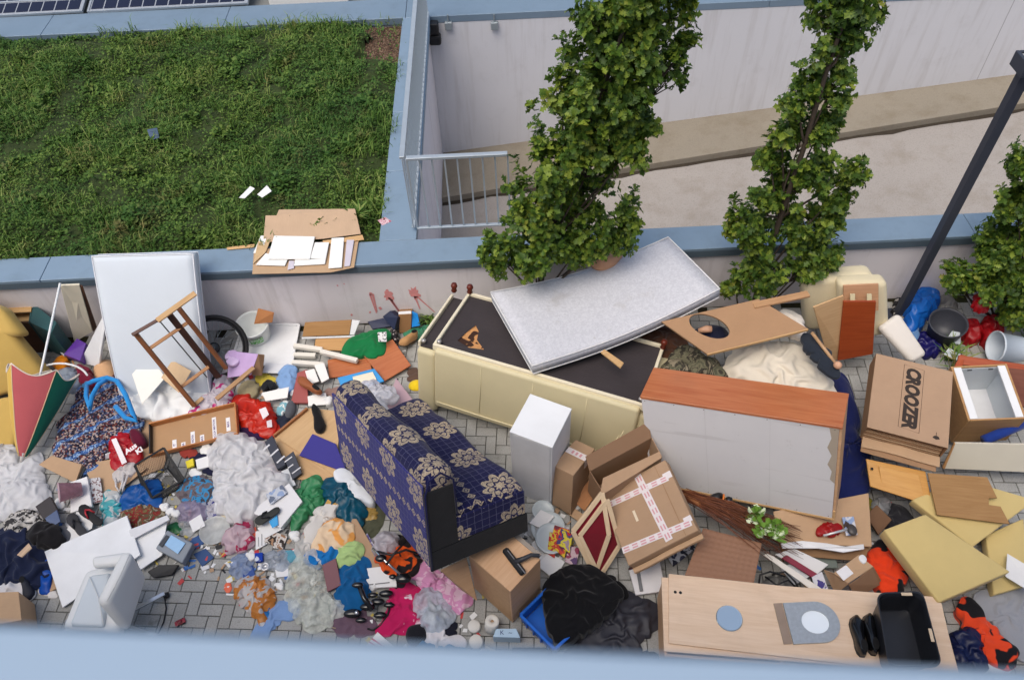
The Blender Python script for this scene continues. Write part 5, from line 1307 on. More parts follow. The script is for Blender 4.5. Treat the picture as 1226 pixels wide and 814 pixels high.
for i, (q, lb) in enumerate([([(365,444,.10),(376,441,.11),(382,456,.10),(370,460,.09)],'white paper strip at the corner of the orange board'),([(376,437,.11),(388,434,.12),(394,453,.10),(385,458,.09)],'white folded card beside the orange board and sandal'),([(368,474,.07),(390,470,.07),(392,484,.06),(369,486,.05)],'white paper with print under the brown sandal'),([(313,470,.12),(346,463,.13),(344,476,.10),(318,480,.09)],'long white paper stack between jeans and red plastic bag')]):
    board('paper', q, .012, plain((232,230,226),.6,.03), lb, 'paper')
heap('khaki_bag', 'khaki fabric pouch behind the red-orange bag', 'pouch', [(284,462),(292,454),(304,454),(308,466),(298,474),(286,470)], .05, .13, fabric((150,140,110),.3,8), .5)
heap('grey_slipper', 'grey ribbed slipper beside the white paper stack', 'slipper', [(340,492),(344,478),(352,476),(355,486),(350,498),(342,500)], .03, .07, fabric((88,90,96),.25,20), .3, 5, 3)
heap('black_scarf', 'black scarf curled beside the pale jeans', 'scarf', [(312,462),(318,454),(326,454),(328,464),(322,460),(316,466)], .10, .05, fabric((30,32,36)), .4)
heap('navy_tshirt', 'dark navy garment beside the red-orange bag', 'garment', [(330,496),(340,490),(346,504),(340,514),(331,516)], .02, .08, fabric((38,42,58)), .5)
heap('teal_scrap', 'small teal and white cloth by the grey slipper', 'cloth', [(332,486),(342,478),(346,484),(338,494),(331,494)], .05, .06, fabric((120,170,182),.2,9,(226,228,224),.52,16), .6)
# pale wood board with lip, blue board
t = thing('wood_tray_board', 'large pale wood board with a raised edge under the black slipper', 'board', Matrix.Translation(G(370,530,0)))
board('panel', [(328,522,.055),(368,488,.075),(408,492,.075),(402,570,.045)], .016, wood((206,172,128),(190,154,110),.6), parent=t); board('panel', [(328,522,.05),(402,570,.04),(396,580,.035),(350,572,.035)], .014, wood((200,164,120),(184,146,102),.6), parent=t)
bar('raised_edge', G(328,522,.075), G(368,489,.095), .022, .035, wood((168,114,72),(146,94,58),.5), t)
board('blue_board', [(374,519,.085),(402,531,.085),(416,566,.07),(358,545,.07)], .012, plain((58,52,134),.35,.06), 'smooth violet-blue board against the back of the blue sofa', 'board')
# drawer with taped strips
def tapedrawer():
    q = [G(174,512,.06), G(277,487,.10), G(289,524,.05), G(182,548,.02)]
    X = q[1]-q[0]; a = X.length; X.normalize(); Y = q[0]-q[3]; Y = (Y-X*Y.dot(X)); b = Y.length; Y.normalize(); Z = X.cross(Y)
    M = pose(q[3], X, Y, Z); t = thing('shallow_drawer', 'shallow brown drawer with white printed tape strips', 'drawer', M)
    lbox('bottom', (0,0,0), (a,b,.008), card((184,146,108)), t, 0.0)
    OR = wood((198,134,80),(176,112,62),.5)
    lbox('back_rim', (0,b-.014,.009), (a,b,.075), OR, t, .002); lbox('front_rim', (0,0,.009), (a,.014,.06), OR, t, .002)
    lbox('side_rim', (0,.015,.009), (.012,b-.015,.07), BLK2, t, .002); lbox('side_rim', (a-.012,.015,.009), (a,b-.015,.07), OR, t, .002)
    for (fx, y0, ln, s) in ((.26,.0,.13,'IT'),(.36,-.01,.09,'MA'),(.47,.0,.17,'NOVA'),(.575,.0,.11,'MAX'),(.72,.0,.27,'VOLIA MATION'),(.88,.08,.15,'MAX')):
        x = a*fx; o = lbox('tape_strip', (x-.020,max(y0,.016),.0085), (x+.020,min(y0+ln,b-.016),.0098), plain((232,230,230),.4), t, 0.0)
        text('tape_print', s, .030, plain((96,72,128),.6), o, (x, (max(y0,.016)+min(y0+ln,b-.016))/2, .0105), math.pi/2, .0006, 0, min(1.0, ln/(len(s)*.021+.01)))
tapedrawer()
board('cardboard_sheet', [(150,478,.03),(212,494,.04),(196,560,.02),(130,585,.01)], .006, CARD2, 'brown cardboard sheet under the paisley bag and the red shopping bag', 'cardboard')
board('cardboard_box_flap', [(98,556,.07),(140,548,.08),(176,560,.05),(124,602,.03)], .006, CARD2, 'creased cardboard flap under the red shopping bag handles', 'cardboard')
t = thing('shopping_bag', 'red and white printed plastic shopping bag', 'bag', Matrix.Translation(G(148,540,0)))
heap('bag_body', None, None, [(129,522),(142,514),(156,516),(168,540),(166,548),(150,556),(134,562),(130,545)], .06, .08, bagm((206,30,44),0,.35,.2), .35, 7, 3.5, 'bag', t)
heap('white_base', None, None, [(134,566),(150,554),(160,552),(162,562),(150,572),(138,576)], .06, .05, bagm((232,230,230),.05), .5, 12, 3, 'bag', t)
board('white_stripe', [(133,526,.14),(139,524,.145),(152,553,.12),(146,556,.12)], .004, plain((236,228,228),.4), parent=t)
M0 = frame(G(146,545,.15), G(166,530,.15)-G(146,545,.15), Vector((0,-.2,1)))
for s, loc in (('Aus', (.09,.0,.0)),('Ki', (.13,-.07,-.005))):
    o = text('print', s, .075, plain((240,232,232),.4), t, (0,0,0), 0, .003, .2); o.matrix_local = t.matrix_world.inverted() @ M0 @ Matrix.Translation(loc)
for dx in (0, 9): tube('handle', [G(138+dx,572,.09), G(139+dx*.9,582,.06), G(143+dx*.4,589,.05), G(146+dx*.3,580,.07), G(148+dx*.6,568,.09)], .009, bagm((236,234,234),.05), t, 6)
heap('maroon_cloth', 'folded maroon cloth beside the red shopping bag', 'cloth', [(152,514),(164,510),(176,526),(170,533),(158,532)], .08, .09, fabric((92,20,44)), .25, 5, 4)
# mesh basket
def basket():
    T = [G(161,557,.30), G(194,537,.30), G(214,578,.22), G(186,600,.06)]; T = [G(161,557,.27), G(196,536,.27), G(220,574,.10), G(182,596,.06)]
    t = thing('mesh_basket', 'black wire mesh basket lying on its side by the blue cloth', 'basket', Matrix.Translation(G(190,570,0)))
    W = plain((24,24,26),.5,.1); Bt = [G(170,585,.03), G(200,560,.03), G(218,582,.02), G(188,600,.01)]
    for R_, nm in ((T,'rim'),(Bt,'base_ring')):
        for i in range(4): bar(nm, R_[i], R_[(i+1) % 4], .022 if nm == 'rim' else .012, .008, W, t, bev=.002)
    V = []; F = []
    def wires(A, B, C_, D, n, m):
        for i in range(n+1):
            s = i/n; o = tubemesh([A.lerp(D, s)-t.location, B.lerp(C_, s)-t.location], 0.0019, 4, cap=False); k = len(V); V.extend(v.co.copy() for v in o.vertices); F.extend(tuple(k+x for x in p.vertices) for p in o.polygons); bpy.data.meshes.remove(o)
        for i in range(m+1):
            s = i/m; o = tubemesh([A.lerp(B, s)-t.location, D.lerp(C_, s)-t.location], 0.0019, 4, cap=False); k = len(V); V.extend(v.co.copy() for v in o.vertices); F.extend(tuple(k+x for x in p.vertices) for p in o.polygons); bpy.data.meshes.remove(o)
    wires(T[0],T[1],Bt[1],Bt[0],12,18); wires(T[1],T[2],Bt[2],Bt[1],12,18); wires(T[2],T[3],Bt[3],Bt[2],8,18); wires(T[3],T[0],Bt[0],Bt[3],12,18); wires(Bt[0],Bt[1],Bt[2],Bt[3],14,14)
    o = link('mesh', rawmesh(V, F), W, t); o['kind'] = 'stuff'
basket()
heap('blue_cloth', 'bright blue nylon cloth spilling from the mesh basket', 'cloth', [(140,600),(150,584),(166,577),(184,572),(192,584),(186,604),(170,606),(150,612)], .02, .12, bagm((20,100,186),0,.4,.25), .7, 9)
heap('turquoise_bag', 'turquoise and white plastic bag beside the blue cloth', 'bag', [(120,592),(130,584),(142,586),(146,600),(140,620),(142,636),(128,640),(122,616)], .02, .09, bagm((86,200,210),.1,rgb2=(236,240,240),thr=.5,sc2=9), .7, 12, kind='bag')
heap('olive_red_cloth', 'red and olive patterned cloth below the blue cloth', 'cloth', [(146,606),(164,600),(184,604),(194,614),(180,626),(156,630),(148,620)], .02, .09, multi([(120,112,70),(136,44,40),(96,84,60),(160,150,130)], 16, 'noise'), .7, 10)
heap('white_sack', 'big white woven plastic sack below the parasol tip', 'sack', [(-30,560),(0,552),(24,548),(44,538),(50,565),(56,600),(36,610),(0,620),(-30,625)], .03, .22, bagm((246,246,248),.03,.45), .33, 6, 2.8, 'bag', nr=28)
heap('white_bag_fold', 'crumpled white plastic under the mustard armchair', 'plastic sheet', [(-20,532),(6,528),(20,540),(18,556),(-20,560)], .03, .14, bagm((244,244,246),.06), .7, 11, kind='bag')
board('brown_carton', [(46,556,.12),(62,545,.14),(98,556,.12),(90,578,.07)], .04, CARD2, 'flattened brown carton between the white sack and the paisley bag', 'carton')
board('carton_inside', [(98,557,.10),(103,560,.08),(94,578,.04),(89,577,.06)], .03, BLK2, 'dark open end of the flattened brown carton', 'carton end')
# ================================================================== MIDDLE: small rubbish
PAPER = plain((222,222,222),.6,.04,12)
# long list of soft things: (name,label,category,outline,z,h,material,fold,freq,kind)
SOFT = [
 ('plastic_sheet','big crumpled translucent white plastic sheet in the middle of the rubbish','plastic sheet',[(258,524),(276,516),(300,520),(318,534),(330,556),(342,572),(336,590),(316,602),(296,614),(278,620),(262,602),(256,570)],.05,.26,bagm((250,250,252),.16,.3),.6,9,'bag'),
 ('wrapped_bundle','pink and white bundle wrapped in clear plastic','bundle',[(265,646),(272,632),(286,622),(298,624),(302,640),(296,652),(282,658),(270,656)],.02,.16,bagm((222,196,206),.1,.25,rgb2=(190,40,90),thr=.58,sc2=9),.5,9,'bag'),
 ('green_cloth','bright green crumpled plastic bag beside the white printer box','bag',[(350,600),(358,580),(372,570),(384,576),(386,592),(376,606),(364,618),(352,626)],.04,.13,bagm((70,158,104),.05,.35),.7,10,'bag'),
 ('teal_bag','teal blue rubbish bag behind the blue sofa','bag',[(384,580),(396,570),(412,572),(430,592),(436,608),(430,622),(414,626),(400,612),(390,600)],.03,.20,bagm((20,96,124),.0,.3,.3),.5,7,'bag'),
 ('white_felt','white padded cloth with a red tag along the blue sofa back','cloth',[(400,564),(414,560),(428,576),(440,590),(446,598),(432,596),(414,582)],.10,.10,fabric((218,222,228),.06),.4,6,'cloth'),
 ('folded_rug','white folded felt rug with yellow inside','rug',[(364,642),(372,618),(388,600),(398,588),(406,592),(404,606),(390,622),(378,640),(368,652)],.06,.15,fabric((206,202,196),.1,6,(190,150,80),.6,6),.6,8,'cloth'),
 ('orange_garment','cream and orange knitted garment on the rubbish','garment',[(374,646),(384,628),(398,620),(412,622),(420,636),(416,648),(400,654),(384,656)],.06,.15,fabric((222,196,164),.1,7,(226,158,84),.5,5),.6,9,'cloth'),
 ('blue_shirt','bright blue crumpled shirt under the orange garment','garment',[(368,662),(382,654),(398,650),(408,656),(402,668),(386,672),(372,672)],.04,.11,fabric((20,108,176),.2),.7,10,'cloth'),
 ('green_towel','pale green knitted towel beside the blue shirt','towel',[(402,662),(408,648),(422,646),(432,654),(428,668),(416,674),(404,674)],.05,.13,fabric((168,196,130),.15,16),.7,13,'cloth'),
 ('blue_blanket','large deep blue blanket under the pale green towel','blanket',[(404,676),(418,670),(432,664),(442,672),(440,700),(432,722),(414,724),(404,712),(402,694)],.02,.15,fabric((16,86,140),.25),.6,8,'cloth'),
 ('clear_bag','long clear plastic bag lying on the paving','bag',[(346,682),(356,668),(370,664),(382,676),(390,700),(396,732),(390,746),(368,748),(352,738),(344,712)],.01,.13,bagm((236,240,230),.42,.2),.5,8,'bag'),
 ('clear_bag','small clear plastic bag beside the long clear bag','bag',[(386,722),(398,714),(414,722),(408,736),(394,742),(386,736)],.01,.08,bagm((236,240,232),.4,.2),.6,12,'bag'),
 ('pale_plastic','crumpled pale plastic between the box and the felt rug','plastic sheet',[(356,648),(366,640),(378,652),(392,656),(388,672),(370,672),(356,664)],.02,.10,bagm((232,230,226),.2),.8,14,'bag'),
 ('plastic_wrap','clear plastic wrap near the white card with a symbol','plastic wrap',[(318,664),(334,658),(346,662),(344,678),(328,682),(318,676)],.005,.06,bagm((190,200,214),.4),.8,16,'bag'),
 ('carrier_bag','white, blue and orange printed carrier bag on the paving','bag',[(282,706),(292,692),(308,690),(324,702),(326,716),(318,732),(314,748),(306,740),(296,728),(286,720)],.01,.11,bagm((224,222,222),.1,.3,rgb2=(222,142,60),thr=.5,sc2=12),.7,12,'bag'),
 ('blue_plastic','blue plastic scrap under the printed carrier bag','plastic scrap',[(312,724),(320,716),(324,730),(320,744),(312,746)],.005,.05,bagm((40,132,204),.05),.6,14,'bag'),
 ('pale_jeans','pale blue cloth with a twisted leg on the paving','garment',[(304,766),(306,752),(318,738),(324,726),(340,720),(352,726),(350,738),(332,744),(322,756),(316,768)],.005,.08,fabric((122,152,196),.15,14),.5,10,'cloth'),
 ('white_bag','pale translucent bag at the corner of the blue sofa','bag',[(446,652),(450,640),(462,634),(474,640),(474,652),(462,660),(450,660)],.10,.12,bagm((206,204,214),.1),.7,12,'bag'),
 ('orange_jacket','orange and black safety jacket under the blue sofa end','jacket',[(452,664),(464,648),(478,640),(494,652),(500,668),(492,682),(474,684),(460,680)],.05,.14,fabric((214,84,28),.2,8,(34,28,30),.55,8),.6,9,'cloth'),
 ('pink_pyjamas','pale pink children\'s clothes below the blue sofa end','garment',[(484,684),(494,670),(508,668),(520,682),(540,694),(552,704),(560,716),(552,724),(544,730),(528,722),(514,706),(498,692)],.01,.11,fabric((206,142,182),.15,14,(222,186,206),.56,14),.7,11,'cloth'),
 ('magenta_shirt','magenta shirt with white print lying on the paving','shirt',[(454,754),(464,734),(470,708),(474,698),(494,702),(506,712),(502,736),(508,748),(492,752),(474,756)],.01,.08,fabric((186,28,88),.15,10,(222,196,208),.66,10),.5,9,'cloth'),
 ('clear_bag','pale blue clear plastic bag on the pink clothes','bag',[(496,718),(504,704),(518,702),(532,714),(540,734),(534,748),(518,756),(504,746)],.03,.16,bagm((222,234,246),.3,.2),.6,9,'bag'),
 ('white_stuffing','white plush stuffing below the clear plastic bag','stuffing',[(510,766),(514,752),(528,750),(536,758),(550,762),(552,772),(530,776),(514,776)],.02,.09,fabric((214,212,216),.06,20),.7,14,'cloth'),
 ('blue_bag','bright blue plastic bag beside the parapet edge','bag',[(488,796),(494,774),(508,766),(528,770),(552,772),(554,794),(530,800)],.01,.12,bagm((44,136,192),.05,.3),.6,10,'bag'),
 ('dark_handbag','black handbag beside the magenta shirt','handbag',[(486,762),(488,748),(504,744),(512,754),(508,772),(494,776)],.01,.10,fabric((28,28,34)),.3,5,'cloth'),
 ('navy_sock','dark navy cloth beside the white stuffing','cloth',[(528,746),(540,740),(546,756),(540,766),(532,760)],.01,.08,fabric((26,28,42)),.5,9,'cloth'),
 ('yellow_wrapper','yellow food wrapper on the paving behind the blue sofa','wrapper',[(436,612),(442,606),(450,610),(450,620),(442,624),(436,620)],.005,.05,bagm((206,170,96),.1),.8,20,'bag'),
 ('mauve_sheet','thin dusty mauve cloth under the black weights','cloth',[(400,752),(404,732),(420,728),(440,738),(448,752),(430,760)],.003,.025,fabric((104,82,96),.15),.5,9,'cloth'),
 ('olive_cloth','olive grey cloth under the teal bag and sofa back','cloth',[(420,624),(440,600),(452,604),(456,626),(444,640),(428,640)],.003,.03,fabric((76,78,62),.2),.5,9,'cloth'),
 ('blue_label_bag','pale blue clear bag lying flat on the paving','bag',[(276,676),(284,664),(298,664),(302,678),(294,690),(280,688)],.004,.035,bagm((150,170,206),.3),.7,14,'bag'),
 ('clear_tub_bag','clear plastic bag with purple contents by the wire basket','bag',[(212,610),(222,598),(240,598),(248,612),(240,624),(220,624)],.01,.10,bagm((176,164,190),.25,.2),.5,10,'bag'),
 ('grey_purse','grey and blue patterned purse by the wire basket','purse',[(214,588),(220,574),(236,568),(250,574),(254,588),(246,598),(226,602)],.01,.09,multi([(88,80,84),(110,100,104),(60,140,190),(70,64,70)],11,'noise'),.5,9,'cloth'),
 ('navy_cloth','dark navy cloth under the shallow drawer edge','cloth',[(230,548),(250,540),(268,544),(266,560),(252,566),(240,558)],.01,.07,fabric((26,28,54)),.5,9,'cloth'),
 ('white_net','white plastic netting on the paving by the basket','netting',[(246,606),(254,596),(264,598),(268,612),(258,622),(248,618)],.01,.05,bagm((224,220,228),.2,rgb2=(54,60,150),thr=.58,sc2=16),.8,18,'bag'),
 ('clear_scrap','clear plastic scrap behind the grey weighing device','plastic scrap',[(212,632),(220,620),(230,622),(232,634),(222,642)],.003,.04,bagm((200,204,208),.4),.8,18,'bag'),
 ('navy_jacket','dark navy padded jacket beside the white panel','jacket',[(-20,650),(0,632),(24,628),(44,634),(62,646),(64,662),(56,684),(38,698),(12,696),(-20,694)],.02,.22,fabric((24,32,58),.3,9),.7,9,'cloth'),
 ('black_bag','black cloth bag with buckles on the navy jacket','bag',[(32,638),(40,626),(56,624),(68,634),(66,648),(50,652),(38,648)],.12,.13,fabric((24,22,24),.3),.6,10,'cloth'),
 ('blue_nylon','vivid blue nylon bag under the edge of the white panel','bag',[(44,676),(52,660),(66,648),(76,640),(72,662),(60,690),(58,704),(46,702)],.01,.12,bagm((18,92,198),0,.35,.25),.6,9,'bag'),
 ('white_garment','white crumpled garment beside the carton corner','garment',[(-12,696),(8,692),(24,692),(32,704),(20,712),(-12,710)],.02,.09,fabric((206,204,206),.08),.6,10,'cloth'),
 ('white_scrap','white cloth scrap on the paving by the navy jacket','cloth',[(46,704),(54,700),(64,706),(66,713),(54,712)],.003,.04,fabric((214,210,206),.08),.6,14,'cloth'),
 ('white_straps','tangle of white straps between sack and navy jacket','straps',[(8,624),(18,612),(34,610),(44,620),(40,634),(22,638),(10,634)],.06,.09,multi([(216,212,206),(190,186,180),(60,58,58),(216,212,206)],13,'noise'),.9,20,'cloth'),
 ('grey_cloth','grey cloth between the black bag and the pink cup','cloth',[(60,640),(72,630),(82,634),(80,646),(66,652)],.05,.06,fabric((92,94,100)),.5,9,'cloth'),
]
for (n_, lb, cat, poly, z, h, m_, fo, fq, kd) in SOFT:
    _cx = sum(p[0] for p in poly)/len(poly); _cy = sum(p[1] for p in poly)/len(poly)
    heap(n_, lb, cat, [(_cx+(x-_cx)*1.14, _cy+(y-_cy)*1.10) for x, y in poly], z, h, m_, fo, fq, 2.4, kd)
# handles of the printed carrier bag
cb = [o for o in COL.objects if o.name.startswith('carrier_bag')][0]
tube('handle', [G(292,704,.13), G(300,698,.16), G(318,702,.16), G(328,710,.12), G(326,718,.09), G(318,712,.12), G(304,714,.13), G(294,710,.12)], .008, bagm((230,226,222),.05), cb, 6)
tube('handle', [G(288,716,.1), G(296,732,.07), G(306,748,.03), G(310,746,.03), G(302,728,.08)], .007, bagm((226,170,110),.05), cb, 6)
# flat things: (name,label,cat,quad,thickness,mat)
FLAT = [
 ('calendar_box','dark blue printed carton with pale print beside the plastic sheet','carton',[(317,529,.16),(326,521,.17),(342,556,.12),(332,562,.11)],.05,plain((34,40,58),.45,.1)),
 ('calendar_box','dark blue printed carton leaning at the pale wood board','carton',[(340,548,.13),(351,540,.14),(361,566,.09),(350,574,.08)],.05,plain((34,42,60),.45,.1)),
 ('white_flap','pale grey flap under the dark blue printed cartons','card',[(336,564,.06),(346,560,.07),(354,580,.05),(344,584,.04)],.01,plain((196,200,206),.5)),
 ('floor_panel','large white board lying flat beneath the white chair','board',[(53,660,.10),(152,617,.13),(168,664,.12),(75,727,.03)],.016,WHT),
 ('floor_panel','smaller white board with a handle edge beside the grey device','board',[(150,640,.09),(200,622,.10),(194,664,.06),(168,682,.05)],.016,WHT),
 ('white_bracket','white bent plastic strip lying on the smaller white board','plastic strip',[(154,634,.14),(200,616,.15),(203,622,.14),(158,646,.12)],.02,WHT2),
 ('keyboard_case','white flat plastic case beside the pink cup','case',[(84,577,.12),(104,570,.13),(110,606,.10),(84,614,.08)],.03,PAPER),
 ('blister_pack','metal blister pack with rows of dots','blister pack',[(105,573,.09),(120,571,.09),(124,600,.06),(109,603,.06)],.008,multi([(206,206,208),(120,84,86),(206,206,208)],70,'voronoi')),
 ('white_towel_sheet','white paper under the black sandal on the left heap','paper',[(76,640,.06),(92,612,.09),(112,620,.08),(110,632,.07),(80,652,.04)],.004,PAPER),
 ('blue_floppy','small dark blue square case on the paving beside the round lid','case',[(226,646,.01),(238,640,.012),(244,650,.012),(232,658,.01)],.008,plain((52,84,136),.3)),
 ('blue_case','dark blue square case with silver foil edge on the paving','case',[(231,663,.012),(246,656,.012),(256,667,.012),(242,678,.012)],.01,plain((54,78,122),.3)),
 ('foil_strip','crumpled silver foil strip beside the dark blue case','foil',[(240,678,.008),(250,676,.008),(251,680,.006),(242,683,.006)],.004,plain((206,206,210),.25,.1,20,.5,60)),
 ('white_card','white square card lying on the round lid','card',[(226,624,.05),(240,615,.055),(246,629,.05),(231,637,.045)],.004,PAPER),
 ('grey_folder','grey plastic folder by the clear tub bag','folder',[(228,606,.035),(246,600,.04),(250,616,.03),(236,624,.03)],.006,plain((130,134,150),.3)),
 ('blue_wallet','slate blue wallet on the left heap','wallet',[(54,620,.12),(68,610,.13),(72,624,.11),(60,632,.10)],.02,plain((64,84,122),.4)),
 ('dark_box','dark brown flat box between the white sack and the pink cup','box',[(42,606,.12),(60,594,.14),(68,610,.12),(52,622,.10)],.04,plain((42,36,40),.5)),
 ('pale_wood_piece','pale wood piece sticking out of the navy jacket','wood piece',[(20,664,.26),(34,650,.28),(38,656,.27),(26,667,.25)],.01,wood((206,176,146),None,.6)),
 ('carton_corner','brown carton at the edge of the yard by the navy jacket','carton',[(-40,710,.28),(22,708,.28),(26,742,.28),(-30,752,.28)],.27,CARD2),
 ('brown_board','brown board strip under the blue nylon bag','board',[(54,690,.03),(64,684,.03),(68,704,.02),(60,708,.02)],.01,CARD2),
 ('printer_lid','white paper sheet under the black flip-flop','paper',[(308,632,.05),(330,616,.06),(340,632,.05),(318,644,.04)],.004,PAPER),
 ('photo_card','printed card with a brown picture beside the white papers','card',[(316,648,.03),(322,634,.04),(344,642,.03),(338,658,.02)],.006,multi([(160,120,90),(214,206,198),(60,50,46),(178,140,108)],12,'noise')),
 ('white_paper','white paper with torn edge on the paving by the printed card','paper',[(306,658,.02),(306,636,.025),(320,634,.03),(326,646,.025),(318,652,.02)],.004,PAPER),
 ('blue_carton','small blue and white pack standing on the paving','pack',[(305,662,.06),(314,661,.06),(314,671,.05),(305,672,.05)],.05,multi([(24,64,170),(24,64,170),(214,220,230)],14,'noise')),
 ('symbol_card','white card with a black symbol on the paving','card',[(329,679,.01),(345,676,.01),(346,689,.01),(331,691,.01)],.005,PAPER),
 ('blue_booklet','dark blue booklet under the printed carrier bag','booklet',[(290,684,.02),(302,676,.02),(306,690,.015),(292,698,.015)],.008,plain((34,70,140),.4)),
 ('maroon_case','maroon flat case beside the deep blue blanket','case',[(386,676,.08),(402,668,.10),(408,700,.06),(392,708,.04)],.04,plain((110,62,72),.5,.1)),
 ('cardboard_strip','long brown cardboard strip behind the blue sofa back','cardboard',[(412,628,.05),(424,616,.07),(456,672,.04),(450,688,.03)],.006,CARD),
 ('lavender_sheet','lavender and white printed sheet by the cardboard strip','paper',[(432,644,.02),(440,638,.03),(452,660,.03),(446,664,.02)],.004,multi([(206,204,222),(120,110,170),(222,220,230)],14,'noise')),
 ('document','white document with grey strip beside the deep blue blanket','document',[(436,680,.05),(473,676,.06),(475,702,.05),(434,704,.04)],.02,PAPER),
 ('envelope','white envelope with a red stripe by the parapet','envelope',[(424,790,.02),(452,756,.03),(484,784,.03),(470,800,.02)],.008,PAPER),
 ('plastic_board','small white board by the black handbag','board',[(470,784,.02),(486,770,.03),(490,780,.03),(478,792,.02)],.01,WHT2),
 ('orange_card','orange red card beside the pink bundle','card',[(298,636,.03),(306,630,.03),(308,644,.02),(300,648,.02)],.006,plain((206,84,56),.5)),
 ('yellow_pack','small yellow pack under the shallow drawer','pack',[(222,552,.05),(231,548,.06),(232,557,.05),(224,560,.04)],.03,plain((226,206,40),.4)),
 ('white_pack','white card pack under the shallow drawer','pack',[(234,550,.05),(250,545,.06),(252,558,.05),(236,562,.04)],.03,PAPER),
 ('cd_cover','pale blue plastic cover on the paving beside the round lid','cover',[(246,618,.02),(258,610,.025),(264,622,.02),(252,630,.02)],.006,bagm((176,190,214),.2)),
]
SEEN = {}
for (n_, lb, cat, q, th, m_) in FLAT: SEEN[lb] = board(n_, q, th, m_, lb, cat, bev=.0015, warp=0.002, seed=len(SEEN))
o = SEEN['white envelope with a red stripe by the parapet']
a, b, c_, d = [G(424,790,.021), G(452,756,.031), G(484,784,.031), G(470,800,.021)]
Mi = o.matrix_world.inverted()
for k in (0.22, 0.34):
    p, q = b.lerp(a, k), c_.lerp(d, k); s = link('stripe', rawmesh([Mi@(p+Vector((0,0,.001))), Mi@(q+Vector((0,0,.001))), Mi@(q.lerp(d,.06)+Vector((0,0,.001))), Mi@(p.lerp(a,.06)+Vector((0,0,.001)))], [(0,1,2,3)]), plain((190,40,70),.5), o)
def printlines(lb, n, col, frac=(.15,.85)):
    """rows of printed lettering, as thin raised strips"""
    o = SEEN[lb]; me = o.data; bb = [Vector(c) for c in o.bound_box]; x0, x1 = min(v.x for v in bb), max(v.x for v in bb); y0, y1 = min(v.y for v in bb), max(v.y for v in bb); z1 = max(v.z for v in bb)
    r = random.Random(len(lb))
    for i in range(n):
        y = y0+(y1-y0)*(.2+.6*i/max(1,n-1)); s = x0+(x1-x0)*frac[0]; e = x0+(x1-x0)*(frac[1]-.25*r.random())
        lbox('print_line', (s,y,z1+.0003), (e,y+(y1-y0)*.05,z1+.0008), col, o, 0.0)
printlines('white document with grey strip beside the deep blue blanket', 1, plain((110,110,112),.5))
printlines('white paper with torn edge on the paving by the printed card', 4, plain((150,150,152),.5))
for lb in ('dark blue printed carton with pale print beside the plastic sheet','dark blue printed carton leaning at the pale wood board'): printlines(lb, 3, plain((206,206,210),.5), (.2,.8))
o = SEEN['white card with a black symbol on the paving']; text('print', 'L', .06, BLK, o, (.055,-.06 if False else .05,.0012), 0.3, .002)
# white office chair
def chair():
    t = thing('salon_chair', 'white upholstered swivel chair seen from behind on chrome legs', 'chair', Matrix.Translation(G(125,735,0)))
    WL = plain((214,216,216),.45,.05,4,.12,40)
    board('seat', [(101,682,.47),(150,668,.47),(143,760,.47),(72,752,.47)], .12, WL, parent=t, bev=.05, seg=4, smooth=True)
    board('seat_cushion', [(106,688,.50),(132,684,.50),(124,750,.50),(82,748,.50)], .07, plain((196,204,210),.45,.05,4,.1), parent=t, bev=.03, seg=4, smooth=True)
    board('backrest', [(160,660,.90),(177,690,.55),(157,757,.50),(128,722,.85)], .11, WL, parent=t, bev=.045, seg=4, smooth=True)
    board('armrest', [(108,666,.62),(150,660,.64),(150,676,.62),(110,680,.60)], .08, WL, parent=t, bev=.035, seg=4, smooth=True)
    board('armrest', [(73,752,.54),(140,764,.56),(139,772,.54),(70,760,.52)], .06, WL, parent=t, bev=.035, seg=4, smooth=True)
    tube('seam', [G(155,664,.915), G(143,690,.905), G(128,720,.87)], .004, WL, t, 5); tube('seam', [G(107,690,.515), G(118,716,.515), G(124,748,.515)], .003, WL, t, 5)
    cc = G(132,742,.12); cc = Vector((cc.x, cc.y, .10))
    lathe('column', [(.03,0),(.03,.28),(.02,.30)], CHR, Matrix.Translation(cc-t.location), t, 14)
    for (px, py) in ((198,711),(189,762),(120,790),(80,745),(140,690)):
        e_ = G(px,py,.05); e_.z = .065; l = bar('leg', cc+Vector((0,0,.0)), e_, .035, .02, CHR, t)
        k = lathe('castor', [(.0,-.02),(.022,-.02),(.026,0),(.022,.02),(0,.02)], BLK, None, t, 14); k.matrix_local = t.matrix_world.inverted() @ tilt(Vector((e_.x,e_.y,.027)), (1,0.3,0))
    tube('power_cable', [G(197,714,.04), G(199,728,.01), G(196,744,.01), G(190,757,.01), G(180,768,.01)], .006, BLK, t, 6)
chair()
# grey device with tray
t = thing('fax_machine', 'grey office device with pale blue label lying upside down', 'office device', Matrix.Translation(G(205,660,0)))
board('body', [(186,656,.14),(200,634,.15),(231,650,.13),(218,674,.11)], .09, plain((128,136,146),.4,.1), parent=t, bev=.01, seg=2)
board('label_sheet', [(197,652,.148),(205,640,.152),(222,650,.140),(213,663,.134)], .002, plain((150,190,226),.4,.1,30), parent=t)
board('tray', [(176,684,.05),(190,676,.06),(214,676,.06),(206,688,.03),(184,692,.03)], .03, BLK2, parent=t, bev=.006)
board('slot', [(190,652,.146),(199,640,.15),(203,642,.15),(194,655,.145)], .002, plain((60,64,70),.5), parent=t)
heap('green_strip', 'green plastic strip beside the grey office device', 'plastic strip', [(193,636),(206,624),(218,630),(216,638),(204,636)], .01, .05, bagm((30,110,60),0), .4)
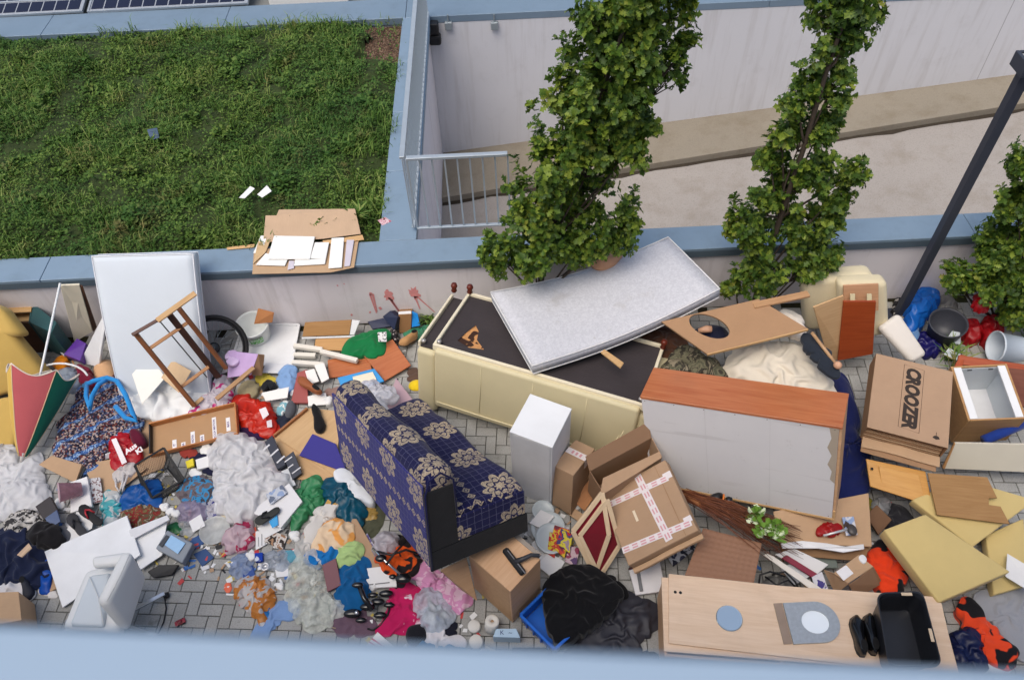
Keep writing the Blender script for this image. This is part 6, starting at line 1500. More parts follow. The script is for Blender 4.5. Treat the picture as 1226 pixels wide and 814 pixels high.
# sandals & flip-flops
shoe('flip_flop', 'black flip-flop with red strap on the left heap', (97,606,.14), (122,628,.13), .095, plain((170,40,50),.5), plain((26,26,28),.7), True, cat='flip-flop')
shoe('flip_flop', 'dark grey sandal lying beside the black flip-flop', (84,616,.10), (103,642,.09), .10, plain((44,44,48),.6), plain((48,48,52),.7), True, cat='sandal')
shoe('flip_flop', 'black sandal with grip sole on the white box', (306,626,.10), (335,609,.13), .095, plain((40,40,42),.6), plain((44,46,44),.7), True, cat='sandal')
shoe('trainer', 'dark trainer with a white toe beside the navy jacket', (37,719,.01), (32,694,.01), .10, plain((34,36,48),.7), plain((206,206,206),.6), h=.08)
shoe('dress_shoe', 'black patent dress shoe on the wardrobe, further from the tub', (1024,738,WZ), (1032,787,WZ), .11, plain((14,14,16),.15,.1,5,.05,spec=.6), plain((18,18,18),.5), h=.075, group='pair of black dress shoes')
shoe('dress_shoe', 'black patent dress shoe on the wardrobe, close beside the black tub', (1040,736,WZ), (1045,785,WZ), .11, plain((14,14,16),.15,.1,5,.05,spec=.6), plain((18,18,18),.5), h=.075, group='pair of black dress shoes')
# white box under the sandal
t = thing('white_carton', 'white open cardboard box with printed side', 'box', Matrix.Translation(G(335,610,0)))
board('lid', [(300,612,.10),(346,578,.14),(362,600,.12),(336,632,.08)], .07, plain((220,220,222),.5,.05), parent=t)
board('printed_side', [(318,592,.142),(338,580,.15),(344,590,.148),(324,604,.138)], .003, multi([(150,170,206),(200,206,216),(110,120,140)],10,'noise',.4), parent=t)
board('blue_label', [(322,624,.105),(332,616,.11),(333,628,.10),(326,632,.10)], .003, plain((60,160,220),.4), parent=t)
# round lid, cup
lathe('pot_lid', [(0,0),(.10,0),(.125,.012),(.135,.03),(.13,.032),(.118,.015),(0,.006)], bagm((220,222,220),.2,.25,bump=.1), tilt(G(258,636,.012),(0.03,-0.05,1)), label='white round plastic lid lying on the paving', cat='lid', n=36)
t = thing('plastic_cup', 'pinkish translucent plastic cup lying on its side', 'cup', tilt(G(80,588,.20), (-.75,-.35,.35)))
lathe('shell', [(.055,-.12),(.06,-.115),(.088,.06),(.092,.064),(.085,.062),(.056,-.10),(0,-.10)], bagm((186,140,152),.35,.2,bump=.05), None, t, 30)
link('rim', tubemesh([Vector((.089*math.cos(2*math.pi*k/30),.089*math.sin(2*math.pi*k/30),.062)) for k in range(30)], .005, 6, True), plain((206,176,184),.3), t)
lathe('foil_ring', [(.022,0),(.036,0),(.04,.012),(.036,.024),(.022,.024),(.02,.012)], plain((200,200,202),.25,.05,metal=.5), Matrix.Translation(G(318,679,.004)), label='round white foil tin beside the dark blue booklet', cat='tin', n=26)
# toys, scraps
t = thing('toy_car', 'small red toy car lying on the paving', 'toy car', frame(G(210,748,.012), G(222,742,.012)-G(210,748,.012), (0,0,1)))
lbox('body', (0,-.02,0), (.085,.02,.018), plain((150,40,56),.3), t, .006, 2); lbox('cabin', (.02,-.016,.018), (.06,.016,.034), plain((120,30,44),.3), t, .006, 2)
for x in (.018,.066):
    for y in (-.021,.021): lathe('wheel', [(0,-.004),(.011,-.004),(.011,.004),(0,.004)], BLK, Matrix.Translation((x,y,.002)) @ Matrix.Rotation(math.pi/2,4,'X'), t, 12)
heap('orange_scrap', 'small orange plastic flower on the paving', 'scrap', [(268,702),(273,696),(277,700),(275,708),(270,708)], .002, .025, plain((226,104,70),.5), .6, 20)
# black exercise weights / pedals
def blob(parent, nm, p, r, m_, sx=1, sy=1, sz=.8):
    V = []; F = []; N, K = 10, 16
    for j in range(N+1):
        a = math.pi*j/N
        for k in range(K):
            b = 2*math.pi*k/K; V.append((r*sx*math.sin(a)*math.cos(b), r*sy*math.sin(a)*math.sin(b), r*sz*math.cos(a)))
    for j in range(N):
        for k in range(K): F.append((j*K+k, (j+1)*K+k, (j+1)*K+(k+1)%K, j*K+(k+1)%K))
    o = link(nm, rawmesh(V, F, True), m_, parent); o.location = Vector(p)-parent.location; return o
GLB = plain((20,20,22),.2,.1,5,.05,spec=.6)
t = thing('exercise_bar', 'black rubber exercise machine with chrome rod and knobs', 'exercise machine', Matrix.Translation(G(445,722,0)))
tube('chrome_rod', [G(446,656,.20), G(462,672,.19), G(480,688,.16)], .011, CHR, t, 10)
for (x, y, z, r) in ((483,692,.15,.055),(456,668,.19,.04),(470,690,.1,.025)): blob(t, 'knob', G(x,y,z), r, GLB, 1.25, .85, .6)
tube('arm', [G(430,700,.17), G(436,716,.16), G(446,730,.12)], .022, GLB, t, 10)
for (x, y, z, r) in ((428,700,.18,.032),(422,734,.05,.05),(440,726,.06,.042),(452,720,.07,.04),(462,710,.07,.04),(455,736,.05,.036),(432,742,.04,.03),(446,712,.09,.03),(466,724,.05,.03)): blob(t, 'rubber_pad', G(x,y,z), r, GLB, 1.5, .75, .55)
for (x, y) in ((427,733),(444,722)): blob(t, 'chrome_cap', G(x,y,.13), .018, CHR)
tube('cable', [G(468,720,.05), G(464,736,.03), G(456,748,.02), G(446,754,.02), G(440,752,.02)], .008, BLK, t, 6)
tube('string', [G(392,742,.01), G(398,736,.02), G(402,742,.01), G(396,750,.01), G(402,752,.01)], .004, plain((206,190,150),.8), None, 5, label='loop of beige string beside the small clear bag', cat='string')
# black wires on the jacket
js = [o for o in COL.objects if o.name.startswith('orange_jacket')][0]
for pts in ([(452,660,.2),(468,664,.21),(486,658,.2),(500,662,.16)],[(462,676,.2),(474,660,.22),(486,648,.2)]): tube('strap', [G(*p) for p in pts], .010, BLK2, js, 6)
# white caps, tissue box, bar
WP2 = plain((214,212,206),.7,.05,20,.2)
for i, (x, y, r, h, lb) in enumerate([(568,751,.052,.05,'round white plaster roll beside the beech box'),(570,769,.056,.04,'flat round white plaster disc next to a white stick'),(579,783,.038,.04,'small white plaster lump by the parapet edge')]):
    lathe('plaster_roll', [(r*.8,0),(r,.006),(r,h-.008),(r*.82,h),(0,h*.98)], WP2, tilt(G(x,y,0),(.05*i,-.03,1)), n=26, label=lb, cat='plaster roll', group='white plaster rolls')
t = thing('bandage_roll', 'tall white bandage roll leaning behind the blue tissue box', 'roll', tilt(G(588,752,.0), (.12,.1,1)))
lathe('roll', [(.05,0),(.056,.005),(.056,.13),(.05,.136),(.015,.136),(.014,.12)], WP2, None, t, 26); lathe('core', [(.014,.05),(.014,.125)], CARD, None, t, 14)
t = thing('tissue_box', 'pale blue printed box beside the white plaster rolls', 'box', Matrix.Translation(G(606,765,0)))
board('box_body', [(594,752,.12),(618,752,.12),(623,763,.12),(590,762,.12)], .12, plain((170,196,216),.4,.1,9), parent=t, drop=.115, bev=.003)
for s, p in (('K', (601,757)),('~', (611,757))): 
    o = text('print', s, .05, plain((40,56,110),.5), t, (0,0,0)); o.location = G(p[0],p[1],.1215)-t.location
bar('white_stick', G(581,774,.03), G(604,785,.02), .022, .02, plain((214,208,190),.5), bev=.006, label='short white plastic stick beside the plaster discs', cat='stick')
bar('black_bar', G(613,782,.03), G(661,782,.03), .085, .04, BLK2, bev=.008, label='black plastic bar lying flat near the blue crate', cat='bar')
# blue crate with black clothes
def crate():
    z1 = .17; P = [G(623,736,z1), G(672,688,z1), G(718,728,z1), G(664,777,z1)]
    t = thing('plastic_crate', 'bright blue plastic crate holding black clothes', 'crate', Matrix.Translation(Vector((P[0].x,P[0].y,0))))
    B = plain((22,98,196),.35,.12,6,.05); c = sum(P, Vector())/4
    for i in range(4):
        a, b = P[i], P[(i+1)%4]; a2 = Vector((a.x*.96+c.x*.04, a.y*.96+c.y*.04, .02)); b2 = Vector((b.x*.96+c.x*.04, b.y*.96+c.y*.04, .02))
        board('side_wall', [a, b, b2, a2], .006, B, parent=t, bev=.001)
        bar('rim', a, b, .024, .016, B, t, bev=.004)
        m = a.lerp(b, .5); d = (b-a).normalized()
        for k in (-.12,-.04,.04,.12): 
            o = bar('rib', m+d*k+Vector((0,0,-.01)), Vector((m.x+d.x*k, m.y+d.y*k, .03)), .014, .016, B, t, up=d, bev=.002)
    board('floor', [Vector((p.x*.95+c.x*.05, p.y*.95+c.y*.05, .02)) for p in P], .008, B, parent=t)
crate()
heap('black_sweater', 'black woollen sweater piled in the blue crate', 'sweater', [(650,708),(658,686),(680,672),(708,674),(730,686),(748,706),(730,730),(708,750),(686,760),(668,764),(654,742)], .16, .20, fabric((14,14,17),.35,9), .45, 6, nr=28)
heap('grey_jacket', 'dark grey rain jacket spread beside the blue crate', 'jacket', [(694,760),(712,732),(726,706),(752,704),(776,716),(790,728),(788,748),(772,764),(764,784),(730,790),(692,792),(674,786)], .01, .15, plain((46,46,54),.55,.25,7,.3,40), .5, 8, nr=30)
heap('black_sleeve', 'black sleeve reaching from the sweater pile to the white leaflet box', 'sleeve', [(706,690),(722,684),(742,694),(752,708),(742,716),(722,708)], .04, .10, fabric((18,18,20),.3), .4, 8)
heap('dark_rag', 'dark grey rag at the foot of the beech wardrobe', 'rag', [(762,792),(768,780),(784,780),(794,792),(780,800)], .005, .05, fabric((42,44,50)), .5)

# loose crumpled paper and rags filling the gaps
_r = random.Random(17)
for (x, y, rr) in [(238,470,7),(262,500,6),(246,536,6),(270,540,5),(232,566,6),(262,590,5),(206,612,6),(196,606,5),(300,560,5),(346,600,5),(352,640,6),(300,664,5),(334,700,5),(420,690,6),(446,700,5),(470,660,5),(120,640,6),(70,602,6),(30,612,6),(140,560,6),(336,470,6),(352,470,5),(392,478,5),(446,470,5),(512,440,5),(640,700,5),(690,690,5)]:
    n_ = 7; poly = [(x+rr*_r.uniform(.8,1.5)*math.cos(2*math.pi*k/n_), y+rr*_r.uniform(.7,1.2)*math.sin(2*math.pi*k/n_)) for k in range(n_)]
    heap('paper_scrap', 'small crumpled white paper scrap lying loose among the rubbish', 'paper scrap', poly, .01+_r.uniform(0,.05), .05, plain((226,226,224),.6,.05,12), .6, 14, group='loose crumpled papers')
for (x, y, rr, rgb, lb) in [(256,512,9,(60,50,70),'plum cloth scrap under the shallow drawer end'),(224,540,8,(150,60,50),'rusty red rag below the shallow drawer'),(244,584,8,(70,110,150),'steel blue rag beside the grey purse'),(270,616,7,(200,190,170),'beige sock beside the white plastic sheet'),(352,664,8,(90,150,170),'pale teal rag by the printed card'),(430,646,8,(60,70,100),'slate blue rag behind the orange jacket'),(478,700,7,(30,30,36),'black sock between document and magenta shirt'),(330,560,7,(170,40,60),'cherry red rag beside the dark blue cartons'),(106,592,8,(120,90,80),'brown rag under the blister pack'),(36,600,9,(80,80,90),'grey rag in front of the white sack'),(316,452,8,(200,180,70),'mustard rag beside the lilac gift bag'),(296,476,8,(120,150,80),'olive green rag behind the red-orange bag'),(400,470,8,(150,120,110),'taupe sock next to the red binder'),(496,448,8,(90,70,60),'brown rag by the tan boot'),(704,640,8,(60,40,40),'dark brown rag in front of the red pictures'),(1070,640,9,(40,60,90),'denim blue rag behind the thick foam slab'),(1098,590,8,(120,110,100),'grey brown rag under the honey-coloured door'),(960,640,8,(90,80,70),'drab rag beneath the flattened carton')]:
    n_ = 8; poly = [(x+rr*_r.uniform(.8,1.7)*math.cos(2*math.pi*k/n_), y+rr*_r.uniform(.7,1.3)*math.sin(2*math.pi*k/n_)) for k in range(n_)]
    heap('rag', lb, 'rag', poly, .01, .07, fabric(rgb,.25,10), .6, 12)
# ================================================================== CARTONS, RIGHT HEAP
TAPEW = plain((222,214,214),.35,.05,20); TAPEP = plain((206,150,156),.4,.1)
PRINT = plain((52,42,36),.7,.1)
# small taped carton
def carton1():
    X = Vector((0.807,-0.585,0.082)).normalized(); Y = Vector((0.59,0.792,-0.157)); Y = (Y-X*Y.dot(X)).normalized(); Z = X.cross(Y)
    M = pose((0.288,3.343,0.057), X, Y, Z); a, b, c = .194, .362, .525
    t = thing('taped_carton', 'narrow tall cardboard box with one tape band beside the white cabinet', 'carton', M)
    jitter(lbox('carton_body', (0,0,0), (a,b,c-.0015), CARD, t, .004), .0035, 1)
    lbox('tape', (-.001,b*.52,c), (a+.001,b*.70,c+.001), TAPEW, t, 0.0)
    for k in (.3,.5,.7): lbox('tape_print', (a*k-.01,b*.56,c+.0012), (a*k+.01,b*.66,c+.0018), TAPEP, t, 0.0)
    lbox('tape_end', (a,b*.52,c-.10), (a+.001,b*.68,c), TAPEW, t, 0.0)
    lbox('flap_seam', (0,b*.49,c+.0002), (a,b*.495,c+.0008), CARD3, t, 0.0)
carton1()
# flattened cartons leaning between the taped boxes
board('flat_carton', [(672,592,.10),(716,542,.42),(722,548,.40),(682,604,.06)], .02, CARD3, 'flattened carton leaning behind the taped boxes', 'cardboard')
board('flat_carton', [(686,600,.10),(724,550,.40),(738,556,.36),(700,612,.06)], .012, card((186,132,92)), 'orange-brown flattened carton with printed side leaning on the taped box', 'cardboard')
board('flat_carton', [(665,604,.06),(674,598,.08),(702,618,.05),(698,628,.03)], .02, CARD2, 'small folded cardboard flap by the red picture frames', 'cardboard')
heap('white_foam', 'white packing foam between the flattened cartons', 'foam', [(680,602),(686,592),(694,596),(696,606),(686,610)], .04, .08, fabric((206,206,204),.06), .4)
# open carton behind the taped one
def opencarton():
    z = .62; P = [G(706,564,.60), G(780,524,.66), G(792,547,.62), G(722,590,.56)]
    t = thing('open_carton', 'open cardboard box with raised flaps behind the tape-crossed box', 'carton', Matrix.Translation(Vector((P[0].x,P[0].y,0))))
    Bq = [Vector((p.x,p.y,p.z-.34)) for p in P]
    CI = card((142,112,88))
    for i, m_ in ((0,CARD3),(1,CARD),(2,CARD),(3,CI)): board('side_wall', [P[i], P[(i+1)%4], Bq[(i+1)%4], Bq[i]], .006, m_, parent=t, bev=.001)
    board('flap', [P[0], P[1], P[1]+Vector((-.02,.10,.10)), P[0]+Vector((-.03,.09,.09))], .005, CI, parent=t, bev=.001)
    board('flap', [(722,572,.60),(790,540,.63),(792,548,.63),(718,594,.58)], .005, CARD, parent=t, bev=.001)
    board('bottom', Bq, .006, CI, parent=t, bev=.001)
opencarton()
def tapebox():
    X = Vector((0.846,0.206,0.491)).normalized(); Y = Vector((-0.218,0.975,-0.033)); Y = (Y-X*Y.dot(X)).normalized(); Z = X.cross(Y)
    M = pose((0.897,2.616,0.272), X, Y, Z); a, b, c = .63, .675, .107
    t = thing('crossed_carton', 'cardboard box crossed with white and pink parcel tape', 'carton', M)
    jitter(lbox('carton_body', (0,0,0), (a,b,c-.0015), CARD, t, .005), .0035, 2)
    jitter(lbox('lower_flap', (0,-.045,-.004), (a,-.004,.03), CARD2, t, .003), .006, 3); lbox('side_fold', (a-.105,.0,c+.0002), (a-.10,b,c+.001), CARD3, t, 0.0)
    def band(nm, p, q, w_, z):
        p = Vector((p[0],p[1],z)); q = Vector((q[0],q[1],z)); d = q-p
        o = lbox(nm, (0,-w_/2,0), (d.length,w_/2,.0008), TAPEW, t, 0.0); o.matrix_local = frame(p, d, (0,0,1))
        n = int(d.length/.075)
        for k in range(n): 
            x = (k+.5)*d.length/n
            for yy in (-w_*.22, w_*.18): lbox('tape_print', (x-.024,yy-.006,.0009), (x+.024,yy+.006,.0014), TAPEP, o, 0.0)
    band('tape', (.0,.135), (a-.02,.08), .055, c+.0004); band('tape', (.0,b-.12), (a-.04,b-.16), .055, c+.0004); band('tape', (a*.62,.03), (a*.57,b-.01), .065, c+.0014)
    lbox('torn_patch', (.20,.30,c+.0004), (.222,.40,c+.001), plain((222,206,180)), t, 0.0); lbox('torn_patch', (a-.07,.09,c+.0004), (a-.002,.14,c+.001), TAPEW, t, 0.0); lbox('torn_patch', (a-.075,b-.17,c+.0004), (a-.002,b-.11,c+.001), TAPEW, t, 0.0)
tapebox()
# framed pictures
REDV = fabric((112,22,36),.15,5); FRP = wood((222,200,168),(206,180,146),.5)
for i, (q, lb) in enumerate([([(686,636,.40),(721,590,.62),(729,640,.34),(712,688,.02)],'dark red picture with pale wood frame standing behind its twin'),([(694,641,.36),(727,598,.58),(742,652,.22),(718,690,.02)],'dark red picture with pale wood frame leaning under the taped box')]):
    P = [G(*p) for p in q]; t = thing('framed_picture', lb, 'picture', Matrix.Translation(P[3]), 'pair of dark red framed pictures')
    board('canvas', [p.lerp(sum(P,Vector())/4, .12) for p in P], .006, REDV, parent=t)
    for k in range(4): bar('frame_bar', P[k], P[(k+1)%4], .038, .025, FRP, t, up=quadframe(q)[1])
# papers, plates, magazines left of the pictures
for i, (x, y, r, z) in enumerate([(656,632,.15,.05),(660,645,.14,.07),(650,612,.10,.05)]):
    lathe('plate', [(0,0),(r*.6,0),(r*.8,.012),(r,.018),(r*.98,.022),(r*.78,.015),(r*.6,.006),(0,.006)], plain((186,196,200),.25,.05), tilt(G(x,y,z),(.08*i-.05,-.1,1)), label=['pale grey plate lying on the papers by the beech box','pale grey plate under the magazines','small plate half hidden by the white cabinet foot'][i], cat='plate', group='pale grey plates', n=36)
MAGS = [((658,652,.09),(664,628,.12),(682,634,.12),(676,668,.08)), ((666,650,.12),(672,632,.14),(686,640,.13),(682,662,.10)), ((676,672,.06),(682,652,.08),(694,656,.08),(690,678,.05)), ((655,662,.07),(658,636,.09),(668,640,.09),(664,668,.07))]
for i, q in enumerate(MAGS):
    board('magazine', list(q), .006, multi([[(206,36,30),(226,190,40),(206,60,40),(120,40,50)],[(196,30,40),(70,60,120),(222,206,60),(160,140,160)],[(150,60,90),(206,180,190),(90,60,110)],[(222,196,50),(196,60,40),(222,210,120)]][i], 9, 'noise', .35), ['red and yellow magazine on the pale plates','purple and red magazine on top of the yellow one','pink and violet magazine next to the red picture frames','yellow magazine lying at the edge of the plates'][i], 'magazine', group='glossy magazines')
for i, (q, lb) in enumerate([([(634,626,.08),(648,610,.10),(664,618,.10),(650,634,.08)],'white paper bundle at the foot of the tall white cabinet'),([(642,676,.04),(656,660,.06),(676,672,.05),(664,694,.03)],'white paper sheets in front of the pale plates'),([(636,650,.03),(650,640,.05),(656,664,.04),(644,672,.03)],'crumpled white paper between beech box and plates')]): board('paper_bundle', q, .02, PAPER, lb, 'paper', warp=.004, seed=i)
heap('crumpled_paper', 'crumpled pale paper beside the tall white cabinet foot', 'paper', [(630,632),(640,614),(656,610),(666,622),(658,640),(640,644)], .02, .08, bagm((206,208,210),.05,.6), .7, 13, kind='bag')
# leaflet box below the taped box
t = thing('leaflet_box', 'white flat box with grey printed strip on the paving', 'box', Matrix.Translation(G(775,690,0)))
board('box_body', [(753,682,.06),(790,672,.08),(797,707,.06),(761,712,.04)], .04, plain((214,212,214),.5,.04), parent=t); board('grey_strip', [(762,684,.064),(766,683,.066),(770,707,.058),(766,708,.056)], .001, plain((110,112,116),.5), parent=t)
board('maroon_edge', [(752,680,.07),(788,662,.09),(790,671,.085),(754,682,.065)], .03, plain((62,20,30),.5), parent=t)
board('white_tag', [(783,668,.095),(788,665,.096),(789,669,.092),(784,671,.091)], .002, PAPER, parent=t)
board('dark_booklet', [(800,668,.03),(828,650,.05),(834,656,.05),(806,678,.02)], .01, multi([(60,64,90),(200,204,214),(36,40,60)],11,'noise',.4), 'dark printed booklet in the shadow beside the taped box', 'booklet')
# ---- under/around the sideboard
board('wood_stick', [(719,421,1.0),(724,418,1.0),(747,434,1.0),(743,440,1.0)], .02, PINE, 'short pine stick lying on the dark sofa underside', 'stick')
heap('brown_armchair', 'brown corduroy cushion behind the overturned sofa end', 'cushion', [(756,410),(772,386),(800,384),(822,394),(820,420),(800,436),(780,430)], .55, .20, fabric((84,56,42),.15,5), .5, 6, aniso=.6)
heap('peach_box', 'peach coloured carton behind the first oak', 'carton', [(704,312),(708,298),(726,296),(744,294),(748,304),(738,314),(720,320)], 1.02, .14, card((214,164,130)), .25, 5, 4)
# board with oval hole
def holeboard():
    q = [G(792,385,1.02), G(908,358,1.08), G(968,394,1.0), G(847,424,.94)]
    n = (q[1]-q[0]).cross(q[3]-q[0]).normalized(); n = n if n.z > 0 else -n
    M = frame(q[0], q[1]-q[0], n); Mi = M.inverted(); L = [Mi @ p for p in q]
    t = thing('hole_board', 'brown board with an oval cut-out resting on top of the pile', 'board', M)
    c = Mi @ G(849,391,1.0); c.z = 0; ax = (Mi @ G(873,399,1.0))-c; ax.z = 0
    hole = [c+Vector((ax.length*math.cos(a)*1.02, ax.length*.58*math.sin(a), 0)) for a in [2*math.pi*k/32 for k in range(32)]]
    R_ = Matrix.Rotation(math.atan2(ax.y, ax.x), 3, 'Z'); hole = [c+R_ @ (h-c) for h in hole]
    bm = bmesh.new(); e = []
    for ring in (L, hole):
        vs = [bm.verts.new(v) for v in ring]; e += [bm.edges.new((vs[i], vs[(i+1)%len(vs)])) for i in range(len(vs))]
    bmesh.ops.triangle_fill(bm, edges=e, use_beauty=True); fs = list(bm.faces); ex = bmesh.ops.extrude_face_region(bm, geom=fs)
    for v in [g_ for g_ in ex['geom'] if isinstance(g_, bmesh.types.BMVert)]: v.co.z -= .02
    bmesh.ops.recalc_face_normals(bm, faces=bm.faces); me = bpy.data.meshes.new('m'); bm.to_mesh(me); bm.free()
    link('panel', me, card((172,136,104)), t)
    bar('front_edge', q[3]+Vector((0,0,-.01)), q[2]+Vector((0,0,-.01)), .012, .028, PINE, t)
holeboard()
tube('turned_wood', [G(836,396,.86), G(846,394,.88), G(852,394,.88)], [.02,.035,.03], wood((206,160,130),None,.5), None, 12, label='turned wooden knob seen through the oval hole', cat='knob')
heap('dark_cushion', 'dark blue cushion below the board with the oval hole', 'cushion', [(824,396),(850,384),(876,392),(872,410),(846,416)], .70, .14, fabric((30,34,58),.2), .3, 5)
bar('plank', G(902,366,1.06), G(968,352,1.08), .07, .025, wood((190,150,112),(166,126,90),.6), label='pale wooden plank pointing from the oak to the cream cushion', cat='plank')
heap('camouflage_jacket', 'camouflage jacket between the hole board and the sideboard', 'jacket', [(796,432),(808,414),(826,408),(846,418),(866,432),(872,446),(850,450),(818,446),(798,442)], .66, .26, multi([(84,84,66),(110,106,84),(62,58,48),(140,130,108)],13,'noise'), .6, 8)
heap('cream_duvet', 'large cream duvet bulging behind the sideboard', 'duvet', [(866,436),(874,416),(896,402),(930,398),(962,404),(984,420),(1000,446),(1004,466),(972,470),(920,462),(884,454)], .62, .40, fabric((214,205,188),.06,6), .45, 6, 2.6, nr=34)
heap('white_pillow_case', 'white pillow case between the plank and the duvet', 'pillow case', [(930,380),(938,366),(956,370),(966,382),(962,400),(944,396)], .80, .20, fabric((214,206,196),.06), .5, 8)
heap('dark_trousers', 'dark slate trousers hanging beside the duvet', 'trousers', [(960,404),(970,398),(984,408),(1000,430),(1006,444),(994,446),(976,428)], .90, .10, fabric((38,44,54),.2), .4, 8)
tube('broom_handle', [G(972,398,1.0), G(1004,440,.9)], .016, wood((196,156,116),None,.5), None, 10, label='thin wooden broom handle lying along the dark trousers', cat='broom handle')
lathe('wooden_ball', [(0,-.035),(.02,-.03),(.036,-.01),(.036,.01),(.02,.03),(0,.035)], wood((222,172,140),None,.45), Matrix.Translation(G(1003,437,.95)), label='round wooden ball at the end of the broom handle', cat='wooden ball', n=20)
heap('navy_blanket', 'navy blue blanket hanging beside the sideboard end', 'blanket', [(1000,452),(1012,446),(1026,470),(1034,520),(1044,560),(1044,592),(1026,606),(1004,604),(1002,560),(1010,510)], .10, .34, fabric((24,34,86),.2,7), .45, 6, 3.0, nr=30)
# cream armchair cushions at the wall
t = thing('cream_armchair', 'cream upholstered armchair parts stacked at the low wall', 'armchair', Matrix.Translation(G(1010,395,0)))
CRM = fabric((214,202,170),.07,5)
board('back_cushion', [(962,336,.98),(1048,330,.98),(1056,392,.34),(966,398,.30)], .22, CRM, parent=t, bev=.07, seg=5, smooth=True)
board('seat_cushion', [(1004,340,1.0),(1064,338,1.0),(1066,402,.36),(1008,410,.30)], .18, CRM, parent=t, bev=.06, seg=5, smooth=True)
board('chipboard_panel', [(1010,342,1.035),(1052,340,1.035),(1052,372,.74),(1010,376,.72)], .018, wood((206,160,124),(186,140,104),.6), 'chipboard panel with brackets leaning on the cream armchair', 'panel')
for x, lb in ((1018,'small cream bracket on the chipboard panel above the pale wood board'),(1038,'small cream bracket on the chipboard panel above the cherry door')): board('bracket', [(x,352,.98),(x+6,352,.98),(x+6,366,.88),(x,366,.88)], .012, CREAM2, lb, 'bracket', group='brackets on the chipboard panel')
board('pale_wood_board', [(974,368,.96),(1010,354,1.03),(1012,430,.22),(992,432,.20)], .018, wood((206,172,130),(190,152,110),.55), 'pale wood board leaning on the cream armchair', 'board')
board('cherry_board', [(1010,361,.98),(1049,361,.98),(1045,424,.32),(1003,432,.24)], .02, CHERRY, 'dark cherry wood cabinet door leaning on the cream armchair', 'cabinet door')
# pillow
board('pillow', [(1054,391,.56),(1078,374,.60),(1112,424,.36),(1094,434,.34)], .10, fabric((220,214,206),.05), 'white pillow wedged between the armchair and the printed carton', 'pillow', bev=.045, seg=5, smooth=True)
# printed bicycle-trailer carton
def croozer():
    q0, q1, q2, q3 = G(1038,511,.66), G(1134,536,.66), G(1112,434,.74), G(1020,416,.74)
    X = (q1-q0).normalized(); Y = q3-q0; Y = (Y-X*Y.dot(X)); b = Y.length; Y.normalize(); a = ((q1-q0).length+(q2-q3).length)/2; Z = X.cross(Y)
    c = .20; M = pose(q0-Z*c, X, Y, Z)
    t = thing('printed_carton', 'large flat brown carton with big black lettering', 'carton', M)
    CC = card((178,148,122))
    lbox('top_face', (0,0,c-.006), (a,b,c), CC, t, .002); lbox('bottom_face', (0,0,0), (a,b,.006), CARD3, t, .002)
    lbox('side_face', (0,0,.007), (.006,b,c-.007), CARD3, t, .001); lbox('side_face', (a-.006,0,.007), (a,b,c-.007), CARD3, t, .001); lbox('back_face', (.007,b-.006,.007), (a-.007,b,c-.007), CARD3, t, .001)
    for k in range(6): lbox('inner_sheet', (.012,.012+.006*k,.012+.022*k), (a-.012,b-.02,.022+.022*k), CARD2 if k % 2 else CARD3, t, .001)
    jitter(lbox('end_flap', (.01,-.10,.03), (a-.01,-.002,.036), CARD2, t, .002), .012, 4); jitter(lbox('end_flap', (.02,-.14,.008), (a-.02,-.002,.014), CARD3, t, .002), .012, 5)
    o = text('lettering', 'CROOZER', .155, PRINT, t, (a*.50,b*.52,c+.001), -math.pi/2, .009, .18, 1.0)
    w_ = max(v.co.x for v in o.data.vertices)-min(v.co.x for v in o.data.vertices); o.scale.x = (b*.80)/w_
    # outline round the lettering
    hx, hy = b*.42, .088; pts = []
    for (x, y) in ((-hx,-hy*.9),(hx*.98,-hy*.9),(hx*1.03,hy),(-hx*.95,hy)): pts.append(M @ Vector((a*.50+y, b*.52-x, c+.0012)))
    tube('lettering_outline', pts, .0015, PRINT, t, 4, True)
    V = [(0,0),(.03,-.012),(.06,0),(.05,.02),(.03,.028),(.012,.02)]; link('recycling_mark', rawmesh([(a*.80+x, b*.08+y, c+.001) for x, y in V], [tuple(range(6))]), PRINT, t)
    lbox('recycling_mark', (a*.80+.027,b*.08+.03,c+.0005), (a*.80+.032,b*.08+.06,c+.001), PRINT, t, 0.0)
croozer()
# cabinet with white inside
def drawerbox():
    X = Vector((0.993,-0.07,0.097)).normalized(); Y = Vector((0.057,0.989,0.135)); Y = (Y-X*Y.dot(X)).normalized(); Z = X.cross(Y)
    M = pose((3.992,3.76,0.1), X, Y, Z); a, b, c = .479, .549, .45
    t = thing('white_lined_cabinet', 'wooden cabinet with white inside, open side facing up', 'cabinet', M)
    OAK = wood((182,142,96),(160,120,76),.5)
    lbox('side_panel', (0,0,0), (.02,b,c), OAK, t, .002); lbox('side_panel', (a-.02,0,0), (a,b,c), OAK, t, .002); lbox('front_panel', (.021,0,0), (a-.021,.016,c-.001), OAK, t, .002); lbox('back_panel', (.021,b-.016,0), (a-.021,b,c-.001), OAK, t, .002)
    lbox('floor', (.021,.017,0), (a-.021,b-.017,.012), WHT2, t, 0.0)
    for x0, x1 in ((.0205,.085),(a-.085,-.0205+a)): lbox('white_rim', (x0,.017,c-.02), (x1,b-.017,c+.002), WHT, t, .002)
    WI = plain((206,214,220),.4,.05)
    lbox('lining', (.022,.018,.013), (.027,b-.018,c-.022), WI, t, 0.0); lbox('lining', (a-.027,.018,.013), (a-.022,b-.018,c-.022), WI, t, 0.0); lbox('lining', (.028,b-.022,.013), (a-.028,b-.018,c-.022), WI, t, 0.0)
    for x in (.15, .33): lbox('hinge', (x,b-.03,c-.05), (x+.04,b-.023,c-.035), plain((90,92,96),.3,metal=.7), t, .002)
drawerbox()
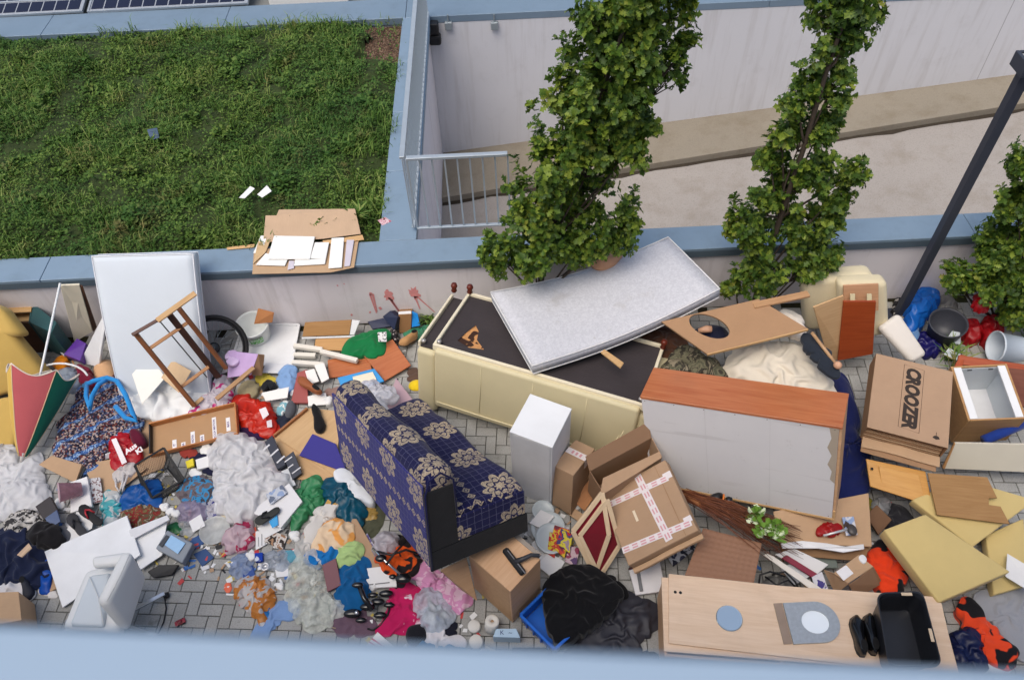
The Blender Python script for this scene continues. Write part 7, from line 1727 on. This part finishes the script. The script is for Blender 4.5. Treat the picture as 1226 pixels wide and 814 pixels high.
tube('blue_roll', [G(1178,527,.34), G(1230,505,.40)], .045, fabric((30,56,132),.12), None, 16, label='rolled dark blue mat in front of the white-lined cabinet', cat='mat')
board('cream_board', [(1144,530,.44),(1240,532,.46),(1245,566,.20),(1129,561,.20)], .02, plain((206,200,184),.5,.05), 'cream laminated board leaning on the white-lined cabinet', 'board')
board('board_edge', [(1128,560,.21),(1142,530,.44),(1144,531,.44),(1131,562,.20)], .02, wood((186,140,92),None,.5), 'narrow wooden strip at the end of the cream board', 'wood strip')
# cabinet door and notched panel
t = thing('kitchen_door', 'honey-coloured wooden cupboard door with raised panel', 'cupboard door', Matrix.Translation(G(1075,580,.2)))
HON = wood((206,156,84),(186,132,62),.45)
board('door_leaf', [(1037,549,.40),(1108,564,.40),(1117,606,.32),(1042,582,.32)], .018, HON, parent=t)
board('raised_panel', [(1052,557,.41),(1100,568,.41),(1107,596,.335),(1056,580,.335)], .006, HON, parent=t, bev=.003, seg=2)
lathe('knob_hole', [(.012,0),(.012,.002)], BLK, tilt(G(1044,561,.392),(0,-.1,1)), None, 12, label=None, cat=None).parent = None
_k = [o for o in COL.objects if o.name.startswith('knob_hole')][0]; _m = _k.matrix_world.copy(); _k.parent = t; _k.matrix_local = t.matrix_world.inverted() @ _m
board('notched_panel', [(1111,566,.43),(1182,571,.43),(1194,596,.40),(1184,596,.40),(1184,604,.395),(1198,606,.39),(1209,627,.37),(1122,616,.37)], .014, wood((166,128,82),(144,106,62),.5,sc=1.4), 'brown wood-effect panel with a notch cut in one edge', 'panel', bev=.001)
# foam slabs
FOAM = fabric((202,180,122),.07,5)
for (q, th, lb) in [([(1092,598,.34),(1150,572,.36),(1240,598,.34),(1164,655,.30)],.10,'yellow foam slab under the notched panel'),([(1058,634,.42),(1108,615,.44),(1210,684,.40),(1124,721,.38)],.13,'thick yellow foam slab lying on top of the clothes'),([(1180,640,.20),(1226,620,.22),(1232,700,.14),(1190,712,.12)],.10,'yellow foam slab standing below the other foam')]:
    board('foam_slab', q, th, FOAM, lb, 'foam slab', bev=.012, seg=2, smooth=True)
board('white_sheet', [(1206,662,.24),(1236,680,.26),(1240,712,.22),(1204,690,.22)], .008, PAPER, 'white board at the edge of the foam slabs', 'board')
heap('orange_vest', 'orange and black work vest under the thick foam slab', 'vest', [(1040,668),(1048,650),(1062,644),(1078,656),(1090,680),(1084,704),(1066,706),(1052,694)], .10, .20, fabric((226,66,30),.15,8,(24,22,26),.58,6), .6, 8)
heap('orange_jacket', 'orange and black work jacket at the corner of the yard', 'jacket', [(1152,722),(1166,714),(1186,740),(1206,762),(1222,778),(1212,794),(1192,790),(1172,768),(1156,748)], .08, .16, fabric((226,72,36),.15,8,(24,22,26),.56,6), .6, 8)
heap('navy_bag', 'navy blue nylon bag beside the black tub', 'bag', [(1138,768),(1142,752),(1160,746),(1176,752),(1184,776),(1186,802),(1160,806),(1140,802)], .10, .22, bagm((22,34,84),0,.35,.3), .55, 8, kind='bag')
heap('grey_sheet', 'grey quilted sheet at the corner of the yard', 'quilt', [(1166,716),(1192,700),(1236,704),(1240,790),(1220,786),(1196,752)], .03, .10, fabric((150,152,158),.08,6), .35, 6)
heap('white_rag', 'white rag under the orange work jacket', 'rag', [(1180,788),(1196,784),(1212,796),(1208,806),(1186,804)], .03, .08, fabric((206,212,218),.06), .5)
board('cherry_bar', [(1148,425,.30),(1240,438,.34),(1240,446,.30),(1146,436,.26)], .03, CHERRY, 'reddish wooden frame bar behind the white-lined cabinet', 'frame bar')
board('cherry_bar', [(1142,440,.25),(1150,424,.30),(1157,426,.30),(1150,444,.25)], .03, CHERRY, 'short reddish wooden frame end behind the white-lined cabinet', 'frame bar')
board('brown_plank', [(1206,440,.48),(1240,444,.50),(1245,490,.42),(1222,486,.42)], .02, wood((120,72,54),(96,54,40),.5), 'dark brown panel beside the white-lined cabinet', 'panel')
heap('blue_plastic_bag', 'bright blue plastic bag at the wall behind the grey bucket', 'bag', [(1084,366),(1092,346),(1110,338),(1128,344),(1130,358),(1116,372),(1104,386),(1090,390)], .12, .30, bagm((30,116,214),.05,.3,.25), .7, 10, kind='bag')
heap('grey_plastic', 'grey plastic bag beside the blue bag at the wall', 'bag', [(1124,360),(1132,348),(1144,356),(1150,370),(1144,384),(1130,380)], .08, .22, bagm((150,148,144),.1), .7, 11, kind='bag')
heap('indigo_bag', 'indigo plastic bag in front of the grey bucket', 'bag', [(1096,404),(1104,394),(1122,394),(1132,408),(1126,420),(1108,422)], .06, .16, bagm((36,32,110),0,.3,.3), .7, 11, kind='bag')
heap('checked_cloth', 'black and white checked cloth at the foot of the lamp post', 'cloth', [(1070,364),(1080,352),(1088,362),(1096,372),(1086,380),(1074,376)], .05, .16, multi([(30,30,32),(170,166,160),(30,30,32),(50,50,52)],46,'voronoi'), .4)
heap('pale_blue_cloth', 'pale blue cloth below the blue plastic bag', 'cloth', [(1084,384),(1094,380),(1102,392),(1098,404),(1088,398)], .10, .12, fabric((90,126,170),.15), .5)
bucket('grey_bucket', 'dark grey bucket standing among the bags at the wall', Vector((G(1126,404,.05).x, G(1126,404,.05).y, .06)), (-.12,-.10,1), .175, .26, plain((62,64,72),.45,.1,5,.05))
bucket('white_bucket', 'white plastic bucket lying on its side under the dark oak', Vector((G(1222,418,.2).x, G(1222,418,.2).y, .20)), (-1,.1,.12), .15, .26, plain((196,206,216),.4,.05))
RED = bagm((186,24,34),0,.35,.25)
for i, (poly, lb) in enumerate([([(1152,392),(1160,378),(1174,380),(1180,398),(1166,406)],'dark red plastic bag under the dark oak nearest the grey bucket'),([(1166,356),(1176,346),(1188,352),(1188,366),(1172,370)],'bright red plastic bag hanging in the dark oak'),([(1176,386),(1190,372),(1200,380),(1200,402),(1184,408)],'red plastic bag next to the white bucket under the oak')]):
    heap('red_bag', lb, 'bag', poly, .10 if i != 1 else .55, .16, RED, .6, 10, kind='bag')
for i, (q, lb) in enumerate([([(1132,408,.16),(1140,396,.18),(1151,398,.18),(1150,412,.16)],'pale board piece in front of the grey bucket'),([(1130,424,.12),(1136,416,.14),(1151,424,.14),(1148,432,.12)],'pale grey strip in front of the reddish frame')]): board('board_piece', q, .015, plain((196,204,210),.5), lb, 'board')
# ---- between sideboard and wardrobe
def twigs():
    r = random.Random(4); t = thing('twig_bundle', 'bundle of long reddish brown twigs spread like a broom', 'twigs', Matrix.Translation(G(880,630,0)))
    A = G(818,592,.42); TW = [plain((116,66,40),.7,.2,20), plain((92,50,32),.7,.2,20)]
    for k in range(2):
        V = []; F = []
        for i in range(55):
            e_ = G(930+r.uniform(-14,34), 660+r.uniform(-34,12), .30+r.uniform(-.08,.08)); s = A+Vector((r.gauss(0,.02), r.gauss(0,.025), r.gauss(0,.02)))
            m1 = s.lerp(e_, .4)+Vector((r.gauss(0,.018), r.gauss(0,.018), .04+r.gauss(0,.015))); m2 = s.lerp(e_, .75)+Vector((r.gauss(0,.03), r.gauss(0,.03), .02+r.gauss(0,.02)))
            o = tubemesh([p-t.location for p in (s, m1, m2, e_)], [.0045,.004,.003,.0015], 4); n0 = len(V); V += [v.co.copy() for v in o.vertices]; F += [tuple(n0+j for j in p.vertices) for p in o.polygons]; bpy.data.meshes.remove(o)
        link('twigs', rawmesh(V, F, True), TW[k], t)
    bar('handle_end', G(816,590,.42), G(838,604,.43), .05, .05, wood((150,96,56),None,.6), t, bev=.015)
twigs()
# quilted pouf
def pouf():
    q = [G(842,632,.36), G(912,650,.36), G(902,700,.34), G(820,688,.34)]
    n = quadframe(q)[1]; M = frame(q[3], q[2]-q[3], n); Mi = M.inverted(); L = [Mi @ p for p in q]
    t = thing('quilted_box', 'brown quilted storage box with embossed squares', 'storage box', M)
    QM = plain((142,104,80),.6,.08,6,.1); nu, nv = 44, 36; V = []; F = []
    for j in range(nv+1):
        for i in range(nu+1):
            u, v = i/nu, j/nv; p = (L[3].lerp(L[2], u)).lerp(L[0].lerp(L[1], u), v); p.z += .006*abs(math.sin(u*math.pi*11))*abs(math.sin(v*math.pi*9)); V.append(p)
    for j in range(nv):
        for i in range(nu): F.append((j*(nu+1)+i, j*(nu+1)+i+1, (j+1)*(nu+1)+i+1, (j+1)*(nu+1)+i))
    link('quilted_lid', rawmesh(V, F, True), QM, t)
    board('box_body', [p-n*.003 for p in q], .24, plain((120,84,62),.6,.08), parent=t, bev=.01, seg=2)
pouf()
t = thing('drill_case', 'black power tool with orange ring at the sideboard foot', 'power tool', Matrix.Translation(G(860,598,.2)))
heap('tool_body', None, None, [(842,600),(850,590),(866,588),(870,600),(860,608),(846,608)], .26, .12, plain((22,22,26),.4,.1), .2, 4, 3, parent=t)
o = lathe('orange_ring', [(.045,-.008),(.052,0),(.045,.008),(.04,0)], plain((220,120,40),.4), None, t, 24); o.matrix_local = t.matrix_world.inverted() @ tilt(G(866,598,.36),(1,-.3,.1))
o = lathe('chuck', [(.03,0),(.04,.02),(.034,.05),(.01,.055)], plain((40,42,46),.3,metal=.5), None, t, 18); o.matrix_local = t.matrix_world.inverted() @ tilt(G(869,599,.36),(1,-.3,.1))
# artificial flowers
t = thing('artificial_flowers', 'green and white artificial flowers on the twig bundle', 'artificial flowers', Matrix.Translation(G(915,625,.4)))
rg = np.random.default_rng(8); LVs = []; LFs = []; nv = 0; WVs = []; WFs = []; wv = 0
for (cx, cy, n_) in ((904,615,34),(915,632,30),(928,632,30),(931,642,20)):
    c = np.array(G(cx,cy,.47)-t.location)
    for i in range(n_):
        d = rg.normal(size=3); d /= np.linalg.norm(d); q = c+d*.05*rg.random(); x = d; y = np.cross(d,[.2,.3,.9]); y /= np.linalg.norm(y); z = np.cross(x,y)
        P = q+(LTv[:,0:1]*x+LTv[:,1:2]*y*1.6+LTv[:,2:3]*z)*.06
        if rg.random() < .66: LVs.append(P); LFs.append(LF+nv); nv += len(P)
        else: WVs.append(P); WFs.append(LF+wv); wv += len(P)
link('leaves', npmesh(np.concatenate(LVs), np.concatenate(LFs)), plain((110,150,56),.5), t); link('petals', npmesh(np.concatenate(WVs), np.concatenate(WFs)), plain((214,224,190),.5), t)
# cardboard platform
t = thing('flat_carton_stack', 'wide flattened carton with white foam edge in front of the sideboard', 'cardboard', Matrix.Translation(G(985,640,.1)))
board('top_sheet', [(926,612,.33),(1040,590,.38),(1044,654,.28),(934,650,.27)], .02, CARD2, parent=t); board('lower_sheet', [(928,640,.22),(1042,648,.22),(1036,672,.16),(938,664,.16)], .02, card((146,114,84)), parent=t)
V = []; q0, q1 = G(936,648,.285), G(1036,656,.29)
board('foam_edge', [(935,650,.30),(960,647,.305),(990,650,.31),(1012,654,.305),(1034,651,.31),(1035,657,.285),(1010,661,.285),(980,656,.285),(950,656,.285),(937,656,.285)], .02, plain((226,226,228),.7), parent=t, bev=.002)
t = thing('hair_dryer_set', 'small silver utensil on a picture card with red packet', 'utensil', Matrix.Translation(G(1005,630,.34)))
tube('handle', [G(986,641,.36), G(1016,633,.37)], .010, plain((206,206,208),.3,metal=.4), t, 8); blob(t, 'head', G(1020,634,.37), .04, plain((70,66,64),.35), 1, 1.3, .6)
board('picture_card', [(1008,619,.375),(1022,618,.375),(1027,640,.35),(1013,641,.35)], .003, multi([(214,214,220),(150,170,206),(70,56,50)],12,'noise',.4), 'small picture card lying on the flattened carton', 'card')
heap('red_packet', 'red plastic packet on the flattened carton', 'packet', [(979,636),(984,626),(1000,625),(1008,630),(1004,638),(988,640)], .335, .04, bagm((186,30,34),.1,.3), .7, 16, kind='bag')
heap('olive_bag', 'olive yellow plastic bag beside the navy blanket', 'bag', [(1018,612),(1026,600),(1040,592),(1048,604),(1046,622),(1030,626)], .06, .14, bagm((150,142,52),.05), .6, 10, kind='bag')
board('dark_carton', [(1036,616,.16),(1050,604,.20),(1068,622,.18),(1052,640,.12)], .04, card((110,82,62)), 'dark brown carton piece between the olive bag and the foam', 'cardboard')
board('brown_strip', [(1024,630,.12),(1036,626,.14),(1046,668,.08),(1040,676,.06)], .02, CARD3, 'brown cardboard strip beside the orange work vest', 'cardboard')
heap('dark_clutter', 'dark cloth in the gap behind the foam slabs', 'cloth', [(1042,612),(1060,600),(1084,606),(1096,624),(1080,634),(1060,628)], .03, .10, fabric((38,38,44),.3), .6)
heap('clear_wrap', 'crumpled clear packaging in the gap behind the cabinet door', 'packaging', [(1044,606),(1050,594),(1064,594),(1068,608),(1056,614)], .10, .10, bagm((170,172,176),.3), .8, 16, kind='bag')
# carton with label
t = thing('labelled_carton', 'opened small carton with a white address label', 'carton', Matrix.Translation(G(1020,690,.1)))
board('top_flap', [(998,686,.30),(1028,664,.34),(1046,678,.32),(1016,698,.27)], .006, CARD2, parent=t); board('address_label', [(1001,684,.308),(1013,676,.322),(1022,686,.305),(1010,695,.288)], .002, plain((226,224,226),.5), parent=t)
board('front_wall', [(986,682,.24),(998,686,.295),(1016,699,.265),(1000,712,.08)], .006, CARD, parent=t); board('side_wall', [(1046,678,.315),(1056,696,.12),(1036,708,.08),(1030,690,.28)], .006, CARD3, parent=t); board('inner_flap', [(1016,700,.25),(1046,680,.30),(1054,700,.14),(1026,716,.08)], .006, card((150,120,96)), parent=t)
heap('tape_tag', 'torn white parcel tag at the edge of the labelled carton', 'tag', [(1028,666),(1034,664),(1038,670),(1034,674)], .335, .012, PAPER, .5)
# papers between pouf and carton
for i, (q, lb, m_) in enumerate([
  ([(928,664,.20),(950,656,.24),(992,676,.20),(976,690,.14)],'white paper stack beneath the flattened carton',PAPER),
  ([(936,668,.22),(942,664,.23),(984,690,.18),(980,696,.16)],'dark red folder edge between the papers',plain((128,26,54),.5)),
  ([(914,664,.26),(920,662,.26),(984,704,.20),(978,710,.19)],'white painted frame strip across the papers',plain((222,216,206),.5)),
  ([(934,680,.14),(952,672,.16),(970,690,.14),(952,700,.10)],'clear sleeve of papers by the white frame strip',plain((196,200,206),.35)),
  ([(972,690,.18),(984,684,.20),(992,706,.16),(978,712,.14)],'bent white and violet brochure beside the labelled carton',multi([(214,214,222),(214,214,222),(60,50,130)],9,'noise',.4)),
  ([(956,660,.12),(1000,664,.12),(1004,680,.10),(970,680,.10)],'grey green folder under the labelled carton',plain((110,120,114),.5))]): board('paper_stack', q, .012, m_, lb, 'paper', warp=.003, seed=i)
t = thing('wire_rack', 'bent black wire rack between the quilted box and papers', 'wire rack', Matrix.Translation(G(925,695,.1)))
for pts in ([(908,704,.2),(910,688,.24),(922,684,.25),(940,690,.22)],[(916,690,.2),(930,700,.22),(944,694,.22),(956,706,.18)],[(924,688,.22),(940,684,.24),(952,696,.2),(958,708,.18)]): tube('wire', [G(*p) for p in pts], .008, BLK, t, 6)
heap('grey_clutter', 'crumpled grey plastic under the wire rack', 'plastic sheet', [(912,704),(918,690),(936,686),(956,700),(960,712),(930,714)], .05, .12, bagm((130,130,128),.1), .7, 14, kind='bag')
# ---- on the coping and on the green roof
t = thing('flattened_cardboard', 'big flattened cardboard lying over the coping onto the plants', 'cardboard', Matrix.Translation(G(365,290,.92)))
board('upper_sheet', [(315,290,.94),(318,258,1.0),(331,258,1.0),(334,251,1.0),(425,250,1.02),(432,280,.95),(386,286,.945)], .006, card((196,168,140)), parent=t, bev=.001)
board('lower_sheet', [(304,300,.925),(430,284,.925),(424,320,.925),(396,326,.925),(302,328,.925)], .006, card((190,160,128)), parent=t, bev=.001)
board('corner_flap', [(303,316,.94),(309,289,.945),(324,287,.945),(318,302,.94)], .006, card((206,176,134)), parent=t, bev=.001)
WB = plain((232,232,228),.5,.03)
for i, (q, lb) in enumerate([([(320,310,.965),(328,282,.97),(377,283,.97),(371,310,.965)],'biggest white tile-like board on the flattened cardboard'),([(371,309,.955),(377,290,.958),(394,290,.958),(390,310,.955)],'white board tucked behind the biggest white board'),([(306,317,.945),(318,303,.95),(345,309,.95),(341,318,.945)],'white notched board in front of the biggest white board'),([(352,318,.945),(353,310,.95),(390,310,.95),(389,316,.945)],'narrow white board beside the broken grey piece'),([(393,321,.95),(397,285,.955),(412,284,.955),(409,320,.95)],'upright white board at the end of the cardboard'),([(412,319,.94),(415,287,.945),(424,287,.945),(419,318,.94)],'pale lilac board strip beside the upright white board'),([(303,303,.935),(312,282,.95),(320,282,.95),(314,302,.94)],'small white board half under the tan flap'),([(344,323,.94),(346,312,.95),(352,312,.95),(352,321,.94)],'broken grey tile piece between white boards')]):
    board('white_board' if i < 5 else 'board_strip', q, .01, WB if i not in (5,7) else plain((196,190,200),.6), lb, 'board', group='white boards on the cardboard')
board('chip_edge', [(271,296,.925),(305,292,.925),(304,296,.92),(272,299,.92)], .008, PINE, 'thin wood strip sticking out under the cardboard on the coping', 'wood strip')
board('chip_edge', [(386,288,.95),(434,281,.95),(436,287,.94),(388,293,.94)], .008, PINE, 'torn wood strip between the two cardboard sheets', 'wood strip')
for q, lb in (([(286,237,1.0),(300,223,1.03),(305,226,1.03),(293,238,1.0)],'white paper scrap with creased edge on the roof plants'),([(308,233,1.0),(320,222,1.02),(325,229,1.02),(314,237,1.0)],'small white paper scrap on the roof plants near the cardboard')): board('paper_scrap', q, .003, PAPER, lb, 'paper', group='paper scraps on the roof', warp=.004)
board('slate_tile', [(176,155,.98),(188,153,.98),(191,165,.95),(180,168,.94)], .006, plain((70,86,110),.4), 'small slate blue tile lying in the roof plants', 'tile')
board('pink_sticker', [(452,264,.9035),(461,260,.9035),(469,265,.9035),(458,270,.9035)], .0008, multi([(214,150,160),(226,200,206),(186,90,110)],40,'noise',.5), 'pink printed sticker on the corner coping', 'sticker', bev=0.0)
# small litter nobody could count
def litter():
    r = random.Random(99); V = []; F = []; mi = []
    spots = [((230,600),60,80),((330,680),60,70),((150,600),70,60),((300,480),60,80),((420,700),60,60),((60,640),60,60),((660,650),40,40),((470,420),40,30),((950,690),40,30),((1060,630),40,30),((770,640),40,30),((540,740),50,30),((250,660),50,60)]
    for (c, s, n) in spots:
        for i in range(n):
            p = G(c[0]+r.gauss(0,s*.6), c[1]+r.gauss(0,s*.45), .004); a = r.uniform(0,6.28); w_ = r.uniform(.008,.034); h_ = r.uniform(.006,.024); z = r.uniform(.001,.012)
            dx, dy = math.cos(a), math.sin(a); n0 = len(V)
            for (u, v) in ((-1,-1),(1,-.8),(.9,1),(-.8,.9)): V.append((p.x+dx*u*w_-dy*v*h_, p.y+dy*u*w_+dx*v*h_, max(.002, z+u*r.uniform(-.004,.006))))
            F.append((n0,n0+1,n0+2,n0+3)); mi.append(r.choices(range(6), [5,2,1,1,1,1])[0])
    me = rawmesh(V, F); o = link('litter', me, [PAPER, CARD, plain((60,110,180),.5), plain((190,60,60),.5), plain((40,40,44),.6), plain((200,180,90),.6)])
    me.polygons.foreach_set('material_index', mi); tag(o, 'tiny paper and plastic scraps scattered over the paving', 'litter', kind='stuff')
litter()
